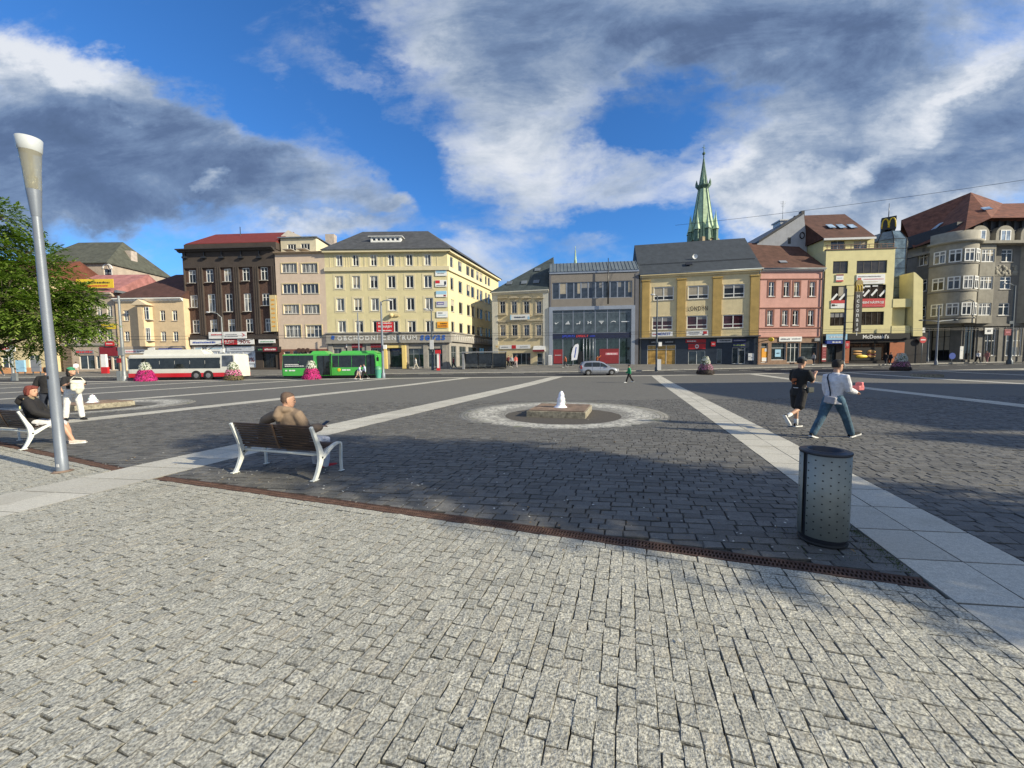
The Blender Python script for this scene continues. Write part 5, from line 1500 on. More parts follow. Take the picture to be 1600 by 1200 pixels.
mb = MB(); mb.box(A_[0], ya - .62, Ha - .28, B_[0], ya - .5, Ha + .02); mb.build('awning_edge', C_lgrey, F.root)
for x in (1297, 1313, 1330): skylight_on(F, A_, B_, C_, x, 355.5, .95, 1.3, G_sky)
# grey gable wall of the taller house behind, on the left
M_gw = mat('grey white gable render', (.34, .35, .37), .9, .08, .8, streak=.3)
yg = 5.0
g = [F.uv(1184, 379, yg), F.uv(1192, 383, yg), F.uv(1290, 420, yg), (A_[0] + .02, Ha), F.uv(1288, 376, yg), F.uv(1256, 334.5, yg)]
g = [F.uv(1256, 334.5, yg), F.uv(1183, 381, yg), (F.uv(1183, 381, yg)[0], 6), (A_[0] + .3, 6), (A_[0] + .3, F.uv(1290, 384, yg)[1])]
mb = MB(); mb.extrude(g, 'y', yg, 20)
mb.build('gable_wall', M_gw, F.root)
mb = MB(); q0 = F.uv(1185, 379.5, yg - .1); q1 = F.uv(1250, 337, yg - .1)
mb.extrude([(q0[0], q0[1]), (q1[0], q1[1]), (q1[0], q1[1] + .35), (q0[0], q0[1] + .35)], 'y', yg - .25, 20); mb.build('verge', M_black, F.root)
mb = MB(); a, b, c, d = F.rect(1219, 1232, 345, 362, 9); mb.box(a, 9, c - 2, b, 11, d); mb.box(a - .2, 8.8, d, b + .2, 11.2, d + .2); mb.build('stair_head', C_lgrey, F.root)
mb = MB()
for k, x in enumerate((1189, 1195, 1201, 1207, 1213)):
    a, b, c, d = F.rect(x - 2, x + 2, 374 - k * 3.8, 384 - k * 3.8, 9); mb.box(a, 9, c - 1, b, 9.8, d)
mb.build('ventilation_boxes', M_zinc, F.root)
u, v = F.uv(1253, 368, yg); mb = MB(); mb.lathe([(.55, -.01), (.55, .08), (.4, .08), (.4, 0)], 14, (0, 0, 0))
mb.v = [(u + p[0] * .7, yg - .02 - p[2], v + p[1]) for p in mb.v]; mb.build('round_window', M_black, F.root)
mb = MB(); a, b, c, d = F.rect(1231, 1235.5, 371, 381, yg); mb.box(a, yg - .03, c, b, yg + .05, d); mb.build('small_window', M_black, F.root)
antenna(F, F.uv(1223, 335, 10)[0], 10, F.uv(1223, 344, 10)[1], 3.2)
mb = MB(); a, b, c, d = F.rect(1251, 1256, 330, 338, 7.5); mb.box(a, 7.3, c - .5, b, 8, d); mb.build('chimney', M_black, F.root)
# glass tower with the cube sign
u, v0 = F.uv(1397, 467, 2.5); tz = F.uv(1397, 375, 2.5)[1]; tt = F.uv(1397, 360, 2.5)[1]
a, b, c, d = F.rect(1373, 1424, 380, 460, 2.5)
tx = (a + b) / 2; tr_ = (b - a) / 2
M_gt = glass('mirror tower glass', (.10, .14, .16), .03, 1.0)
mb = MB(); mb.lathe([(tr_, 0), (tr_, tz), (tr_ * .62, tt), (.01, tt)], 8, (tx, 4.0, 0), R(22.5), R(382.5), smooth=False); mb.build('glass_tower', M_gt, F.root)
mb = MB()
for k in range(8):
    an = R(22.5 + 45 * k); x = tx + tr_ * math.cos(an); y = 4 + tr_ * math.sin(an)
    mb.tube([(x, y, 0), (x, y, tz), (tx + tr_ * .62 * math.cos(an), 4 + tr_ * .62 * math.sin(an), tt)], .07, 4)
for zz in np.arange(4, tz + .1, 1.45): mb.lathe([(tr_ * 1.005, zz), (tr_ * 1.015, zz + .04), (tr_ * 1.005, zz + .08)], 8, (tx, 4, 0), R(22.5), R(382.5), smooth=False)
mb.build('tower_mullions', M_black, F.root)
# yellow balcony bay and fin
a, b, c, d = F.rect(1391, 1424, 468, 480)
mb = MB(); mb.box(W, -.05, c, b, .9, d + .1)
a2, b2, c2, d2 = F.rect(1391, 1424, 509, 520); mb.box(W, -.05, c2 - .05, b, .9, d2); mb.box(W, .5, d2, W + 2.2, .7, c)
mb.build('balconies', M_yb, F.root)
mb = MB(); q = [F.uv(1423, 525.5), F.uv(1437.5, 525.5), F.uv(1438.5, 438), F.uv(1427, 427), F.uv(1424, 426)]
mb.extrude([(p[0], p[1]) for p in q], 'y', -.35, 2.5); mb.build('fin_wall', M_yb, F.root)
e = empty('cube_sign', F.w(tx, tt, 4.0), R(-40), 'black cube sign with golden arches on top of the glass tower', 'sign')
cs = F.rect(1389.5, 1411.5, 333, 353, 4)
cw = (cs[1] - cs[0]) * .82; ch = cs[3] - cs[2]
mb = MB(); mb.box(-cw / 2, -cw / 2, .4, cw / 2, cw / 2, .4 + ch); mb.build('cube', C_black, e, bevel=.05)
mb = MB(); mb.lathe([(.5, 0), (.3, .45)], 8); mb.build('socket', C_black, e)
mb = MB(); mb.tube([(0, 0, .4 + ch), (0, 0, 2.6 + ch)], [.06, .03], 6); mb.build('mast', C_black, e)
def arches(parent, w, h, y, z, face=0.0, m=C_yel):
    mb = MB()
    for sgn in (-1, 1):
        pts = []
        for k in range(13):
            t = k / 12
            an = math.pi * t
            pts.append((sgn * w * .25 + w * .23 * math.cos(an), y, z + h * math.sin(an) ** .62))
        rr_ = [w * .055] * 13
        mb.tube(pts, rr_, 6)
    o = mb.build('arches', m, parent); o.rotation_euler = (0, 0, face); return o
arches(e, cw * .95, ch * .72, -cw / 2 - .02, .4 + ch * .14)
sign(F, (1338.5, 1383, 428.5, 443.5), 'white banner with a red square between the upper window bands of the yellow building', C_white, [('~', .45, .78, .8, .12, C_grey), ('~', .6, .5, .7, .1, C_pink), ('~', .5, .22, .5, .06, C_tan)], y=-.1, cat='banner', name='banner', shapes=[(.03, .16, .36, .64, C_red)])
sign(F, (1306.5, 1318, 428.5, 440), 'small white and dark red sign on the left under the top window', C_white, [('~', .5, .5, .6, .12, C_lblue)], y=-.1, shapes=[(0, 1, .8, 1, C_dred), (0, 1, 0, .2, C_red)])
sign(F, (1336.5, 1383, 466.5, 480), 'red banner HUDEBNI NASTROJE'.replace('HUDEBNI NASTROJE', 'with white lettering under slanted piano keys'), C_red, [('HUDEBN\u00cd N\u00c1STROJE', .5, .55, .92, .42, C_white), ('~', .5, .15, .9, .08, C_pink)], y=-.08, cat='banner', name='banner')
sign(F, (1298.5, 1322, 469, 481.5), 'small red over white banner with a dark guitar shape, left window of the yellow building', C_white, (), y=-.08, cat='banner', name='banner', shapes=[(0, 1, .6, 1, C_red), (.05, .25, .25, .5, C_black), (.2, .42, .32, .4, C_black)])
mb = MB()
for (xc, yc) in ((1345, 460), (1354, 458), (1366, 457), (1379, 458), (1304, 464), (1316, 464)):
    mb = MB()
    u, v = F.uv(xc, yc, .07); mb.cbox((u, .08, v), (.28, .02, 1.15), ry=R(40))
    if xc in (1345, 1354, 1366): mb.cbox((u + .1, .08, v + 1.0), (.75, .02, .28))
    mb.build('piano_key_print', C_white, F.root)
e, w_, h_ = sign(F, (1325, 1422, 521.5, 530), 'black fascia of the restaurant carrying white lettering', C_black, [("McDonald's", .45, .5, .42, .72, C_white)], y=-.3, th=.25)
sign(F, (1291, 1324, 522, 531), 'pale mirrored fascia panel at the left corner of the restaurant building', C_lblue, [('~', .5, .5, .7, .3, C_white)], y=-.3)
sign(F, (1292, 1319, 532, 537), 'blue fascia sign with white print over the side entrance', C_blue, [('~', .55, .5, .5, .5, C_white)], y=-.5, th=.4)
sign(F, (1321, 1327.5, 533, 544), 'small red sign box standing out left of the restaurant window', C_red, [('~', .5, .6, .6, .15, C_white), ('~', .5, .35, .5, .1, C_white)], y=-.5, th=.4)
C_bun = mat('poster bread', (.5, .26, .07), .6, .2, 3)
e, w_, h_ = sign(F, (1330, 1377, 543, 563), 'dark burger poster behind the restaurant window', C_black, (), y=.07, th=.02, cat='poster', name='poster')
mb = MB()
for (fx, fz, rx_, rz_, mm) in ((.2, .7, .16, .08, 0), (.2, .5, .16, .07, 0), (.35, .3, .2, .14, 1), (.66, .65, .15, .16, 0), (.66, .45, .16, .05, 2), (.66, .3, .15, .1, 0)):
    mb.mat(mm); mb.lathe([(.001, -.02), (1, -.02), (1, 0)], 12, (0, 0, 0)); n_ = 36
    for i in range(len(mb.v) - n_, len(mb.v)):
        p = mb.v[i]; mb.v[i] = (fx * w_ + p[0] * rx_ * w_, -.012 + p[2] * .3 - .005 * mm, fz * h_ + p[1] * rz_ * h_)
mb.build('burger_print', [C_bun, C_yel, C_dred], e)
mb = MB(); a, b, c, d = F.rect(1389, 1412, 535, 564); mb.box(a, -.1, .1, b, -.05, d); mb.build('orange_panel', mat('orange wall panel', (.36, .10, .03), .6, .1, 2), F.root)
mb = MB(); a, b, c, d = F.rect(1317, 1326, 540, 565); mb.box(a, -.1, .1, b, -.05, d); mb.build('orange_pillar', mat('orange wall panel', (.36, .10, .03), .6, .1, 2), F.root)

# -- 13 big grey building on the right
M_gr = mat('grey stucco', (.185, .175, .155), .9, .12, 1.0, .25, 25, streak=.5)
M_gr2 = mat('pale grey stucco', (.30, .28, .23), .9, .12, 1.0, .2, 25, streak=.4)
M_rt = roof_mat('red brown tiles big', (.17, .065, .038), sz=3.0, var=.3)
F = Fac('corner_block', 'big grey stuccoed block with bays, arched dormers and red brown roof at the right', 1500, 57.5, 1760, 57.5)
H = F.height(1560, 381)
bays = [(1518, 1547), (1566, 1584), (1596, 1622), (1640, 1668), (1690, 1716)]
rowy = ((389.5, 409.5), (432, 452), (473.5, 493))
for i, (ya, yb) in enumerate(rowy):
    for k, (a, b) in enumerate(bays):
        sh_ = -2.5 * i if k else -2.3 * i
        if k in (0, 2, 4): continue
        addwin(F, a + sh_ - 1, b + sh_ - 1, ya, yb, cols=2, trans=.7, fw=.13)
for (a, b) in ((1541, 1559), (1575, 1600), (1617, 1640), (1655, 1680)): addwin(F, a - 3, b - 3, 513, 556, cols=3, trans=.55, fw=.14)
shopfront(F, 1505, 1523, 510, 562, cols=2, trans=.6, frame=C_black)
body(F, H, F.holes, M_gr, depth=16); flush(F)
# projecting bays
for (a, b) in ((1514, 1548), (1594, 1624), (1686, 1720)):
    y_ = -.9
    u0, u1 = F.uv(a - 2, 440)[0], F.uv(b, 440)[0]
    v0, v1 = F.height(1530, 506), H - .3
    hh = []
    for i, (ya, yb) in enumerate(rowy):
        q = F.rect(a + 3 - 2.3 * i, b - 6 - 2.3 * i, ya, yb, y_); hh.append((u0 + .75, u1 - .75, q[2], q[3]))
    mb = MB(); wall_panel(mb, u1 - .6, v1, hh, .15, v0, u0 + .6, y_)
    sh = []
    for (p0, p1) in (((u0, 0), (u0 + .6, y_)), ((u1 - .6, y_), (u1, 0))):
        mb.add([(p0[0], p0[1], v0), (p1[0], p1[1], v0), (p1[0], p1[1], v1), (p0[0], p0[1], v1)], [(0, 1, 2, 3)])
    mb.add([(u0, 0, v0), (u0 + .6, y_, v0), (u1 - .6, y_, v0), (u1, 0, v0)], [(3, 2, 1, 0)])
    bo = mb.build('bay', M_gr2, F.root)
    for q in hh: window(F, q, 3, .7, y=y_ + .08, fw=.13, parent=bo, gm=G_curt)
# corner turret bay (rounded) and receding left wing
u0 = F.uv(1500, 440)[0]
uc, rc = -1.6, 2.9
v0 = F.height(1500, 506)
mb = MB(); mb.lathe([(rc, v0), (rc, H)], 14, (uc, .9, 0), R(180), R(360)); mb.lathe([(0.01, v0), (rc, v0)], 14, (uc, .9, 0), R(180), R(360))
tb = mb.build('corner_bay', M_gr2, F.root)
for i, (ya, yb) in enumerate(rowy):
    q = F.rect(1470, 1500, ya, yb, -1.5)
    for k in range(5):
        an = R(204 + k * 30); an2 = an + R(0)
        wo = window(F, (0, 1.28, 0, q[3] - q[2]), 2, .7, y=0, fw=.13, parent=tb, sill=False, gm=(G_curt, G_dark, G_blue)[(k + i) % 3])
        r_ = rc + .04; c0 = Vector((uc + r_ * math.cos(an), .9 + r_ * math.sin(an), q[2])); tdir = an + R(90)
        wo.rotation_euler = (0, 0, tdir); wo.location = c0 - Vector((math.cos(tdir), math.sin(tdir), 0)) * .64
for y in (412, 455, 497):
    mb = MB(); zz = F.uv(1485, y, -1.5)[1]; mb.lathe([(rc, zz - .12), (rc + .1, zz - .06), (rc + .1, zz + .06), (rc, zz + .12)], 14, (uc, .9, 0), R(180), R(360))
    mb.build('bay_course', M_gr, F.root)
# left wing, receding
wv = gpt(1424, 63.5) - F.w(0, 0); wl = Vector((wv.dot(F.ux), wv.dot(F.uy), 0))
Lw = wl.length; wa = math.atan2(-wl.y, -wl.x)
sf = Fac.__new__(Fac); sf.o = F.w(wl.x, 0, wl.y); sf.ang = F.ang + wa; sf.ux = Vector((math.cos(sf.ang), math.sin(sf.ang), 0)); sf.uy = Vector((-sf.ux.y, sf.ux.x, 0)); sf.W = Lw; sf.holes = []; sf.wins = []; sf.root = F.root
for i, (ya, yb) in enumerate(((396, 415), (437, 456), (478, 496))):
    r = sf.rect(1435 - 2 * i, 1450 - 2 * i, ya, yb); sf.holes.append(r); sf.wins.append((r, dict(cols=2, trans=.7, fw=.13)))
r = sf.rect(1455, 1484, 511, 563); sf.holes.append(r); sf.wins.append((r, dict(cols=3, trans=.7, fm=C_black, gm=G_dark, sill=False, fw=.1)))
mb = MB(); wall_panel(mb, Lw, H, sf.holes, .2, -.3, 0, 0); mb.add([(0, 0, -.3), (0, 10, -.3), (0, 10, H), (0, 0, H)], [(1, 0, 3, 2)])
def place_wing(o): o.location = (wl.x, wl.y, 0); o.rotation_euler = (0, 0, wa); return o
place_wing(mb.build('left_wing', M_gr, F.root))
wr = Matrix.Translation((wl.x, wl.y, 0)) @ Matrix.Rotation(wa, 4, 'Z')
for r, k in sf.wins:
    wo = window(F, r, **k); p = wr @ Vector(wo.location); wo.location = p; wo.rotation_euler = (0, 0, wa)
mb = MB(); mb.box(-.2, -.6, H - .25, Lw + .3, .02, H + .15); mb.box(0, -.25, v0 - .35, Lw, .02, v0); place_wing(mb.build('wing_cornice', M_gr2, F.root))
for r_, z0_, z1_ in ((rc + .45, H - .25, H + .15),):
    mb = MB(); mb.lathe([(rc, z0_), (r_, z0_ + .1), (r_, z1_), (.1, z1_)], 14, (uc, .9, 0), R(180), R(360)); mb.build('bay_cornice', M_gr2, F.root)
mb = MB(); mb.box(0, -1.3, H - .25, F.W, .02, H + .15); mb.build('main_cornice', M_gr2, F.root)
mb = MB(); mb.box(0, -.22, v0 - .4, F.W, .02, v0 - .05)
for k in range(26): mb.box(.3 + k * 1.02, -.1, 0, .36 + k * 1.02, .01, v0 - .4)
mb.build('base_course', M_gr, F.root)
# attic storey
Ha = F.height(1560, 352)
mb = MB(); mb.box(0, .3, H + .15, F.W, 14, Ha - .9); mb.lathe([(rc, H + .1), (rc, Ha - 1.2), (.01, Ha - 1.2)], 14, (uc, .9, 0), R(180), R(360)); mb.build('attic', M_gr2, F.root)
mb = MB(); mb.box(0, 1.0, H + .15, Lw, 8, Ha - 1.5); place_wing(mb.build('wing_attic', M_gr, F.root))
mb = MB(); mb.box(-1, .6, Ha - 1.1, F.W, 13, F.height(1560, 341.5) - .2)
for k in range(24): mb.box(.2 + k * 1.15, .3, Ha - 1.1, .45 + k * 1.15, .6, F.height(1560, 341.5) - .2)
mb.build('dark_boarding', mat('dark boarding', (.035, .038, .045), .7, .15, 2), F.root)
for x in (1534, 1573, 1612, 1651):
    u, v = F.uv(x, 367, -.5)
    mb = MB(); pts = [(u - 1.35, v - 1.35)]
    for k in range(13):
        an = math.pi * (1 - k / 12); pts.append((u + 1.35 * math.cos(an), v + .15 + 1.25 * math.sin(an)))
    pts.append((u + 1.35, v - 1.35)); mb.extrude(pts, 'y', -.35, 1.2); dmo = mb.build('arched_dormer', M_gr2, F.root)
    window(F, (u - .75, u + .75, v - .95, v + .75), 2, None, y=-.42, fw=.12, parent=dmo, gm=glass('dormer glass', (.28, .34, .42), .08, .8), sill=False)
# roof: two big hips
ap = F.uv(1517, 300.5, 8.5); e0 = F.height(1560, 341.5) - .2
lf = wr @ Vector((-.3, -.4, 0)); lb = wr @ Vector((-.3, 12, 0)); eL = F.uv(1421, 371, 6)[1]
ridge_l = F.uv(1411, 343, 14)
mb = MB()
A1 = (uc - rc * .4, -2.0, Ha - 1.25); A2 = (2.2, -.9, e0); A3 = (F.W, -.9, e0); P0 = (ap[0], 8.5, ap[1])
pr_ = F.uv(1567, 318, 8.5); P1 = (pr_[0], 8.5, pr_[1]); P2 = (F.W, 8.5, pr_[1] + .1)
L1 = (lf.x, lf.y, Ha - 1.4); P3 = (F.uv(1408, 344, 13)[0], 13, F.uv(1408, 344, 13)[1])
mb.add([A1, A2, A3, P0, P1, P2, L1, P3, (F.W, 17, e0), (P0[0], 20, e0)], [(0, 1, 3), (1, 2, 5, 4), (1, 4, 3), (6, 0, 3), (6, 3, 7), (4, 5, 8, 9), (3, 4, 9), (7, 3, 9)])
mb.build('roof', M_rt, F.root)
skylight_on(F, A1, A2, P0, 1541, 328, .9, 1.2, G_sky)
for (x, y) in ((1436, 350), (1444, 347), (1470, 337), (1430, 366), (1462, 358)): skylight_on(F, L1, A1, P0, x, y, .8, 2.2, G_sky)
# frieze relief panel
mb = MB(); r2 = random.Random(8); a, b, c, d = F.rect(1553, 1588, 415, 429)
for k in range(26): mb.ball((r2.uniform(a, b), -.02, r2.uniform(c, d)), r2.uniform(.15, .38), 7, 5, sy=.35)
mb.box(a - .2, -.06, c - .15, b + .2, .01, c); mb.build('relief_frieze', M_gr2, F.root)
sign(F, (1539, 1551.5, 512, 522) , 'small white square sign high on the pillar of the grey block', C_white, [('~', .5, .5, .4, .3, C_black)], y=-.4)
sign(F, (1436, 1446, 512, 521), 'white square sign beside the yellow fin wall', C_white, [('~', .5, .5, .4, .3, C_black)], y=-.4)
sign(F, (1500, 1505, 541, 561), 'white upright light panel beside the dark entrance of the grey block', C_white, [('~', .5, .7, .5, .03, C_lblue)], y=-.3)

# -- 14 church spire behind the ochre building
M_cop = mat('green copper', (.40, .52, .33), .7, .25, .8, .2, 12, streak=.35)
M_copd = mat('dark copper', (.10, .17, .12), .7, .3, 1)
M_chst = mat('church sandstone', (.30, .24, .15), .9, .2, .6, .4, 6, streak=.4)
base = at(1098, 118, 330); bx_, by_ = base.x, 118.0
ch = empty('church_tower', (bx_, by_, .7), R(20), 'green copper church spire with corner turrets behind the slate roof', 'church')
def cz(y): return at(1098, by_, y).z - .7
s_ = by_ / FPX
rb_ = 16.5 * s_
mb = MB(); mb.box(-rb_, -rb_, 0, rb_, rb_, cz(376)); mb.build('tower_shaft', M_chst, ch)
mb = MB(); prof = [(19 * s_, cz(377)), (16.5 * s_, cz(362)), (13.8 * s_, cz(345)), (9.8 * s_, cz(318)), (6.6 * s_, cz(296)), (4.3 * s_, cz(280)), (2.0 * s_, cz(262)), (.5 * s_, cz(248)), (.02, cz(243))]
mb.lathe(prof, 8, smooth=False); mb.build('spire', M_cop, ch)
mb = MB()
for k in range(8):
    an = 2 * math.pi * k / 8; mb.tube([(r_ * math.cos(an), r_ * math.sin(an), z_) for r_, z_ in prof], [.14] * 6 + [.12, .1, .05], 5)
mb.build('spire_ribs', M_copd, ch)
mb = MB(); mb.lathe([(6.3 * s_, cz(297)), (10.2 * s_, cz(292)), (10.2 * s_, cz(290.5)), (5.5 * s_, cz(289))], 8, smooth=False); mb.build('gallery', M_copd, ch)
for k in range(4):
    an = math.pi / 4 + k * math.pi / 2; mb = MB(); x, y = 9.2 * s_ * math.cos(an), 9.2 * s_ * math.sin(an)
    mb.lathe([(.35, cz(291)), (.35, cz(286)), (.02, cz(280))], 6, (x, y, 0)); mb.build('pinnacle', M_copd, ch)
for k in range(8):
    an = math.pi / 8 + k * math.pi / 4; rr2 = (17.5 if k % 2 else 19) * s_; x, y = rr2 * math.cos(an), rr2 * math.sin(an)
    mb = MB(); mb.lathe([(3.9 * s_, cz(381)), (3.9 * s_, cz(364))], 6, (x, y, 0), smooth=False); tu = mb.build('turret', M_copd, ch)
    mb = MB(); mb.lathe([(5.0 * s_, cz(363)), (2.6 * s_, cz(354)), (1.0 * s_, cz(344)), (.02, cz(335 if k % 2 else 332))], 6, (x, y, 0), smooth=False); mb.build('turret_cap', M_cop, tu)
mb = MB(); mb.tube([(0, 0, cz(246)), (0, 0, cz(226))], [.16, .07], 6); mb.ball((0, 0, cz(240)), .45, 8, 6); mb.tube([(-.6, 0, cz(231)), (.6, 0, cz(231))], .08, 5); mb.build('finial', M_copd, ch)
# small spire further left
b2_ = at(899, 150, 400); e = empty('small_spire', (b2_.x, 150, .7), 0, 'thin green spire tip showing above the grey shop roof', 'church')
s2 = 150 / FPX; z2 = lambda y: at(899, 150, y).z - .7
mb = MB(); mb.lathe([(3.2 * s2, 0), (3.2 * s2, z2(425))], 8, smooth=False); mb.build('tower_shaft', M_chst, e)
mb = MB(); mb.lathe([(3.6 * s2, z2(425)), (2.4 * s2, z2(411)), (1.2 * s2, z2(400)), (.2, z2(391))], 8, smooth=False); mb.tube([(0, 0, z2(392)), (0, 0, z2(385))], .1, 5); mb.build('spire', M_cop, e)

# -- buildings out of the picture at the right whose shadows fall across the square
M_off = mat('plain render', (.35, .3, .24), .9, .08, 1)
def shade_house(x0, y0, x1, y1, h, label, rh=2.5):
    e = empty('side_house', (x0, y0, 0), 0, label, 'building')
    mb = MB(); hs = []
    w, d = x1 - x0, y1 - y0
    nfl = max(1, int(h // 3.4))
    # west side faces the square
    n = max(1, int(d // 3)); hs = [(k * d / n + d / n * .3, k * d / n + d / n * .7, f * 3.4 + 1.1, f * 3.4 + 2.7) for k in range(n) for f in range(nfl)]
    wm = MB(); wall_panel(wm, d, h, hs, .2, 0, 0, 0)
    wm.v = [(p[1], d - p[0], p[2]) for p in wm.v]
    wm.add([(0, 0, 0), (w, 0, 0), (w, d, 0), (0, d, 0), (0, 0, h), (w, 0, h), (w, d, h), (0, d, h)], [(0, 1, 5, 4), (1, 2, 6, 5), (2, 3, 7, 6), (4, 5, 6, 7)])
    wm.build('wall', M_off, e)
    for q in hs:
        g = MB(); g.add([(.15, d - q[0], q[2]), (.15, d - q[1], q[2]), (.15, d - q[1], q[3]), (.15, d - q[0], q[3])], [(0, 1, 2, 3)]); g.build('window', G_dark, e)
    mb = MB(); mb.add([(-.4, -.4, h), (w + .4, -.4, h), (w + .4, d + .4, h), (-.4, d + .4, h), (w / 2, d * .25, h + rh), (w / 2, d * .75, h + rh)], [(0, 1, 4), (1, 2, 5, 4), (2, 3, 5), (3, 0, 4, 5)])
    mb.build('roof', M_brt, e)
shade_house(40, -3.9, 52, 15.5, 15.0, 'rendered house outside the picture on the right side of the square')
shade_house(62, 18, 76, 37, 15.5, 'taller rendered house outside the picture at the far right corner')
# ================================================================ STREET FURNITURE
M_cast = mat('white painted cast iron', (.62, .64, .60), .45, .06, 8, .1, 60)
M_slat = mat('dark brown slats', (.045, .026, .018), .55, .3, 6, .2, 60)
M_pole = mat('grey painted steel', (.185, .21, .25), .45, .08, 2, .08, 50, metal=.2, streak=.15)
M_polel = mat('galvanised steel', (.25, .27, .275), .5, .1, 2, metal=.4)
M_poled = mat('dark painted steel', (.07, .09, .11), .5, .1, 2, metal=.2)
M_rub = mat('rubber', (.018, .018, .018), .8, .1, 10)

def ribbon(mb, pts, widths, x0, x1):
    """flat cast bar following a centre line in the y/z plane"""
    P = [Vector((0, p[0], p[1])) for p in pts]; L = []; Rr = []
    for i, p in enumerate(P):
        t = (P[min(i + 1, len(P) - 1)] - P[max(i - 1, 0)]).normalized(); n = Vector((0, -t.z, t.y))
        L.append(p + n * widths[i] / 2); Rr.append(p - n * widths[i] / 2)
    for i in range(len(P) - 1):
        q = [L[i], L[i + 1], Rr[i + 1], Rr[i]]
        vs = [(x0, a.y, a.z) for a in q] + [(x1, a.y, a.z) for a in q]
        f = [(3, 2, 1, 0), (4, 5, 6, 7), (0, 1, 5, 4), (2, 3, 7, 6)]
        if i == 0: f.append((3, 0, 4, 7))
        if i == len(P) - 2: f.append((1, 2, 6, 5))
        mb.add(vs, f)
def curve(pts, n=6):
    out = []
    P = [Vector((p[0], p[1], 0)) for p in pts]
    for i in range(len(P) - 1):
        p0, p1, p2, p3 = P[max(i - 1, 0)], P[i], P[i + 1], P[min(i + 2, len(P) - 1)]
        for k in range(n):
            t = k / n
            q = .5 * ((2 * p1) + (-p0 + p2) * t + (2 * p0 - 5 * p1 + 4 * p2 - p3) * t * t + (-p0 + 3 * p1 - 3 * p2 + p3) * t ** 3)
            out.append((q.x, q.y))
    out.append((P[-1].x, P[-1].y)); return out
def bench(x, y, rz, label, L=1.62):
    e = empty('park_bench', (x, y, .006), rz, label, 'bench', 'slatted benches along the drain'); e.scale = (1, .84, 1)
    for xx in (0, L - .05):
        mb = MB()
        c1 = curve([(-.10, .0), (-.03, .10), (.05, .27), (.045, .42), (-.035, .60), (-.13, .80)]); n = len(c1)
        w1 = [.055 + .05 * math.exp(-((i / n - .5) / .2) ** 2) if i / n < .85 else .045 for i in range(n)]
        ribbon(mb, c1, w1, xx, xx + .05)
        c2 = curve([(.045, .30), (.14, .335), (.30, .42), (.44, .465), (.545, .455), (.565, .40), (.555, .2), (.56, .0)]); n = len(c2)
        w2 = [.085 - .05 * min(1, i / (n * .5)) for i in range(n)]
        ribbon(mb, c2, w2, xx + .002, xx + .048)
        mb.box(xx - .01, -.17, 0, xx + .06, -.03, .018); mb.box(xx - .005, .51, 0, xx + .055, .61, .015)
        mb.build('end_frame', M_cast, e, bevel=.006)
        bt = MB(); bt.tube([(xx - .004, .075, .315), (xx + .054, .075, .315)], .017, 10); bt.build('bolt_cap', M_rub, e)
    mb = MB(); mb.tube([(.03, .10, .345), (L - .03, .10, .345)], .022, 10); mb.build('rear_rail', M_cast, e)
    for k in range(8):
        f = k / 7; y_ = .10 + f * .40; z_ = .40 + .05 * math.sin(f * 2.2) ; sb = MB(); sb.cbox((L / 2, y_, z_ + .012), (L - .10, .040, .022), rx=.25 * (1 - f)); sb.build('seat_slat', M_slat, e, bevel=.004)
    for k in range(9):
        f = k / 8; y_ = .055 - f * .165 + .03 * math.sin(f * 3.1); z_ = .45 + f * .345; sb = MB(); sb.cbox((L / 2, y_ + .01, z_), (L - .10, .020, .034), rx=.42); sb.build('back_slat', M_slat, e, bevel=.004)
    mb = MB(); ribbon(mb, [(.03 - .0, .43), (-.02, .55), (-.07, .67), (-.115, .81)], [.02] * 4, L * .505, L * .505 + .035); mb.build('back_brace', mat('brown brace', (.11, .065, .04), .6, .1), e)
    return e
RZB = math.atan2(D2.y, D2.x)
bench(-4.42, 6.10, RZB, 'white framed brown slatted bench with the man in the brown hoodie, nearer the middle')
bench(-11.63, 8.40, RZB, 'white framed slatted bench at the left edge where the red haired woman sits')

# near lamp post
lx = gpt(98, 6.2)
e = empty('street_lamp', (lx.x, lx.y, 0), 0, 'tall grey lamp post with a glass funnel head standing nearest at the left', 'lamp post'); e.rotation_euler = (0, R(-1.0), 0)
zz = lambda py, px=60: at(px, lx.y, py).z
z1, z2, z3, z4 = zz(338), zz(297), zz(236), zz(217)
mb = MB(); mb.lathe([(.074, 0), (.074, .25), (.069, .26), (.067, 1.2), (.056, z1 - .6), (.053, z1)], 24); mb.build('pole', M_pole, e)
mb = MB(); mb.lathe([(.054, z1 - .01), (.057, z1), (.084, z2 - .02), (.087, z2)], 24); mb.build('lower_cone', M_pole, e)
mg = bpy.data.materials.new('milky lamp glass'); mg.use_nodes = True
_p = mg.node_tree.nodes['Principled BSDF']; _p.inputs['Base Color'].default_value = (.42, .41, .33, 1); _p.inputs['Roughness'].default_value = .12; _p.inputs['Transmission Weight'].default_value = .55; _p.inputs['IOR'].default_value = 1.2
mb = MB(); mb.lathe([(.086, z2 + .002), (.101, (z2 + z3) / 2), (.126, z3)], 24); gl_ = mb.build('glass_funnel', mg, e)
mb = MB(); mb.lathe([(0.0079, z2), (0.0396, z2 + .02), (0.0495, z2 + .2), (0.0198, z2 + .22), (0.0198, z3), (0.0726, z3)], 16); mb.build('reflector', mat('reflector metal', (.55, .53, .42), .25, .05, 3, metal=.8), e)
mb = MB(); mb.lathe([(0.1234, z3 - .01), (0.1320, z3), (0.1485, z4), (0.1419, z4 + .01), (0.0132, z4 + .015)], 24); mb.build('cap_ring', mat('cap grey', (.46, .49, .50), .4, .04, 2), e)
mb = MB(); mb.cbox((.02, -.076, .12), (0.0330, .01, .05)); mb.build('sticker', C_lgrey, e)
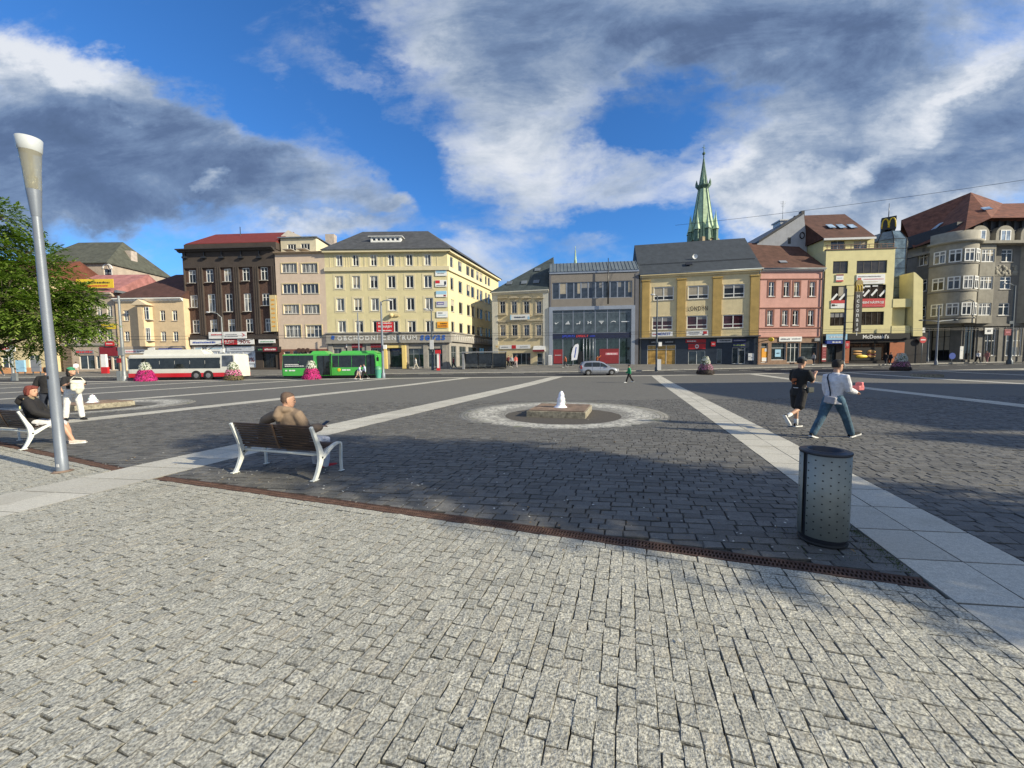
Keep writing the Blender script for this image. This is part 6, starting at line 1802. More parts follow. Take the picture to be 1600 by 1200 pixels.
mb = MB(); mb.cbox((0, -.068, 1.55), (0.0198, .012, .05)); mb.build('hatch_lock', M_black, e)
mb = MB(); mb.lathe([(.13, 0.006), (.115, .02), (.085, .03)], 20); mb.build('base_flange', M_bgrate, e)

# litter bin
bc = gpt(1284, 3.56)
e = empty('litter_bin', (bc.x, bc.y, .006), R(-18), 'perforated grey steel litter bin with a dark round opening, in the shade', 'litter bin')
M_bin = mat('perforated bin steel', (.27, .285, .255), .5, .12, 3, .05, 40, metal=.15, streak=.3)
M_bind = mat('dark bin steel', (.045, .048, .058), .45, .1, 3, metal=.3)
rb_, hb_ = .195, .87
def shell(a0, a1, r, z0, z1, th, holes=True, n=26):
    mb = MB(); mb.mat(0)
    mb.lathe([(r - th, z0), (r, z0), (r, z1), (r - th, z1), (r - th, z0)], n, (0, 0, 0), a0, a1)
    if holes:
        mb.mat(1); row = 0; z = z0 + .045
        while z < z1 - .03:
            da = .115 / r; k0 = a0 + .07 + (da / 2 if row % 2 else 0); a = k0
            while a < a1 - .06:
                c = Vector((math.cos(a) * (r + .0006), math.sin(a) * (r + .0006), z)); tx_ = Vector((-math.sin(a), math.cos(a), 0))
                ps = [c + tx_ * math.cos(w) * .0075 + Vector((0, 0, math.sin(w) * .0068)) for w in [i * math.pi / 4 for i in range(8)]]
                mb.add(ps, [tuple(range(8))]); a += da
            z += .036; row += 1
    return mb
shell(R(-152), R(-24), rb_, .07, hb_ - .03, .004).build('front_panel', [M_bin, M_rub], e)
shell(R(-236), R(-165), rb_, .07, hb_ - .03, .004).build('side_panel', [M_bin, M_rub], e)
shell(R(-18), R(118), rb_, .07, hb_ - .03, .004, False).build('rear_panel', [M_bin, M_rub], e)
mb = MB(); mb.lathe([(.16, .0), (.175, .03), (.182, .035), (.182, hb_ - .02)], 32); mb.build('inner_drum', M_bind, e)
mb = MB(); mb.lathe([(rb_ + .002, hb_ - .025), (rb_ + .006, hb_ - .018), (rb_ + .006, hb_ - .004), (rb_ - .0, hb_), (rb_ - .035, hb_ - .004), (rb_ - .045, hb_ + .006), (rb_ - .062, hb_ + .004), (rb_ - .065, hb_ - .14)], 40); mb.build('rim', M_bind, e)
mb = MB(); mb.lathe([(.135, hb_ - .02), (.13, .2), (.01, .2)], 24); mb.build('liner', M_rub, e)
mb = MB(); mb.lathe([(.15, .0), (.19, .004), (.195, .02), (.16, .03)], 32); mb.build('foot', M_rub, e)

# far poles
def pole(px, D, top_y, label, r=.11, arm=None, col=None, boxes=(), lean=0.0, cat='pole', name='street_pole', two=False, group=None):
    g = gpt(px, D); h = at(px, D, top_y).z - g.z
    e = empty(name, (g.x, g.y, g.z - .02 + (.1 if D > 51.2 else 0)), 0, label, cat, group)
    mb = MB(); mb.lathe([(r * 1.6, 0), (r * 1.6, .5), (r * 1.05, .62), (r, 1.2), (r * .62, h)], 12); mb.build('shaft', col or M_pole, e)
    if arm:
        ax, az = arm
        mb = MB(); mb.tube([(0, 0, h - .1), (ax * .4, -.1, h + az * .8), (ax, -.3, h + az)], .05, 6); mb.build('arm', col or M_pole, e)
        mb = MB(); mb.ball((ax + .25 * (1 if ax > 0 else -1), -.35, h + az), .32, 10, 6, sy=.45, sz=.35); mb.build('lamp_head', C_lgrey, e)
    if two:
        mb = MB(); mb.tube([(-2.2, 0, h * .72 + .3), (0, 0, h * .72 + .1), (2.2, 0, h * .72 + .3)], .05, 6); mb.build('arm', col or M_pole, e)
        for s_ in (-1, 1): mb = MB(); mb.ball((s_ * 2.4, 0, h * .72 + .28), .35, 8, 6, sy=.5, sz=.3); mb.build('lamp_head', M_poled, e)
    for (bx, bz, bw, bh, bm) in boxes:
        mb = MB(); mb.box(bx - bw / 2, -.3, bz - bh / 2, bx + bw / 2, -.08, bz + bh / 2); mb.build('box', bm, e)
    return e, h
pole(22, 45.5, 430, 'grey pole rising into the tree at the far left', .14, None, M_polel, [(.4, .5, .5, .9, M_polel)])
pole(195, 43.0, 462, 'thick grey pole with boxes just left of the red and white trolleybus', .17, None, M_polel, [(-.35, .6, .45, 1.1, M_polel), (0, 3.3, .5, .9, M_polel), (-.3, 2.3, .3, .5, C_dred)])
pole(351, 53.5, 496, 'slim lamp post standing up behind the rear of the trolleybus', .12, (-1.3, .6), M_polel, [(.0, 3.1, .5, .5, C_white)])
pole(562, 53.5, 489, 'slim pole rising behind the green bus', .11, None, M_pole)
pole(599, 43.6, 471, 'grey lamp post at the front end of the green bus', .15, (.8, .1), M_pole, [(.35, 3.5, .35, .45, C_white)])
pole(676, 54, 486, 'dark lamp post beside the red and white column', .12, (-.45, .15), M_poled, [(0, 3.6, .5, 1.3, C_lgrey)])
pole(1025.5, 50.4, 462, 'dark lamp post in front of the warm lit shop', .13, (-.45, .1), M_poled, [(.35, 3.55, .42, .5, C_white), (.25, .9, .5, 1.4, C_lgrey)])
e6, h6 = pole(1317, 52.0, 452, 'blue green pole carrying the tall vertical restaurant sign', .16, None, M_poled)
pole(1462, 54.0, 478, 'grey double armed lamp post in front of the grey block', .12, None, M_pole, two=True)
pole(1449, 58.5, 515, 'short slim post further back beside the double armed lamp', .09, None, M_pole)
pole(1577, 54.0, 447, 'thick blue grey pole at the right edge in front of the tall windows', .2, (-1.6, .2), M_poled, [(-.5, h6 * .55, .5, .4, M_poled)])
# the vertical sign
g = gpt(1317, 52.0); D = 51.6
a_ = at(1333, D, 520); b_ = at(1345, D, 437)
e = empty('vertical_sign', (a_.x, D, a_.z), 0, 'tall black vertical sign with a yellow arched top bracketed to the blue green pole', 'sign')
w_, h_ = .95, b_.z - a_.z
mb = MB(); mb.box(0, -.12, 0, w_, .12, h_ - 1.6); mb.build('sign_body', C_black, e)
mb = MB(); pts = [(0, h_ - 1.6), (w_, h_ - 1.6)] + [(w_ / 2 + w_ / 2 * math.cos(math.pi * k / 10), h_ - .48 + .47 * math.sin(math.pi * k / 10)) for k in range(11)]; mb.extrude(pts, 'y', -.12, .12); mb.build('sign_head', mat('dark olive yellow', (.22, .15, .02), .5, .1, 2), e)
arches(e, w_ * .8, .8, -.13, h_ - 1.5); bpy.data.objects[-1] if False else None
for o_ in children(e):
    if o_.name.startswith('arches'): o_.location = (w_ / 2, 0, 0)
for k, ch_ in enumerate("McDonald's"[:9]):
    text_mesh('letter', ch_, C_lgrey, .34 if ch_ not in "l'" else .12, .42, .0, 0, .02, e, (w_ * .38, -.13, h_ - 2.2 - k * .62))
for f in (.08, .2, .45, .7, .9):
    mb = MB(); mb.tube([(0, 0, h_ * f), (-1.2, .2, h_ * f)], .035, 5); mb.build('bracket', M_black, e)

# red and white column, shelter, flag, road signs
def simple(name, px, D, label, cat, dz=.1): 
    g = gpt(px, D); return empty(name, (g.x, g.y, g.z + (dz if D > 51.2 else 0)), 0, label, cat)
e = simple('stop_column', 685, 53.6, 'slim red and white column on the pavement right of the dark lamp post', 'column')
mb = MB(); mb.box(-.22, -.15, 0, .22, .15, .35); mb.box(-.35, -.18, 2.35, .35, .18, 2.85); mb.build('red_ends', C_red, e)
mb = MB(); mb.box(-.13, -.14, .35, .13, .14, 2.35); mb.build('shaft', C_white, e); mb = MB(); mb.box(.13, -.12, .35, .22, .12, 2.35); mb.build('edge_strip', C_pink, e)
e = simple('stop_column', 165, 54.5, 'red and white information column before the dark red shop', 'column')
mb = MB(); mb.box(-.45, -.15, 0, .45, .15, .9); mb.build('red_ends', C_red, e); mb = MB(); mb.box(-.4, -.13, .9, .3, .13, 2.7); mb.build('shaft', C_white, e)
e = simple('bus_shelter', 759, 54.8, 'dark glass bus shelter between the yellow building and the cream house', 'shelter')
M_shg = glass('shelter glass', (.05, .055, .06), .08, .6)
mb = MB(); mb.box(-3.3, -.75, 2.35, 3.0, .8, 2.48); mb.build('shelter_roof', C_grey, e)
for x in (-3.1, -1.1, .9, 2.85): mb = MB(); mb.box(x - .05, .6, 0, x + .05, .72, 2.35); mb.build('post', M_black, e)
for k in range(3): mb = MB(); mb.box(-3.0 + k * 2, .64, .15, -1.2 + k * 2 - .02, .67, 2.25); mb.build('rear_pane', M_shg, e)
mb = MB(); mb.box(-3.25, -.6, 0, -3.0, .6, 2.35); mb.build('side_panel', C_grey, e); mb = MB(); mb.box(2.8, -.6, .1, 2.95, .6, 2.3); mb.build('advert_panel', C_black, e)
mb = MB(); mb.box(-2.6, .1, .42, 2.2, .5, .47)
for x in (-2.3, 0, 2.0): mb.box(x, .25, 0, x + .06, .35, .42)
mb.build('shelter_seat', M_poled, e)
e = simple('feather_flag', 898, 58.6, 'white feather flag with blue print standing before the glass shop', 'flag')
mb = MB(); pts = [(-.55, .75), (.35, .9), (.55, 2.0), (.62, 3.1), (.5, 3.3), (.0, 3.15), (-.3, 2.6), (-.5, 1.7)]; mb.extrude(pts, 'y', -.02, .02); fl = mb.build('flag_cloth', mat('flag cloth', (.62, .64, .70), .7, .05, 2), e)
mb = MB(); mb.extrude([(-.1, 1.2), (.05, 1.2), (.3, 2.8), (.15, 2.8)], 'y', -.03, -.021); mb.build('flag_print', C_blue, fl)
mb = MB(); mb.tube([(-.5, 0, 0), (-.52, 0, 1.7), (-.3, 0, 2.7), (.1, 0, 3.25), (.5, 0, 3.35)], .03, 6); mb.build('pole', M_black, e); mb = MB(); mb.lathe([(.35, 0), (.35, .12), (.05, .15)], 12, (-.5, 0, 0)); mb.build('foot', M_black, e)
e = simple('no_entry_sign', 1440, 56, 'round red no entry sign by the yellow fin wall', 'road sign')
zc = at(1440, 56, 531).z - e.location.z
mb = MB(); mb.tube([(0, .06, 0), (0, .06, zc + .5)], .04, 6); mb.build('post', M_polel, e); mb = MB(); mb.tube([(0, -.02, zc), (0, .02, zc)], .48, 20, smooth=False); mb.build('disc', C_red, e); mb = MB(); mb.box(-.34, -.04, zc - .08, .34, -.022, zc + .08); mb.build('white_bar', C_white, e)
e = simple('blue_road_sign', 1487, 53.5, 'low round blue sign on a post before the grey block', 'road sign')
mb = MB(); mb.tube([(0, .06, 0), (0, .06, 1.5)], .04, 6); mb.build('post', M_polel, e); mb = MB(); mb.tube([(0, -.02, 1.25), (0, .02, 1.25)], .45, 20, smooth=False); mb.build('disc', C_blue, e)
e = simple('red_plate_sign', 1571, 53.4, 'red square plate sign beside the thick pole at the right edge', 'sign')
zc = at(1571, 53.4, 519).z - e.location.z
mb = MB(); mb.box(-.45, -.02, zc - .45, .45, .02, zc + .45); mb.build('plate', C_dred, e); mb = MB(); mb.tube([(.45, .04, zc), (.75, .3, zc)], .03, 5); mb.build('bracket', M_black, e); mb = MB(); mb.box(-.3, -.035, zc - .06, .3, -.021, zc + .06); mb.build('white_bar', C_pink, e)
e = simple('waste_container', 591.5, 43.2, 'small green waste container next to the lamp post at the bus front', 'waste container', 0)
mb = MB(); mb.lathe([(.28, 0), (.34, .9), (.36, .95)], 12); mb.build('container_body', mat('teal plastic', (.08, .34, .25), .5, .06), e); mb = MB(); mb.lathe([(.38, .95), (.36, 1.15), (.15, 1.35), (.01, 1.36)], 12); mb.build('lid', C_green, e)
# two advertising boards on the left pavement
for px, lab, c_ in ((34, 'pale blue glass advertising case before the cream yellow house', C_lblue), (58, 'grey advertising case right of the pale blue one, before the cream yellow house', C_grey)):
    e = simple('display_case', px, 53, lab, 'display case'); mb = MB(); mb.box(-.6, -.1, .5, .6, .1, 2.1); mb.build('case_panel', c_, e)
    for x in (-.5, .5): mb = MB(); mb.box(x - .04, -.05, 0, x + .04, .05, .5); mb.build('leg', M_poled, e)
# overhead wires
def wire(p, q, sag, label, r=.014):
    e = MB(); pts = []
    for k in range(17):
        t = k / 16; pts.append(Vector(p).lerp(Vector(q), t) - Vector((0, 0, 4 * sag * t * (1 - t))))
    e.tube(pts, r, 5)
    tag(e.build('overhead_wire', M_black), label, 'wire', 'overhead trolley wires')
wire((-60, 46.5, 4.7), (75, 48.5, 5.0), .1, 'nearer long trolley wire running in front of the shop fronts', .02)
wire((-60, 49.5, 5.3), (75, 53.5, 5.5), .1, 'further long trolley wire running in front of the shop fronts', .02)
wire(tuple(at(1055, 57, 352)), tuple(at(1660, 40, 272)), .3, 'high thin wire rising to the right across the sky', .02)
# far low block at the right
g = gpt(1448, 34); e = empty('fountain', (g.x, g.y, g.z), RZB, 'small dry stone fountain block far away at the right', 'fountain', 'flat fountains of the square')
mb = MB(); mb.box(-.75, -.75, -.05, .75, .75, .24); mb.build('plinth', M_bconc, e, bevel=.02)
mb = MB()
for k in range(16): mb.box(-.68 + k * .09, -.68, .242, -.64 + k * .09, .68, .27)
mb.build('grate', M_bgrate, e)

# ---------------------------------------------------------------- flower pyramids
def flower_mat(name, cols, leaf):
    m = bpy.data.materials.new(name); m.use_nodes = True; nt = m.node_tree; b = NB(nt); p = nt.nodes['Principled BSDF']
    a = nt.nodes.new('ShaderNodeAttribute'); a.attribute_name = 'rnd'
    st = [(i / len(cols), c) for i, c in enumerate(cols)]
    nt.links.new(b.ramp(a.outputs['Fac'], st, 'CONSTANT'), p.inputs['Base Color']); p.inputs['Roughness'].default_value = .7
    return m
PK = {'white': ((.62, .63, .56), (.55, .57, .45), (.10, .16, .06), (.66, .66, .62)), 'magenta': ((.50, .01, .16), (.42, .008, .13), (.55, .03, .22), (.30, .005, .09)),
      'pink': ((.60, .16, .33), (.66, .3, .42), (.5, .08, .22), (.10, .14, .05)), 'mauve': ((.36, .12, .24), (.42, .2, .3), (.28, .08, .16), (.08, .1, .05)),
      'brown': ((.10, .09, .03), (.16, .13, .04), (.07, .08, .03), (.12, .06, .04)), 'dark': ((.03, .02, .018), (.05, .025, .02), (.04, .03, .02), (.02, .02, .02))}
FM = {k: flower_mat(k + ' flowers', v, None) for k, v in PK.items()}
def rnd_attr(o, seed=0):
    me = o.data; a = me.attributes.new('rnd', 'FLOAT', 'FACE'); a.data.foreach_set('value', np.random.RandomState(seed).rand(len(me.polygons)))
def planter(px, D, tiers, label, s=1.0):
    g = gpt(px, D); e = empty('flower_pyramid', (g.x, g.y, g.z), 0, label, 'planter', 'tiered flower pyramids along the square edge')
    mb = MB(); mb.lathe([(.80 * s, 0), (.86 * s, .08), (.84 * s, .38), (.55 * s, .42)], 16); mb.build('bowl', mat('planter bowl', (.06, .04, .035), .8, .1), e)
    mb = MB(); mb.lathe([(.62 * s, .35), (.5 * s, .9), (.33 * s, 1.5), (.05, 1.75)], 12); mb.build('core', mat('planter leaves', (.03, .05, .015), .9, .3, 20), e)
    r2 = random.Random(int(px))
    for ti, (z0, z1, r0, r1, c) in enumerate(tiers):
        mb = MB()
        n = int(900 * (z1 - z0) * (r0 + r1))
        for i in range(n):
            t = r2.random(); an = r2.uniform(0, 2 * math.pi)
            bul = math.sin(math.pi * min(1, t * 1.15)) * .07
            rr_ = (r0 + (r1 - r0) * t + bul) * s + r2.uniform(-.07, .04); z = z0 + (z1 - z0) * t
            c_ = Vector((rr_ * math.cos(an), rr_ * math.sin(an), z)); nr = Vector((math.cos(an), math.sin(an), r2.uniform(-.2, .9))).normalized()
            a1 = nr.cross(Vector((0, 0, 1))).normalized(); a2 = nr.cross(a1); q = r2.uniform(.03, .06)
            ph = r2.uniform(0, 1.5)
            mb.add([c_ + (a1 * math.cos(w + ph) + a2 * math.sin(w + ph)) * q + nr * r2.uniform(-.01, .02) for w in (0, 1.26, 2.5, 3.8, 5.0)], [(0, 1, 2, 3, 4)])
        if ti == len(tiers) - 1:
            for i in range(120):
                an = r2.uniform(0, 6.28); q = r2.random() ** .5 * r1 * s; c_ = Vector((q * math.cos(an), q * math.sin(an), z1 + .05 * (1 - q / r1))); w_ = r2.uniform(.03, .055)
                mb.add([c_ + Vector((w_ * math.cos(w), w_ * math.sin(w), r2.uniform(-.02, .02))) for w in (0, 1.26, 2.5, 3.8, 5.0)], [(0, 1, 2, 3, 4)])
        o = mb.build('flowers', FM[c], e); rnd_attr(o, ti)
planter(228, 42.0, [(.0, .55, .92, .80, 'magenta'), (.5, 1.2, .76, .56, 'magenta'), (1.2, 2.0, .52, .30, 'white')], 'magenta and white flower pyramid before the trolleybus front, leftmost')
planter(365, 42.0, [(.05, .5, .95, .82, 'brown'), (.5, 1.15, .74, .58, 'pink'), (1.15, 1.95, .52, .28, 'white')], 'white and pink flower pyramid with a brown lowest tier, second from left')
planter(487, 42.0, [(.0, .55, .92, .80, 'magenta'), (.5, 1.2, .74, .56, 'magenta'), (1.2, 2.0, .52, .30, 'white')], 'magenta and white flower pyramid in front of the green bus')
planter(1102, 43.2, [(.05, .5, .86, .84, 'dark'), (.5, 1.2, .76, .52, 'mauve'), (1.1, 2.0, .50, .26, 'white')], 'white and mauve flower pyramid before the red framed door')
planter(1407, 46.5, [(.05, .5, .90, .88, 'dark'), (.5, 1.15, .84, .6, 'mauve'), (1.1, 2.1, .58, .36, 'white')], 'white and mauve flower pyramid before the restaurant, rightmost')

# ================================================================ VEHICLES
G_bus = glass('bus glass', (.014, .018, .02), .05, .6)
M_tyre = M_rub; M_rim = mat('steel rim', (.32, .32, .32), .4, .05, 5, metal=.6)
def wheel(e, x, y, r, w=.26, name='wheel'):
    mb = MB(); mb.tube([(x, y, r), (x, y + .02, r), (x, y + w - .02, r), (x, y + w, r)], [r * .93, r, r, r * .93], 22); t = mb.build(name, M_tyre, e)
    mb = MB(); mb.tube([(x, y - .012, r), (x, y + .03, r)], [r * .56, r * .6], 18, smooth=False); mb.tube([(x, y - .03, r), (x, y, r)], r * .2, 8); mb.build('rim', M_rim, t)
def bus(px0, px1, D, label, low, up, band_, roofm, front_right, zwin, wheels, doors, roofbits, extra=None, name='bus', top=3.0):
    g0, g1 = gpt(px0, D), gpt(px1, D); L = math.hypot(g1.x - g0.x, g1.y - g0.y); z = gz(D) - .012
    e = empty(name, (g0.x, D, z), math.atan2(g1.y - g0.y, g1.x - g0.x), label, 'bus')
    Wd = 2.5
    # body section (y,z) with tumblehome, extruded with tapered ends
    prof = [(0, .32), (0, 1.0), (.02, 1.9), (.07, 2.75), (.22, top - .05), (.5, top), (Wd - .5, top), (Wd - .22, top - .05), (Wd - .07, 2.75), (Wd, 1.0), (Wd, .32)]
    xs = [0, .05, .18, .5, L - .5, L - .18, L - .05, L]; ins = [.16, .06, .015, 0, 0, .015, .06, .16]
    vs = []; fs = []; n = len(prof)
    for x, q in zip(xs, ins):
        for (y, zz_) in prof:
            yy_ = Wd / 2 + (y - Wd / 2) * (1 - q * .9); z2_ = zz_ if zz_ < 2.5 else zz_ - q * 1.0
            vs.append((x + (0.12 * max(0, zz_ - 1.2) * (1 if x < L / 2 else -1) if x in (0, L, .05, L - .05) else 0), yy_, z2_))
    mb = MB()
    for i in range(len(xs) - 1):
        for k in range(n - 1): fs.append((i * n + k, i * n + k + 1, (i + 1) * n + k + 1, (i + 1) * n + k))
        fs.append((i * n + n - 1, i * n, (i + 1) * n, (i + 1) * n + n - 1))
    mb.add(vs, fs, False); mb.f.append(tuple(range(n))); mb.m.append(0); mb.sm.append(False); mb.f.append(tuple(range((len(xs) - 1) * n, len(xs) * n))[::-1]); mb.m.append(0); mb.sm.append(False)
    mb.build('bus_body', up, e)
    if low is not up:
        mb = MB(); mb.box(.1, -.012, .32, L - .1, .2, .78); mb.box(.02, .1, .32, .3, Wd - .1, .78); mb.box(L - .3, .1, .32, L - .02, Wd - .1, .78); mb.build('lower_band', low, e)
    # window band in separate panes
    x = zwin[2]; k = 0
    while x < zwin[3] - .3:
        w = min(zwin[4], zwin[3] - x); mb = MB(); y0 = -.004 + .02 * 0
        mb.add([(x + .02, -.014, zwin[0]), (x + w - .02, -.014, zwin[0]), (x + w - .02, .045, zwin[1]), (x + .02, .045, zwin[1])], [(0, 1, 2, 3)]); mb.add([(x - .02, -.008, zwin[0] - .04), (x + w + .02, -.008, zwin[0] - .04), (x + w + .02, .053, zwin[1] + .05), (x - .02, .053, zwin[1] + .05)], [(0, 1, 2, 3)])
        mb.build('window', G_bus, e); x += w; k += 1
    for (dx0, dx1) in doors:
        mb = MB(); mb.add([(dx0, -.022, .38), (dx1, -.022, .38), (dx1, .02, 2.6), (dx0, .02, 2.6)], [(0, 1, 2, 3)]); d_ = mb.build('door', G_bus, e)
        mb = MB(); mb.box((dx0 + dx1) / 2 - .03, -.04, .38, (dx0 + dx1) / 2 + .03, .01, 2.6); mb.box(dx0 - .03, -.035, .38, dx0 + .02, .03, 2.6); mb.box(dx1 - .02, -.035, .38, dx1 + .03, .03, 2.6); mb.build('door_frame', C_black, d_)
    for wx in wheels:
        mb = MB(); n_ = 16; pts = [(wx - .58, .3)] + [(wx + .58 * math.cos(math.pi * (1 - k / n_)), .48 + .56 * math.sin(math.pi * (1 - k / n_))) for k in range(n_ + 1)] + [(wx + .58, .3)]
        mb.extrude(pts, 'y', -.018, .1); mb.build('wheel_arch', C_black, e)
        wheel(e, wx, -.03, .48)
        wheel(e, wx, Wd - .24, .48)
    mb = MB(); mb.box(.2, .1, .18, L - .2, Wd - .1, .33); mb.build('underbody', C_black, e)
    for (x0_, x1_, hh) in roofbits:
        mb = MB(); mb.add([(x0_, .45, top - .02), (x1_, .45, top - .02), (x1_, Wd - .45, top - .02), (x0_, Wd - .45, top - .02), (x0_ + .25, .6, top + hh), (x1_ - .5, .6, top + hh), (x1_ - .5, Wd - .6, top + hh), (x0_ + .25, Wd - .6, top + hh)], [(4, 5, 6, 7), (0, 1, 5, 4), (1, 2, 6, 5), (2, 3, 7, 6), (3, 0, 4, 7)]); mb.build('roof_unit', roofm, e)
    return e, L
P_white = mat('white bus paint', (.66, .65, .58), .3, .04, 1, coat=.6); P_red = mat('red bus paint', (.58, .02, .03), .3, .05, 1, coat=.6)
P_green = mat('green bus paint', (.06, .40, .06), .3, .05, 1, coat=.6)
e, L = bus(200, 370, 44.2, 'long white trolleybus with a red lower band and two rear axles', P_red, P_white, None, P_white, False, (1.32, 2.46, .25, 10.7, 1.74), [7.9, 9.3], [], [(1.5, 8.6, .55)], top=2.95)
mb = MB(); mb.add([(L - 1.6, -.02, 1.5), (L - .25, -.02, 1.5), (L - .35, .045, 2.75), (L - 1.6, .045, 2.75)], [(0, 1, 2, 3)]); mb.build('window', glass('bus rear glass', (.06, .07, .09), .08, .5), e)
for y_ in (.8, 1.7):
    mb = MB(); mb.tube([(L - 5.2, y_, 3.1), (L - 3.6, y_, 3.9), (L + 1.0, y_, 4.55 + .1)], .035, 6); mb.build('trolley_pole', C_black, e)
e, L = bus(440, 591, 44.2, 'green city bus with a dark window band, right of the trolleybus', P_green, P_green, None, P_green, True, (1.25, 2.6, .25, 3.7, 1.75), [9.0], [(4.25, 5.6), (9.85, 10.75)], [(3.2, 5.3, .3), (6.6, 11.0, .28)], top=2.85)
mb = MB()
for (a, b) in ((5.9, 6.6), (6.65, 8.1), (8.15, 9.7)):
    g_ = MB(); g_.add([(a, -.016, 1.25), (b, -.016, 1.25), (b, .045, 2.6), (a, .045, 2.6)], [(0, 1, 2, 3)]); g_.build('window', G_bus, e)
mb.box(5.72, -.02, .35, 5.78, .03, 2.8); mb.build('body_joint', C_black, e)
text_mesh('advert_line', 'Operace / Karpaty', C_white, 1.75, .13, 0, 0, .03, e, (1.35, -.03, 1.52)) if False else None
mb = MB(); r2 = random.Random(3)
for z_, x1_ in ((1.62, 2.0), (1.44, 2.6)):
    x = .45
    while x < x1_: l = r2.uniform(.08, .2); mb.box(x, -.03, z_ - .055, x + l, -.02, z_ + .04); x += l + .035
for (x, w_) in ((.45, .25), (.9, .3), (1.25, .35), (7.0, .5), (7.55, .4)): mb.box(x, -.02, .85, x + w_, -.013, 1.0)
mb.build('advert_print', C_white, e)
mb = MB(); mb.ball((6.65, -.015, .95), .2, 10, 6, sy=.05); mb.build('yellow_spot', C_yel, e)
mb = MB(); mb.tube([(L - .1, -.1, 2.6), (L + .15, -.45, 2.5), (L + .15, -.45, 2.3)], .03, 5); mb.box(L + .05, -.55, 1.9, L + .25, -.35, 2.35); mb.build('mirror', C_black, e)

# car
g0 = gpt(907.5, 43.9); g1 = gpt(968, 43.9)
e = empty('silver_car', (g0.x, 43.9, gz(43.9) - .01), 0, 'silver compact people carrier driving to the right on the street', 'car')
P_sil = mat('silver paint', (.34, .36, .40), .28, .04, 2, metal=.6, coat=.7)
L = 4.45; Wc = 1.8
def hull(secs, m, name, par, smooth=True, close=True):
    """secs: list of x, [(y,z)...] rings"""
    mb = MB(); n = len(secs[0][1]); vs = [(x, y, z) for x, r in secs for y, z in r]; fs = []
    for i in range(len(secs) - 1):
        for k in range(n - 1): fs.append((i * n + k, i * n + k + 1, (i + 1) * n + k + 1, (i + 1) * n + k))
    mb.add(vs, fs, smooth)
    mb.f.append(tuple(range(n))); mb.m.append(0); mb.sm.append(False); mb.f.append(tuple(range((len(secs) - 1) * n, len(secs) * n))[::-1]); mb.m.append(0); mb.sm.append(False)
    return mb.build(name, m, par)
def ring(w, z0, zb, zt=None, wt=None):
    y0 = (Wc - w) / 2
    return [(y0 + .06, z0), (y0, z0 + .12), (y0 - .0, (z0 + zb) / 2), (y0 + .02, zb - .03), (y0 + .08, zb), (Wc / 2, zb + .02), (Wc - y0 - .08, zb), (Wc - y0 - .02, zb - .03), (Wc - y0, (z0 + zb) / 2), (Wc - y0, z0 + .12), (Wc - y0 - .06, z0)]
hull([(0, ring(1.5, .35, .85)), (.06, ring(1.68, .28, .97)), (.3, ring(1.78, .22, 1.0)), (1.2, ring(1.8, .2, 1.0)), (2.6, ring(1.8, .2, .98)), (3.3, ring(1.8, .2, .95)), (3.9, ring(1.76, .22, .84)), (4.25, ring(1.64, .28, .70)), (4.42, ring(1.4, .34, .58))], P_sil, 'car_body', e)
def cab(w, z): 
    y0 = (Wc - w) / 2; return [(y0 - .1, .93), (y0, z - .12), (y0 + .08, z), (Wc / 2, z + .02), (Wc - y0 - .08, z), (Wc - y0, z - .12), (Wc - y0 + .1, .93)]
hull([(.08, cab(1.62, 1.05)), (.3, cab(1.5, 1.52)), (.55, cab(1.45, 1.60)), (1.4, cab(1.45, 1.65)), (2.2, cab(1.45, 1.62)), (2.65, cab(1.48, 1.48)), (3.1, cab(1.56, 1.2)), (3.5, cab(1.6, .96))], P_sil, 'cabin', e)
def gw(q): mb = MB(); mb.add(q, [tuple(range(len(q)))]); return mb
for q in ([(.42, .075, 1.0), (1.28, .07, 1.0), (1.28, .15, 1.5), (.62, .15, 1.47), (.42, .13, 1.25)], [(1.36, .07, 1.0), (2.2, .07, 1.0), (2.2, .15, 1.48), (1.36, .15, 1.5)], [(2.28, .07, 1.0), (3.15, .075, .98), (2.68, .13, 1.32), (2.28, .15, 1.47)]):
    gw([(x, y - .03, z) for x, y, z in q]).build('side_window', G_bus, e)
gw([(3.48, .22, .985), (3.48, Wc - .22, .985), (2.72, Wc - .26, 1.46), (2.72, .26, 1.46)]).build('windscreen', G_bus, e)
for x in (.86, 3.55):
    mb = MB(); mb.extrude([(x + .4 * math.cos(math.pi * k / 12), .31 + .4 * math.sin(math.pi * k / 12)) for k in range(13)], 'y', -.006, .1); mb.build('wheel_arch', C_black, e)
    wheel(e, x, -.012, .315, .2); wheel(e, x, Wc - .19, .315, .2)
mb = MB(); mb.box(4.12, .05, .56, 4.38, .35, .72); mb.build('headlight', C_lgrey, e); mb = MB(); mb.box(-.01, .04, .75, .16, .2, 1.15); mb.build('tail_light', C_dred, e)
mb = MB(); mb.box(2.95, -.16, .98, 3.12, .02, 1.1); mb.build('mirror', P_sil, e)
for x in (1.32, 2.24): mb = MB(); mb.box(x - .006, -.003, .3, x + .006, .02, .95); mb.build('door_gap', C_black, e)
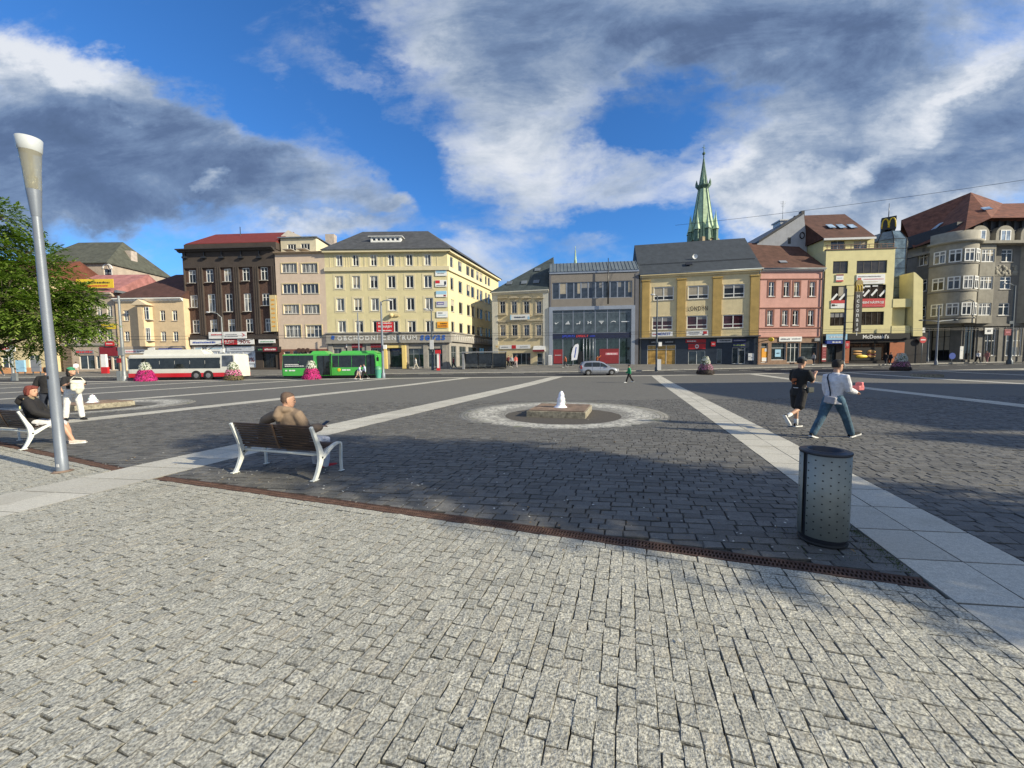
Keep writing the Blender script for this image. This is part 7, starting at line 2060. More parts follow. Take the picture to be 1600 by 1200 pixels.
# ================================================================ TREES
def leaf_mat(name, a, b2, c):
    m = bpy.data.materials.new(name); m.use_nodes = True; nt = m.node_tree; b = NB(nt); p = nt.nodes['Principled BSDF']
    at_ = nt.nodes.new('ShaderNodeAttribute'); at_.attribute_name = 'rnd'
    col = b.ramp(at_.outputs['Fac'], [(0, a), (.5, b2), (1, c)])
    nt.links.new(col, p.inputs['Base Color']); p.inputs['Roughness'].default_value = .55; p.inputs['Specular IOR Level'].default_value = .35
    tr = nt.nodes.new('ShaderNodeBsdfTranslucent'); nt.links.new(b.mix(1.0, col, (1.3, 1.5, .5), 'MULTIPLY'), tr.inputs['Color'])
    mx = nt.nodes.new('ShaderNodeMixShader'); mx.inputs[0].default_value = .3
    nt.links.new(p.outputs[0], mx.inputs[1]); nt.links.new(tr.outputs[0], mx.inputs[2]); nt.links.new(mx.outputs[0], nt.nodes['Material Output'].inputs['Surface'])
    return m
M_leaf = leaf_mat('ash leaves', (.06, .11, .016), (.13, .21, .032), (.27, .36, .08))
M_bark = mat('bark', (.10, .08, .06), .95, .3, 5, .8, 30)
def add_leaves(V, F_, base, dirv, L, rs, n, size, droop):
    """compound sprays: pairs of narrow leaflets along a short drooping shoot"""
    d = dirv.normalized(); side = d.cross(Vector((0, 0, 1)))
    side = side.normalized() if side.length > .01 else Vector((1, 0, 0))
    for k in range(n):
        t = (k + .5) / n
        p = base + d * (L * t) + Vector((0, 0, -droop * L * t * t))
        for s_ in (-1, 1):
            ld = (d * rs.uniform(.3, .9) + side * s_ * rs.uniform(.6, 1.0) + Vector((0, 0, rs.uniform(-.5, .15)))).normalized()
            w = ld.cross(Vector((rs.uniform(-.4, .4), rs.uniform(-.4, .4), 1))).normalized()
            l = size * rs.uniform(.7, 1.25); b0 = len(V)
            V.extend([p, p + ld * l * .5 + w * l * .17, p + ld * l, p + ld * l * .5 - w * l * .17]); F_.append((b0, b0 + 1, b0 + 2, b0 + 3))
def tree(x, y, z0, label, limbs, seed, size=.1, shoots=700, spray_n=6, spray_L=.45, trunk_r=.18, trunk_h=2.0, droop=.5, gr='trees at the edge of the square', dark=False):
    rs = random.Random(seed); e = empty('broadleaf_tree', (x, y, z0), 0, label, 'tree', gr)
    mb = MB(); tips = []
    top = Vector((0, 0, trunk_h))
    mb.tube([(0, 0, -.1), (.03, .02, trunk_h * .5), top], [trunk_r * 1.25, trunk_r, trunk_r * .85], 12); mb.build('trunk', M_bark, e)
    lm = MB()
    for (ex, ey, ez, rad) in limbs:
        end = Vector((ex, ey, ez)); mid = top.lerp(end, .5) + Vector((rs.uniform(-.3, .3), rs.uniform(-.3, .3), .3))
        lm.tube([top - Vector((0, 0, .15)), mid, end], [trunk_r * .5, trunk_r * .3, .02], 7)
        tips.append((mid, end, rad))
    lm.build('limbs', M_bark, e)
    V = []; F_ = []; tw = MB()
    per = shoots // len(limbs)
    for (mid, end, rad) in tips:
        for i in range(per):
            v = Vector((rs.gauss(0, 1), rs.gauss(0, 1), rs.gauss(0, 1))).normalized()
            q = rad * (rs.random() ** .38)
            c = end + Vector((v.x * q, v.y * q, v.z * q * .75))
            if rs.random() < .25: c = mid.lerp(end, rs.random()) + v * rad * .5
            d = (v * .8 + Vector((rs.uniform(-.4, .4), rs.uniform(-.4, .4), rs.uniform(-.35, .35))))
            add_leaves(V, F_, c, d, spray_L * rs.uniform(.6, 1.3), rs, spray_n, size, droop)
            if i % 6 == 0: tw.tube([end.lerp(c, .1), end.lerp(c, .6), c], [.015, .01, .004], 4, cap=False)
    tw.build('twigs', M_bark, e)
    mb = MB(); mb.v = [tuple(p) for p in V]; mb.f = F_; mb.m = [0] * len(F_); mb.sm = [False] * len(F_)
    o = mb.build('crown', M_leaf, e); rnd_attr(o, seed); return e
# tree at the left, trunk just outside the picture
tree(-19.4, 13.5, 0, 'leafy green ash tree at the left edge, branches reaching behind the lamp post', [(-1.3, -.5, 7.6, 1.3), (.6, -.6, 7.3, .9), (2.1, -.3, 6.7, .7), (1.2, -.2, 6.2, 1.0), (2.5, .2, 5.6, .8), (3.0, 0, 4.9, .85), (2.8, -.8, 3.9, 1.1), (1.2, .3, 5.1, 1.3), (1.0, -.8, 3.1, 1.2), (2.4, .5, 3.0, .95), (-.8, .4, 4.0, 1.4), (3.5, -.4, 3.5, .8), (-1.6, 0, 5.4, 1.4), (4.3, .1, 4.2, .4), (2.0, .2, 4.2, 1.1), (.2, 0, 2.5, .9), (4.4, .2, 3.2, .45)], 4, .15, 4300, 7, .42, .2, 2.0, .35)
# slender tree outside the picture whose crown shades the bin and the bench
tree(11.4, .78, 0, 'dense slender tree outside the picture on the right, shading the litter bin', [(0, 0, z, r) for z, r in ((2.9, 1.3), (3.8, 1.65), (4.8, 1.8), (5.8, 1.75), (6.8, 1.55), (7.7, 1.3), (8.6, 1.0))] + [(.7, -.6, 4.4, 1.3), (-.6, .7, 5.4, 1.3), (.6, .6, 6.3, 1.2), (-.6, -.6, 3.6, 1.2)], 9, .17, 5200, 6, .4, .17, 2.2, .3)
tree(22.9, 2.0, 0, 'small tree outside the picture on the right, further from the bin', [(0, 0, 3.4, 1.3), (0, .2, 4.5, 1.3), (0, 0, 5.6, 1.1), (.1, 0, 6.6, .7)], 12, .17, 1500, 6, .4, .12, 2.2, .3)
rs9 = random.Random(2)

# ================================================================ PEOPLE
SK = mat('skin', (.52, .30, .20), .5, .05, 20, spec=.4)
def V3(*a): return Vector(a)
def loft(mb, rings, n=16):
    """rings: (centre, axis_x, axis_y, rx, ry) closed with caps; each ring an ellipse"""
    vs = []
    for (c, ax, ay, rx, ry) in rings:
        for k in range(n):
            w = 2 * math.pi * k / n; vs.append(c + ax * (math.cos(w) * rx) + ay * (math.sin(w) * ry))
    fs = []
    for i in range(len(rings) - 1):
        for k in range(n): fs.append((i * n + k, i * n + (k + 1) % n, (i + 1) * n + (k + 1) % n, (i + 1) * n + k))
    fs.append(tuple(range(n))[::-1]); fs.append(tuple(range((len(rings) - 1) * n, len(rings) * n)))
    mb.add(vs, fs, True)
def limb(mb, pts, rad, n=12):
    """tapered limb with rounded ends"""
    P = [Vector(p) for p in pts]; R_ = list(rad)
    d0 = (P[0] - P[1]).normalized(); d1 = (P[-1] - P[-2]).normalized()
    P = [P[0] + d0 * R_[0] * .8, P[0] + d0 * R_[0] * .45] + P + [P[-1] + d1 * R_[-1] * .45, P[-1] + d1 * R_[-1] * .8]
    R_ = [R_[0] * .35, R_[0] * .8] + R_ + [R_[-1] * .8, R_[-1] * .35]
    mb.tube(P, R_, n)
def remeshed(mb, name, m, parent, vox, smooth=2):
    o = mb.build(name, m)
    r = o.modifiers.new('r', 'REMESH'); r.mode = 'VOXEL'; r.voxel_size = vox; r.use_smooth_shade = True
    if smooth: s_ = o.modifiers.new('s', 'SMOOTH'); s_.iterations = smooth; s_.factor = .5
    bpy.context.view_layer.update()
    me = bpy.data.meshes.new_from_object(o.evaluated_get(bpy.context.evaluated_depsgraph_get()))
    old = o.data; o.modifiers.clear(); o.data = me; me.name = name; bpy.data.meshes.remove(old)
    me.materials.clear(); me.materials.append(m)
    o.parent = parent; return o
def rotz(v, a): return Vector((v.x * math.cos(a) - v.y * math.sin(a), v.x * math.sin(a) + v.y * math.cos(a), v.z))
class Fig:
    """jointed figure; local +y is forward. Angles in degrees."""
    def __init__(s, name_label, loc, rz, h=1.75, lean=0, sit=None, legs=((0, 0, 3), (0, 0, 3)), arms=((5, 8, 10, 0), (5, 8, 10, 0)), head=(0, 0), female=False, twist=0, cat='person', group=None, feet=(None, None), lift=0.0):
        s.k = h / 1.75; k = s.k; s.f = female
        s.e = empty('person', loc, rz, name_label, cat, group)
        hipz = (sit if sit else .93 * k)
        s.pel = V3(0, 0, hipz + lift)
        L = R(lean); up = V3(0, math.sin(L), math.cos(L)); fw = V3(0, math.cos(L), -math.sin(L))
        s.up, s.fw = up, fw; s.rt = rotz(V3(1, 0, 0), R(twist))
        s.waist = s.pel + up * .14 * k; s.chest = s.pel + up * .34 * k; s.neck = s.pel + up * .53 * k
        s.sh = []; s.el = []; s.wr = []; s.hip = []; s.kn = []; s.an = []; s.toe = []; s.hd = []
        sw = (.165 if female else .19) * k
        for i, sg in enumerate((-1, 1)):
            sh_ = s.neck + s.rt * (sg * sw) - up * .065 * k; fl, ab, eb, inw = arms[i]
            fl, ab, eb, inw = R(fl), R(ab), R(eb), R(inw)
            a1 = V3(sg * math.sin(ab), math.sin(fl) * math.cos(ab), -math.cos(fl) * math.cos(ab)); el = sh_ + a1 * .285 * k
            a2 = V3(-sg * math.sin(inw), math.sin(fl + eb) * math.cos(inw), -math.cos(fl + eb) * math.cos(inw))
            if inw == 0: a2 = V3(sg * math.sin(ab) * .5, math.sin(fl + eb), -math.cos(fl + eb)).normalized()
            wr = el + a2 * .25 * k
            s.sh.append(sh_); s.el.append(el); s.wr.append(wr); s.hd.append(a2)
            hp = s.pel + V3(sg * .095 * k, 0, -.02 * k); hf, kf, ab2 = [R(v) for v in legs[i][:3]]
            t = V3(sg * math.sin(ab2), math.sin(hf) * math.cos(ab2), -math.cos(hf) * math.cos(ab2)); kn = hp + t * .44 * k
            sn = V3(sg * math.sin(ab2) * .5, math.sin(hf - kf), -math.cos(hf - kf)).normalized(); an = kn + sn * .41 * k
            fa = feet[i] if feet[i] is not None else 0
            s.hip.append(hp); s.kn.append(kn); s.an.append(an); s.toe.append(an + V3(sg * .03, .2 * k * math.cos(R(fa)), -.2 * k * math.sin(R(fa)) - .045 * k))
        if not sit: s.e.location.z -= min(a_.z for a_ in s.an) - .075 * k
        hy, hp_ = R(head[0]), R(head[1])
        s.hc = s.neck + up * .06 * k + V3(0, .04 * k, 0) + V3(0, 0, .098 * k)
        s.HM = Matrix.Translation(s.hc) @ Matrix.Rotation(hy, 4, 'Z') @ Matrix.Rotation(hp_, 4, 'X')
    def body(s, vox=.012, skin=None, fingers=True, bare_arms=True):
        k = s.k; mb = MB(); sk = skin or SK
        s.torso(mb, 0.0)
        for i, sg in enumerate((-1, 1)):
            limb(mb, [s.sh[i], s.sh[i].lerp(s.el[i], .35), s.el[i], s.el[i].lerp(s.wr[i], .3), s.wr[i]], [.052 * k, .047 * k, .037 * k, .038 * k, .025 * k])
            limb(mb, [s.hip[i], s.hip[i].lerp(s.kn[i], .4), s.kn[i], s.kn[i].lerp(s.an[i], .3), s.an[i]], [.082 * k, .073 * k, .05 * k, .051 * k, .034 * k])
            limb(mb, [s.an[i] + V3(0, -.02, -.03 * k), s.an[i].lerp(s.toe[i], .5), s.an[i].lerp(s.toe[i], .8)], [.033 * k, .028 * k, .018 * k], 8)
            # hand
            d = s.hd[i].normalized(); side = d.cross(V3(0, 0, 1)); side = side.normalized() if side.length > .2 else V3(0, 1, 0)
            pn = d.cross(side).normalized(); w = s.wr[i]
            ring = [(w + d * t * k, side, pn, rx * k, ry * k) for t, rx, ry in ((-.01, .024, .019), (.03, .034, .018), (.07, .040, .016), (.092, .036, .014))]
            loft(mb, ring, 10)
            if fingers:
                for j, (o_, ln) in enumerate(((-.029, .062), (-.010, .073), (.010, .068), (.029, .052))):
                    b = w + d * .085 * k + side * o_ * k; m_ = b + (d * .9 + pn * .25).normalized() * ln * .5 * k; t_ = m_ + (d * .7 + pn * .7).normalized() * ln * .5 * k
                    limb(mb, [b, m_, t_], [.0095 * k, .0088 * k, .0075 * k], 6)
                b = w + d * .03 * k - side * .03 * k * sg * -1 * -1; m_ = b + (d * .6 - side * .8 * sg).normalized() * .035 * k; t_ = m_ + (d * .95 - side * .2 * sg).normalized() * .03 * k
                limb(mb, [b, m_, t_], [.012 * k, .0105 * k, .009 * k], 6)
        # neck and head
        limb(mb, [s.neck - s.up * .05 * k, s.neck + s.up * .03 * k, s.HM @ V3(0, -.02 * k, -.07 * k)], [.062 * k, .053 * k, .05 * k], 12)
        ringd = [(-.118, .022, .026, .045), (-.105, .040, .050, .036), (-.08, .056, .072, .020), (-.045, .064, .086, .008), (0, .071, .094, 0), (.04, .074, .097, -.004), (.08, .066, .086, -.008), (.108, .044, .058, -.012), (.120, .016, .022, -.014)]
        ax = (s.HM.to_3x3() @ V3(1, 0, 0)); ay = (s.HM.to_3x3() @ V3(0, 1, 0))
        loft(mb, [(s.HM @ V3(0, yo * k, z * k), ax, ay, rx * k, ry * k) for z, rx, ry, yo in ringd], 18)
        H = lambda x, y, z: s.HM @ V3(x * k, y * k, z * k)
        limb(mb, [H(0, .088, .012), H(0, .104, -.018), H(0, .100, -.03)], [.009 * k, .013 * k, .012 * k], 8)
        limb(mb, [H(-.03, .083, .028), H(0, .092, .026), H(.03, .083, .028)], [.010 * k] * 3, 6)
        limb(mb, [H(-.02, .084, -.058), H(0, .09, -.058), H(.02, .084, -.058)], [.008 * k] * 3, 6)
        for sg in (-1, 1):
            limb(mb, [H(sg * .074, -.004, -.03), H(sg * .081, -.01, .0), H(sg * .077, -.004, .026)], [.010 * k, .013 * k, .011 * k], 6)
        s.bodyo = remeshed(mb, 'person_body', sk, s.e, vox, 1)
        for sg in (-1, 1):
            eb = MB(); eb.ball(H(sg * .031, .0835, .006), .0095 * k, 8, 6); eb.build('eye', mat('eye', (.05, .04, .035), .2, 0), s.e)
        if vox < .02:
            lb = MB(); limb(lb, [H(-.021, .090, -.060), H(0, .097, -.059), H(.021, .090, -.060)], [.0045 * k, .006 * k, .0045 * k], 6); lb.build('mouth', mat('lips', (.40, .16, .13), .5, 0), s.e)
            for sg in (-1, 1):
                bb = MB(); limb(bb, [H(sg * .016, .094, .036), H(sg * .045, .082, .038)], [.004 * k, .0035 * k], 5); bb.build('eyebrow', mat('eyebrow', (.06, .04, .03), .8, 0), s.e)
        return s.bodyo
    def torso(s, mb, g, z0=None, wide=0.0, top=True):
        k = s.k; rt, fw, up = s.rt, s.fw, s.up
        W = (.150, .132, .150, .165, .140, .075) if not s.f else (.155, .118, .128, .140, .120, .06)
        D_ = (.105, .098, .108, .118, .092, .06) if not s.f else (.112, .09, .105, .108, .08, .052)
        hs = (-.03, .12, .24, .36, .47, .53); rings = []
        if z0 is not None and z0 < -.03: rings.append((s.pel + up * z0 * k, V3(1, 0, 0), fw, (W[0] + g * 1.3 + wide) * k, (D_[0] + g * 1.3) * k))
        for i, (hh, w, d) in enumerate(zip(hs, W, D_)):
            if z0 is not None and hh < z0: continue
            if not top and i == 5: continue
            rings.append((s.pel + up * hh * k, V3(1, 0, 0).lerp(rt, min(1, hh / .4)).normalized(), fw, (w + g) * k, (d + g) * k))
        loft(mb, rings, 20)
    def shirt(s, m, g=.018, sleeve=1.0, z0=-.05, vox=.012, hood=False, name='shirt', sg_=.014, wrinkle=0.0, sm=2, wide=0.0):
        k = s.k; mb = MB(); s.torso(mb, g, z0, wide)
        rr_ = random.Random(5)
        for i in (0, 1):
            a = s.sh[i]; e_ = s.el[i]; w = s.wr[i]
            pts = [s.neck.lerp(a, .4) - s.up * .035 * k, a]; rad = [.055 * k + g * .5, .055 * k + sg_ * .8]
            if sleeve >= 1: pts += [a.lerp(e_, .5), e_, e_.lerp(w, .4), e_.lerp(w, min(.97, sleeve - .03 + .0))]; rad += [.056 * k + sg_, .046 * k + sg_, .046 * k + sg_, .032 * k + sg_]
            else: pts += [a.lerp(e_, sleeve * .6), a.lerp(e_, sleeve)]; rad += [.060 * k + sg_, .058 * k + sg_ + .006]
            limb(mb, pts, rad)
        limb(mb, [s.neck - s.up * .04 * k, s.neck - s.up * .005 * k], [.072 * k, .066 * k])
        if hood:
            nk = s.neck + V3(0, 0, .0); bk = V3(0, -1, 0); L_ = lambda x, y, z: nk + V3(x * k, y * k, z * k)
            limb(mb, [L_(-.075, .06, .0), L_(-.10, -.03, .02), L_(-.06, -.10, .03), L_(0, -.125, .03), L_(.06, -.10, .03), L_(.10, -.03, .02), L_(.075, .06, .0)], [.035 * k, .045 * k, .052 * k, .058 * k, .052 * k, .045 * k, .035 * k])
            limb(mb, [L_(0, -.14, .01), L_(0, -.17, -.07), L_(0, -.155, -.13)], [.06 * k, .065 * k, .035 * k])
        if sm > 2:
            for sg in (-1, 1):
                limb(mb, [s.pel + V3(sg * .12, -.02, .08) * k, s.chest + V3(sg * .13, -.01, 0) * k, s.sh[(sg + 1) // 2] - s.up * .06 * k], [.09 * k, .095 * k, .07 * k])
        if wrinkle:
            for q in range(int(wrinkle)):
                t = rr_.uniform(.02, .42); sd = rr_.uniform(-1, 1); c = s.pel + s.up * t * k; w0 = (.15 if not s.f else .125) * k + g
                p0 = c + s.rt * sd * w0 * .8 - s.fw * ((.098 * k + g) * math.sqrt(max(.1, 1 - (sd * .8) ** 2))); p1 = p0 + s.rt * rr_.uniform(-.1, .1) + s.up * rr_.uniform(-.05, .05)
                limb(mb, [p0, (p0 + p1) / 2 - s.fw * .003, p1], [.006, .011, .006], 6)
        return remeshed(mb, name, m, s.e, vox, sm)
    def trousers(s, m, g=.016, length=1.0, vox=.012, name='trousers', flare=0.0):
        k = s.k; mb = MB(); W = .15 if not s.f else .155
        loft(mb, [(s.pel + s.up * h_ * k, V3(1, 0, 0), s.fw, (W * f_ + g) * k, (.103 * f_ + g) * k) for h_, f_ in ((.10, .90), (.05, .98), (-.02, 1.0), (-.07, .95))], 18)
        for i in (0, 1):
            hp, kn, an = s.hip[i], s.kn[i], s.an[i]
            if length > .5:
                e_ = kn.lerp(an, min(1.0, (length - .5) * 2)); limb(mb, [hp, hp.lerp(kn, .45), kn, kn.lerp(e_, .5), e_], [(.086 + g) * k, (.078 + g) * k, (.056 + g) * k, (.052 + g + flare * .5) * k, (.042 + g + flare) * k])
            else:
                e_ = hp.lerp(kn, length * 2); limb(mb, [hp, hp.lerp(e_, .5), e_], [(.088 + g) * k, (.084 + g) * k, (.082 + g) * k])
        return remeshed(mb, name, m, s.e, vox, 2)
    def shoes(s, m, sole, vox=.01, sock=None):
        k = s.k
        for i in (0, 1):
            a, t = s.an[i], s.toe[i]; d = (t - a); fd = V3(d.x, d.y, d.z + .045 * k).normalized(); upv = fd.cross(V3(1, 0, 0)); upv = upv if upv.z > 0 else -upv; upv.normalize()
            sd = fd.cross(upv)
            o = a - upv * .075 * k - fd * .065 * k; Ls = .29 * k
            prof = [(0, .030, .055), (.08, .040, .085), (.25, .042, .09), (.42, .041, .072), (.62, .047, .06), (.8, .048, .054), (.93, .040, .045), (1.0, .026, .03)]
            up_ = MB(); vs = []; fs = []; n = 10
            for (f, w, h_) in prof:
                c = o + fd * f * Ls
                for q in range(n):
                    an_ = math.pi * q / (n - 1); vs.append(c + sd * math.cos(an_) * w * k + upv * (.018 * k + math.sin(an_) ** .7 * h_ * k))
            for a_ in range(len(prof) - 1):
                for q in range(n - 1): fs.append((a_ * n + q, a_ * n + q + 1, (a_ + 1) * n + q + 1, (a_ + 1) * n + q))
                fs.append((a_ * n, (a_ + 1) * n, (a_ + 1) * n + n - 1, a_ * n + n - 1))
            fs.append(tuple(range(n))); fs.append(tuple(range((len(prof) - 1) * n, len(prof) * n))[::-1])
            up_.add(vs, fs, True); so_ = up_.build('shoe', m, s.e)
            sb = MB(); pts = [(f, w * 1.08) for f, w, _ in prof]; n2 = len(pts); vs = [o + fd * f * Ls * 1.01 + sd * w * k for f, w in pts] + [o + fd * f * Ls * 1.01 - sd * w * k for f, w in reversed(pts)]
            n3 = len(vs); vv = vs + [v + upv * .03 * k for v in vs]
            sb.add(vv, [tuple(range(n3)), tuple(range(n3, 2 * n3))[::-1]] + [(q, (q + 1) % n3, n3 + (q + 1) % n3, n3 + q) for q in range(n3)]); sb.build('sole', sole, so_)
            if sock:
                kb_ = MB(); limb(kb_, [s.an[i] - upv * .02, s.an[i].lerp(s.kn[i], .3)], [.043 * k, .046 * k], 12); kb_.build('sock', sock, s.e)
    def hair(s, m, style='short', vox=.01):
        k = s.k; mb = MB(); H = lambda x, y, z: s.HM @ V3(x * k, y * k, z * k); R3 = s.HM.to_3x3(); ax, ay = R3 @ V3(1, 0, 0), R3 @ V3(0, 1, 0)
        t = {'short': .006, 'crop': .0035, 'thick': .016, 'long': .02, 'bun': .014, 'bob': .02}[style]
        rg = [(-.04, .055, .04, -.045), (-.01, .066, .055, -.042), (.03, .073, .070, -.03), (.055, .073, .088, -.014), (.085, .064, .086, -.010), (.110, .046, .062, -.014), (.124, .018, .026, -.016)]
        loft(mb, [(H(0, yo, z + t * .5), ax, ay, (rx + t) * k, (ry + t) * k) for z, rx, ry, yo in rg], 18)
        if style == 'bob': limb(mb, [H(0, -.035, .05), H(0, -.05, -.01), H(0, -.055, -.075)], [.085 * k, .088 * k, .07 * k]); limb(mb, [H(-.068, .0, .05), H(-.075, -.015, -.07)], [.03 * k, .028 * k]); limb(mb, [H(.068, .0, .05), H(.075, -.015, -.07)], [.03 * k, .028 * k]); limb(mb, [H(-.05, .06, .09), H(.05, .06, .09)], [.03 * k, .03 * k])
        if style == 'long': limb(mb, [H(0, -.06, .03), H(0, -.085, -.08), H(.0, -.085, -.2)], [.075 * k, .075 * k, .05 * k]); limb(mb, [H(-.06, -.03, .0), H(-.065, -.04, -.12)], [.03 * k, .03 * k]); limb(mb, [H(.06, -.03, .0), H(.065, -.04, -.12)], [.03 * k, .03 * k])
        if style == 'thick':
            r2 = random.Random(3)
            for q in range(18): limb(mb, [H(r2.uniform(-.06, .06), r2.uniform(-.07, .06), .085), H(r2.uniform(-.07, .07), r2.uniform(-.08, .08), .12)], [.022 * k, .014 * k], 6)
        return remeshed(mb, 'hair', m, s.e, vox, 1)
C_ = lambda n, c, r=.85, **kw: mat(n, c, r, kw.pop('var', .14), kw.pop('scale', 9), kw.pop('bump', 1.0), kw.pop('bscale', 11), **kw)
H_br = C_('brown hair', (.06, .04, .028)); H_dk = C_('dark hair', (.02, .016, .014)); H_rd = C_('dyed red hair', (.17, .04, .028)); H_sh = C_('shaved hair', (.13, .085, .06))
cl_brown = C_('brown hoodie', (.20, .145, .10), var=.08, bump=.35, bscale=7); cl_gsw = C_('grey sweat fabric', (.55, .55, .57)); cl_bl = C_('black cotton', (.014, .013, .014)); cl_wh = C_('white sweater', (.60, .60, .63))
cl_jean = C_('blue jeans', (.045, .10, .15), var=.35, scale=6); cl_whj = C_('white jeans', (.66, .65, .62)); cl_red = C_('red knit shoe', (.38, .02, .025)); cl_ws = C_('white sole', (.7, .7, .68), .6)
cl_green = C_('green hoodie', (.02, .26, .10)); cl_navy = C_('dark navy', (.02, .025, .04))

# 1 man on the bench (seat runs along D2; he faces away from the camera)
bx, by = -4.42, 6.10
def bl(u, v): return (bx + D2.x * u + D1.x * v, by + D2.y * u + D1.y * v)
px_, py_ = bl(.96, .25)
P = Fig('man in a brown hoodie and grey sweatpants sitting on the bench, seen from behind', (px_, py_, 0), RZB - R(6), 1.76, lean=-17, sit=.50, legs=((80, 72, 8), (84, 92, 3)), arms=((-22, 66, 20, 0), (20, 14, 74, 4)), head=(-38, -8), twist=4)
P.shirt(cl_brown, .06, 1.0, -.08, .012, hood=True, name='hoodie', sg_=.034, sm=6, wrinkle=5); P.trousers(cl_gsw, .022, 1.0, .012, 'sweatpants'); P.body(.0085); P.shoes(cl_red, cl_ws); P.hair(H_sh, 'crop')
ph = MB(); c = P.wr[1] + P.hd[1] * .1 + V3(-.01, .01, .03); ph.cbox(c, (.075, .15, .009), rx=R(25)); ph.build('phone', C_black, P.e)
# 2 red haired woman on the left bench
bx, by = -11.63, 8.40
px_, py_ = bl(1.28, .27)
P = Fig('red haired woman in a black jacket sitting at the end of the left bench', (px_, py_, 0), RZB - R(38), 1.66, lean=-8, sit=.54, legs=((74, 68, 4), (76, 55, 4)), arms=((22, 14, 40, 10), (28, 20, 32, 12)), head=(-22, -4), female=True)
P.shirt(cl_bl, .045, 1.0, -.08, .013, hood=True, name='jacket', sg_=.035); P.trousers(cl_gsw, .02, .42, .013, 'shorts'); P.body(.010); P.shoes(C_('cream sneaker', (.6, .5, .42)), cl_ws); P.hair(H_rd, 'bob')
mb = MB(); c = P.neck; limb(mb, [c + V3(-.08, .06, .0), c + V3(-.10, -.04, .0), c + V3(0, -.10, .0), c + V3(.10, -.04, .0), c + V3(.08, .06, .0)], [.04] * 5); remeshed(mb, 'fur_collar', C_('fur', (.22, .17, .10)), P.e, .014, 1)
mb = MB(); c = P.sh[1] + V3(.035, -.10, -.12); mb.ball(c, .04, 10, 6, sx=.6, sy=.35); mb.build('round_badge', C_('badge', (.55, .55, .25)), P.e)
# 3 woman in white trousers
g = gpt(117, 12.3)
P = Fig('woman in white trousers, black top and green headscarf holding a white bag', (g.x, g.y, gz(12.3) + .005), R(-118), 1.68, lean=2, legs=((6, 4, 6), (-6, 4, 7)), arms=((30, 18, 75, 30), (35, 12, 80, 32)), head=(38, 4), female=True)
P.shirt(cl_bl, .018, .8, .04, .014, sg_=.02); P.trousers(cl_whj, .022, .96, .014, flare=.008); P.body(.012); P.shoes(cl_bl, cl_bl); P.hair(H_dk, 'long', .012)
hb = MB(); R3 = P.HM.to_3x3()
loft(hb, [(P.HM @ V3(0, yo, z), R3 @ V3(1, 0, 0), R3 @ V3(0, 1, 0), rx, ry) for z, rx, ry, yo in ((.035, .085, .10, -.008), (.06, .088, .106, -.008), (.10, .078, .095, -.012), (.13, .05, .065, -.014), (.145, .015, .02, -.015))], 16); hb.build('headscarf', C_('green scarf', (.04, .30, .15)), P.e)
c = (P.wr[0] + P.wr[1]) / 2 + V3(0, .1, -.02)
bg_ = empty('shoulder_bag', P.e.matrix_basis @ c if False else (g.x, g.y, 0), 0, 'white soft bag held up in front of the woman in white trousers', 'bag')
bg_.location = Matrix.Translation(P.e.location) @ Matrix.Rotation(R(-118), 4, 'Z') @ (c + V3(.02, .08, .0)); bg_.rotation_euler = (0, 0, R(-118))
mb = MB(); limb(mb, [(-.13, 0, .06), (0, .03, .04), (.12, .02, .07)], [.06, .085, .06]); limb(mb, [(-.03, 0, -.0), (-.02, .02, -.15), (.0, .02, -.27)], [.10, .12, .07]); limb(mb, [(.08, .0, -.02), (.1, .01, -.16)], [.08, .07]); remeshed(mb, 'bag_body', C_('cream cloth', (.62, .60, .50)), bg_, .012, 1)
mb = MB(); mb.tube([(-.14, .02, .1), (-.1, -.08, .2), (.05, -.1, .22), (.15, .0, .12)], .012, 6); mb.build('strap', C_('cream cloth', (.62, .60, .50)), bg_)
# 4 man in dark clothes partly behind the lamp post
g = gpt(78, 12.6)
P = Fig('person in a dark sweater with white cuffs standing half behind the lamp post', (g.x, g.y, gz(12.6) + .005), R(25), 1.70, lean=3, legs=((4, 6, 4), (-4, 6, 4)), arms=((6, 20, 16, 0), (8, 12, 20, 0)), head=(20, 5))
P.shirt(cl_bl, .03, .95, -.06, .014, name='sweater', sg_=.025); P.trousers(cl_navy, .022, 1.0, .014); P.body(.012); P.shoes(cl_bl, cl_ws); P.hair(H_dk, 'thick', .012)
# 5 walker in black
g = gpt(1246, 9.45)
P = Fig('young man in black t-shirt and shorts walking, hand raised to his mouth', (g.x, g.y, gz(9.45) + .006), R(-74), 1.74, lean=3, legs=((10, 6, 2), (-16, 50, 2)), arms=((12, 6, 60, 12), (24, 6, 116, 14)), head=(-6, -14), feet=(2, 62))
P.shirt(C_('black t-shirt', (.012, .012, .012)), .024, .7, -.14, .012, name='t_shirt', sg_=.018); P.trousers(cl_bl, .025, .44, .012, 'shorts'); P.body(.009); P.shoes(C_('black skate shoe', (.02, .02, .025)), cl_ws, sock=cl_ws); P.hair(H_dk, 'thick')
mb = MB(); R3 = P.HM.to_3x3()
loft(mb, [(P.HM @ V3(0, yo, z), R3 @ V3(1, 0, 0), R3 @ V3(0, 1, 0), rx, ry) for z, rx, ry, yo in ((.05, .088, .106, -.008), (.085, .085, .104, -.01), (.12, .068, .085, -.014), (.148, .03, .04, -.016))], 16); mb.box(0, 0, 0, .0001, .0001, .0001)
mb.build('cap', C_('grey black cap', (.07, .08, .085)), P.e)
mb = MB(); c = P.pel + V3(.2, .1, .02); mb.cbox(c, (.07, .19, .13)); mb.build('waist_bag', C_('grey green bag', (.05, .055, .05)), P.e, bevel=.02)
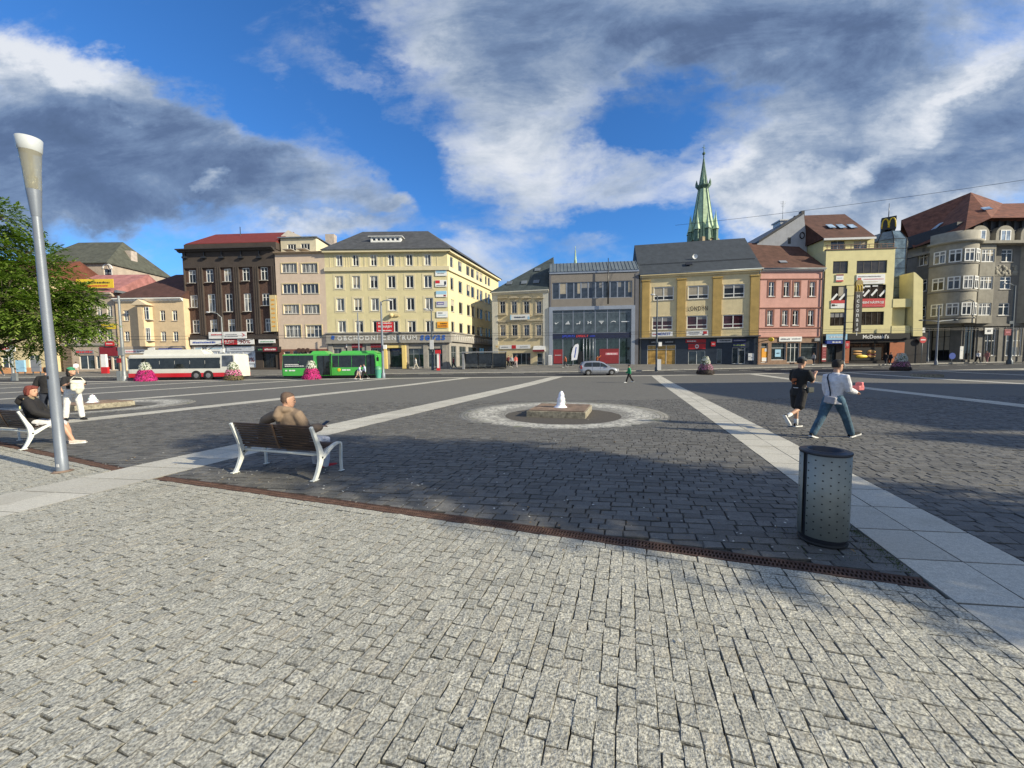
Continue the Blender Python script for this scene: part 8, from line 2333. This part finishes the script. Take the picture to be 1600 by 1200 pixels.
mb = MB(); mb.tube([P.pel + V3(-.16, 0, .08), P.pel + V3(0, -.16, .07), P.pel + V3(.18, 0, .06)], .008, 6); mb.build('bag_strap', cl_ws, P.e)
mb = MB(); r2 = random.Random(2)
for q in range(7): mb.cbox(P.pel + V3(r2.uniform(-.06, .05), -.172 + r2.uniform(-.003, .001), .22 + r2.uniform(-.05, .09)), (r2.uniform(.03, .06), .008, r2.uniform(.02, .06)), ry=r2.uniform(-.6, .6))
mb.build('back_print', C_('orange print', (.30, .09, .03)), P.e)
# 6 walker in white
g = gpt(1300, 8.22)
P = Fig('young man in white sweater and blue jeans striding to the right, bag across his back', (g.x, g.y, gz(8.2) + .006), R(-72), 1.76, lean=5, legs=((-25, 10, 2), (30, 4, 2)), arms=((10, 6, 22, 0), (12, 5, 66, 4)), head=(-16, -4), feet=(16, -14))
P.shirt(cl_wh, .024, 1.0, -.12, .011, name='sweater', sg_=.02, wrinkle=5); P.trousers(cl_jean, .022, 1.0, .012, 'jeans', flare=.002); P.body(.009); P.shoes(cl_bl, cl_ws); P.hair(H_dk, 'thick')
mb = MB(); R3 = P.HM.to_3x3()
loft(mb, [(P.HM @ V3(0, yo, z), R3 @ V3(1, 0, 0), R3 @ V3(0, 1, 0), rx, ry) for z, rx, ry, yo in ((.05, .086, .104, -.008), (.085, .083, .102, -.01), (.12, .066, .083, -.014), (.146, .03, .04, -.016))], 16); mb.build('cap', cl_bl, P.e)
mb = MB(); mb.cbox(P.pel + V3(.06, -.20, -.02), (.22, .07, .15), ry=.15); mb.build('cross_bag', C_('grey bag', (.34, .34, .37)), P.e, bevel=.02)
mb = MB(); mb.tube([P.neck + V3(-.10, .03, .01), P.neck + V3(-.10, -.085, -.03), P.neck + V3(-.085, -.13, -.09), P.chest + V3(-.03, -.162, -.0), P.waist + V3(.02, -.155, -.0), P.pel + V3(.05, -.19, .04)], .013, 6); mb.build('bag_strap', cl_navy, P.e)
mb = MB(); c = P.wr[1] + P.hd[1] * .06 + V3(.0, .02, .05); mb.cbox(c + V3(0, 0, .05), (.14, .16, .10)); mb.cbox(c + V3(.01, .03, .13), (.11, .12, .09), rz=.3)
remeshed(mb, 'pink_parcel', C_('pink plastic', (.62, .16, .17), .5), P.e, .012, 1)

# small people far away
def far(px, D, label, top, bot, rz=0, h=1.72, walk=20, hair=H_dk, sleeve=1.0, short=False, gr=None, top_g=.03, lean=0, arms=None, skin=None):
    g = gpt(px, D); z = gz(D) + (.1 if D > 51.2 else 0)
    P = Fig(label, (g.x, g.y, z), R(rz), h, lean=lean, legs=((walk, 5, 3), (-walk, 14, 3)), arms=arms or ((-walk * .8, 8, 20, 0), (walk * .8, 8, 25, 0)), group=gr)
    v = .028
    P.shirt(top, top_g, sleeve, -.08, v, sg_=.025); P.trousers(bot, .03, .42 if short else 1.0, v); P.body(v * .8, fingers=False); P.shoes(cl_ws, cl_ws); P.hair(hair, 'thick', .02)
    return P
ct = lambda n, c: C_(n, c, bump=0)
far(983, 30.5, 'person in a bright green hoodie and black trousers walking behind the fountain', cl_green, cl_bl, 80, 1.45, 22, top_g=.05)
far(570, 41.0, 'person in a white and blue jacket walking close to the green bus front', ct('white blue jacket', (.5, .54, .66)), cl_bl, 110, 1.7, 24)
far(560, 40.6, 'person with bare legs and pale top bending at the bus front wheel', ct('pale top', (.55, .56, .62)), ct('tan shorts', (.4, .3, .24)), -80, 1.6, 18, short=True, lean=24)
far(650, 56, 'pale dressed pedestrian passing the windows right of the yellow entrance', ct('pale grey shirt', (.45, .46, .46)), ct('beige trousers', (.4, .37, .32)), 90)
far(709, 56, 'pedestrian in dark red beside the corner pillar of the yellow building', ct('wine shirt', (.2, .03, .05)), cl_navy, 90)
far(794.5, 57.5, 'pedestrian in dark clothes, left one of the three before the cream house', ct('maroon top', (.13, .03, .03)), cl_navy, 180, walk=8)
far(799.5, 57, 'pedestrian in a grey top, middle one of the three before the cream house', ct('grey top', (.34, .35, .36)), cl_bl, 170, walk=14)
far(806, 57.3, 'pedestrian in a red top, right one of the three before the cream house', ct('coral top', (.5, .12, .1)), ct('pale trousers', (.5, .42, .4)), 190, walk=10)
far(883.5, 56, 'pedestrian in an orange red top walking left of the feather flag', ct('orange top', (.55, .13, .05)), cl_navy, 90, walk=20)
far(933, 55.5, 'pedestrian with orange top and raised arm just behind the silver car', ct('rust top', (.42, .1, .03)), cl_navy, -60, walk=10, arms=((20, 8, 30, 0), (120, 20, 20, 0)))
far(1383.5, 55, 'person in dark clothes before the orange panel of the restaurant', cl_bl, cl_navy, 100, walk=12)
far(1391, 55, 'person in dark blue next to the rightmost flower pyramid', cl_navy, cl_bl, -100, walk=8)
far(1528, 56.2, 'pedestrian in a white shirt and black trousers before the grey block', cl_wh, cl_bl, 160, walk=16)
far(1541.5, 56.4, 'pedestrian in pink before the tall windows of the grey block', ct('faded pink', (.4, .18, .18)), ct('faded pink', (.4, .18, .18)), 90, walk=10)
far(120, 54, 'pedestrian in white and blue shirt before the stone ground floor at the left', cl_wh, ct('tan shorts', (.4, .3, .24)), 60, walk=8, short=True)
far(1, 53, 'pedestrian in dark purple clothes at the very left edge', ct('purple top', (.1, .07, .12)), cl_navy, 90, walk=16)
far(1241, 55.5, 'pedestrian in maroon before the right window of the pink house', ct('maroon top', (.13, .03, .03)), cl_bl, 90, walk=12) if False else None
far(1271, 56, 'pedestrian in grey before the right window of the pink house', ct('grey top', (.34, .35, .36)), cl_navy, 90, walk=10)
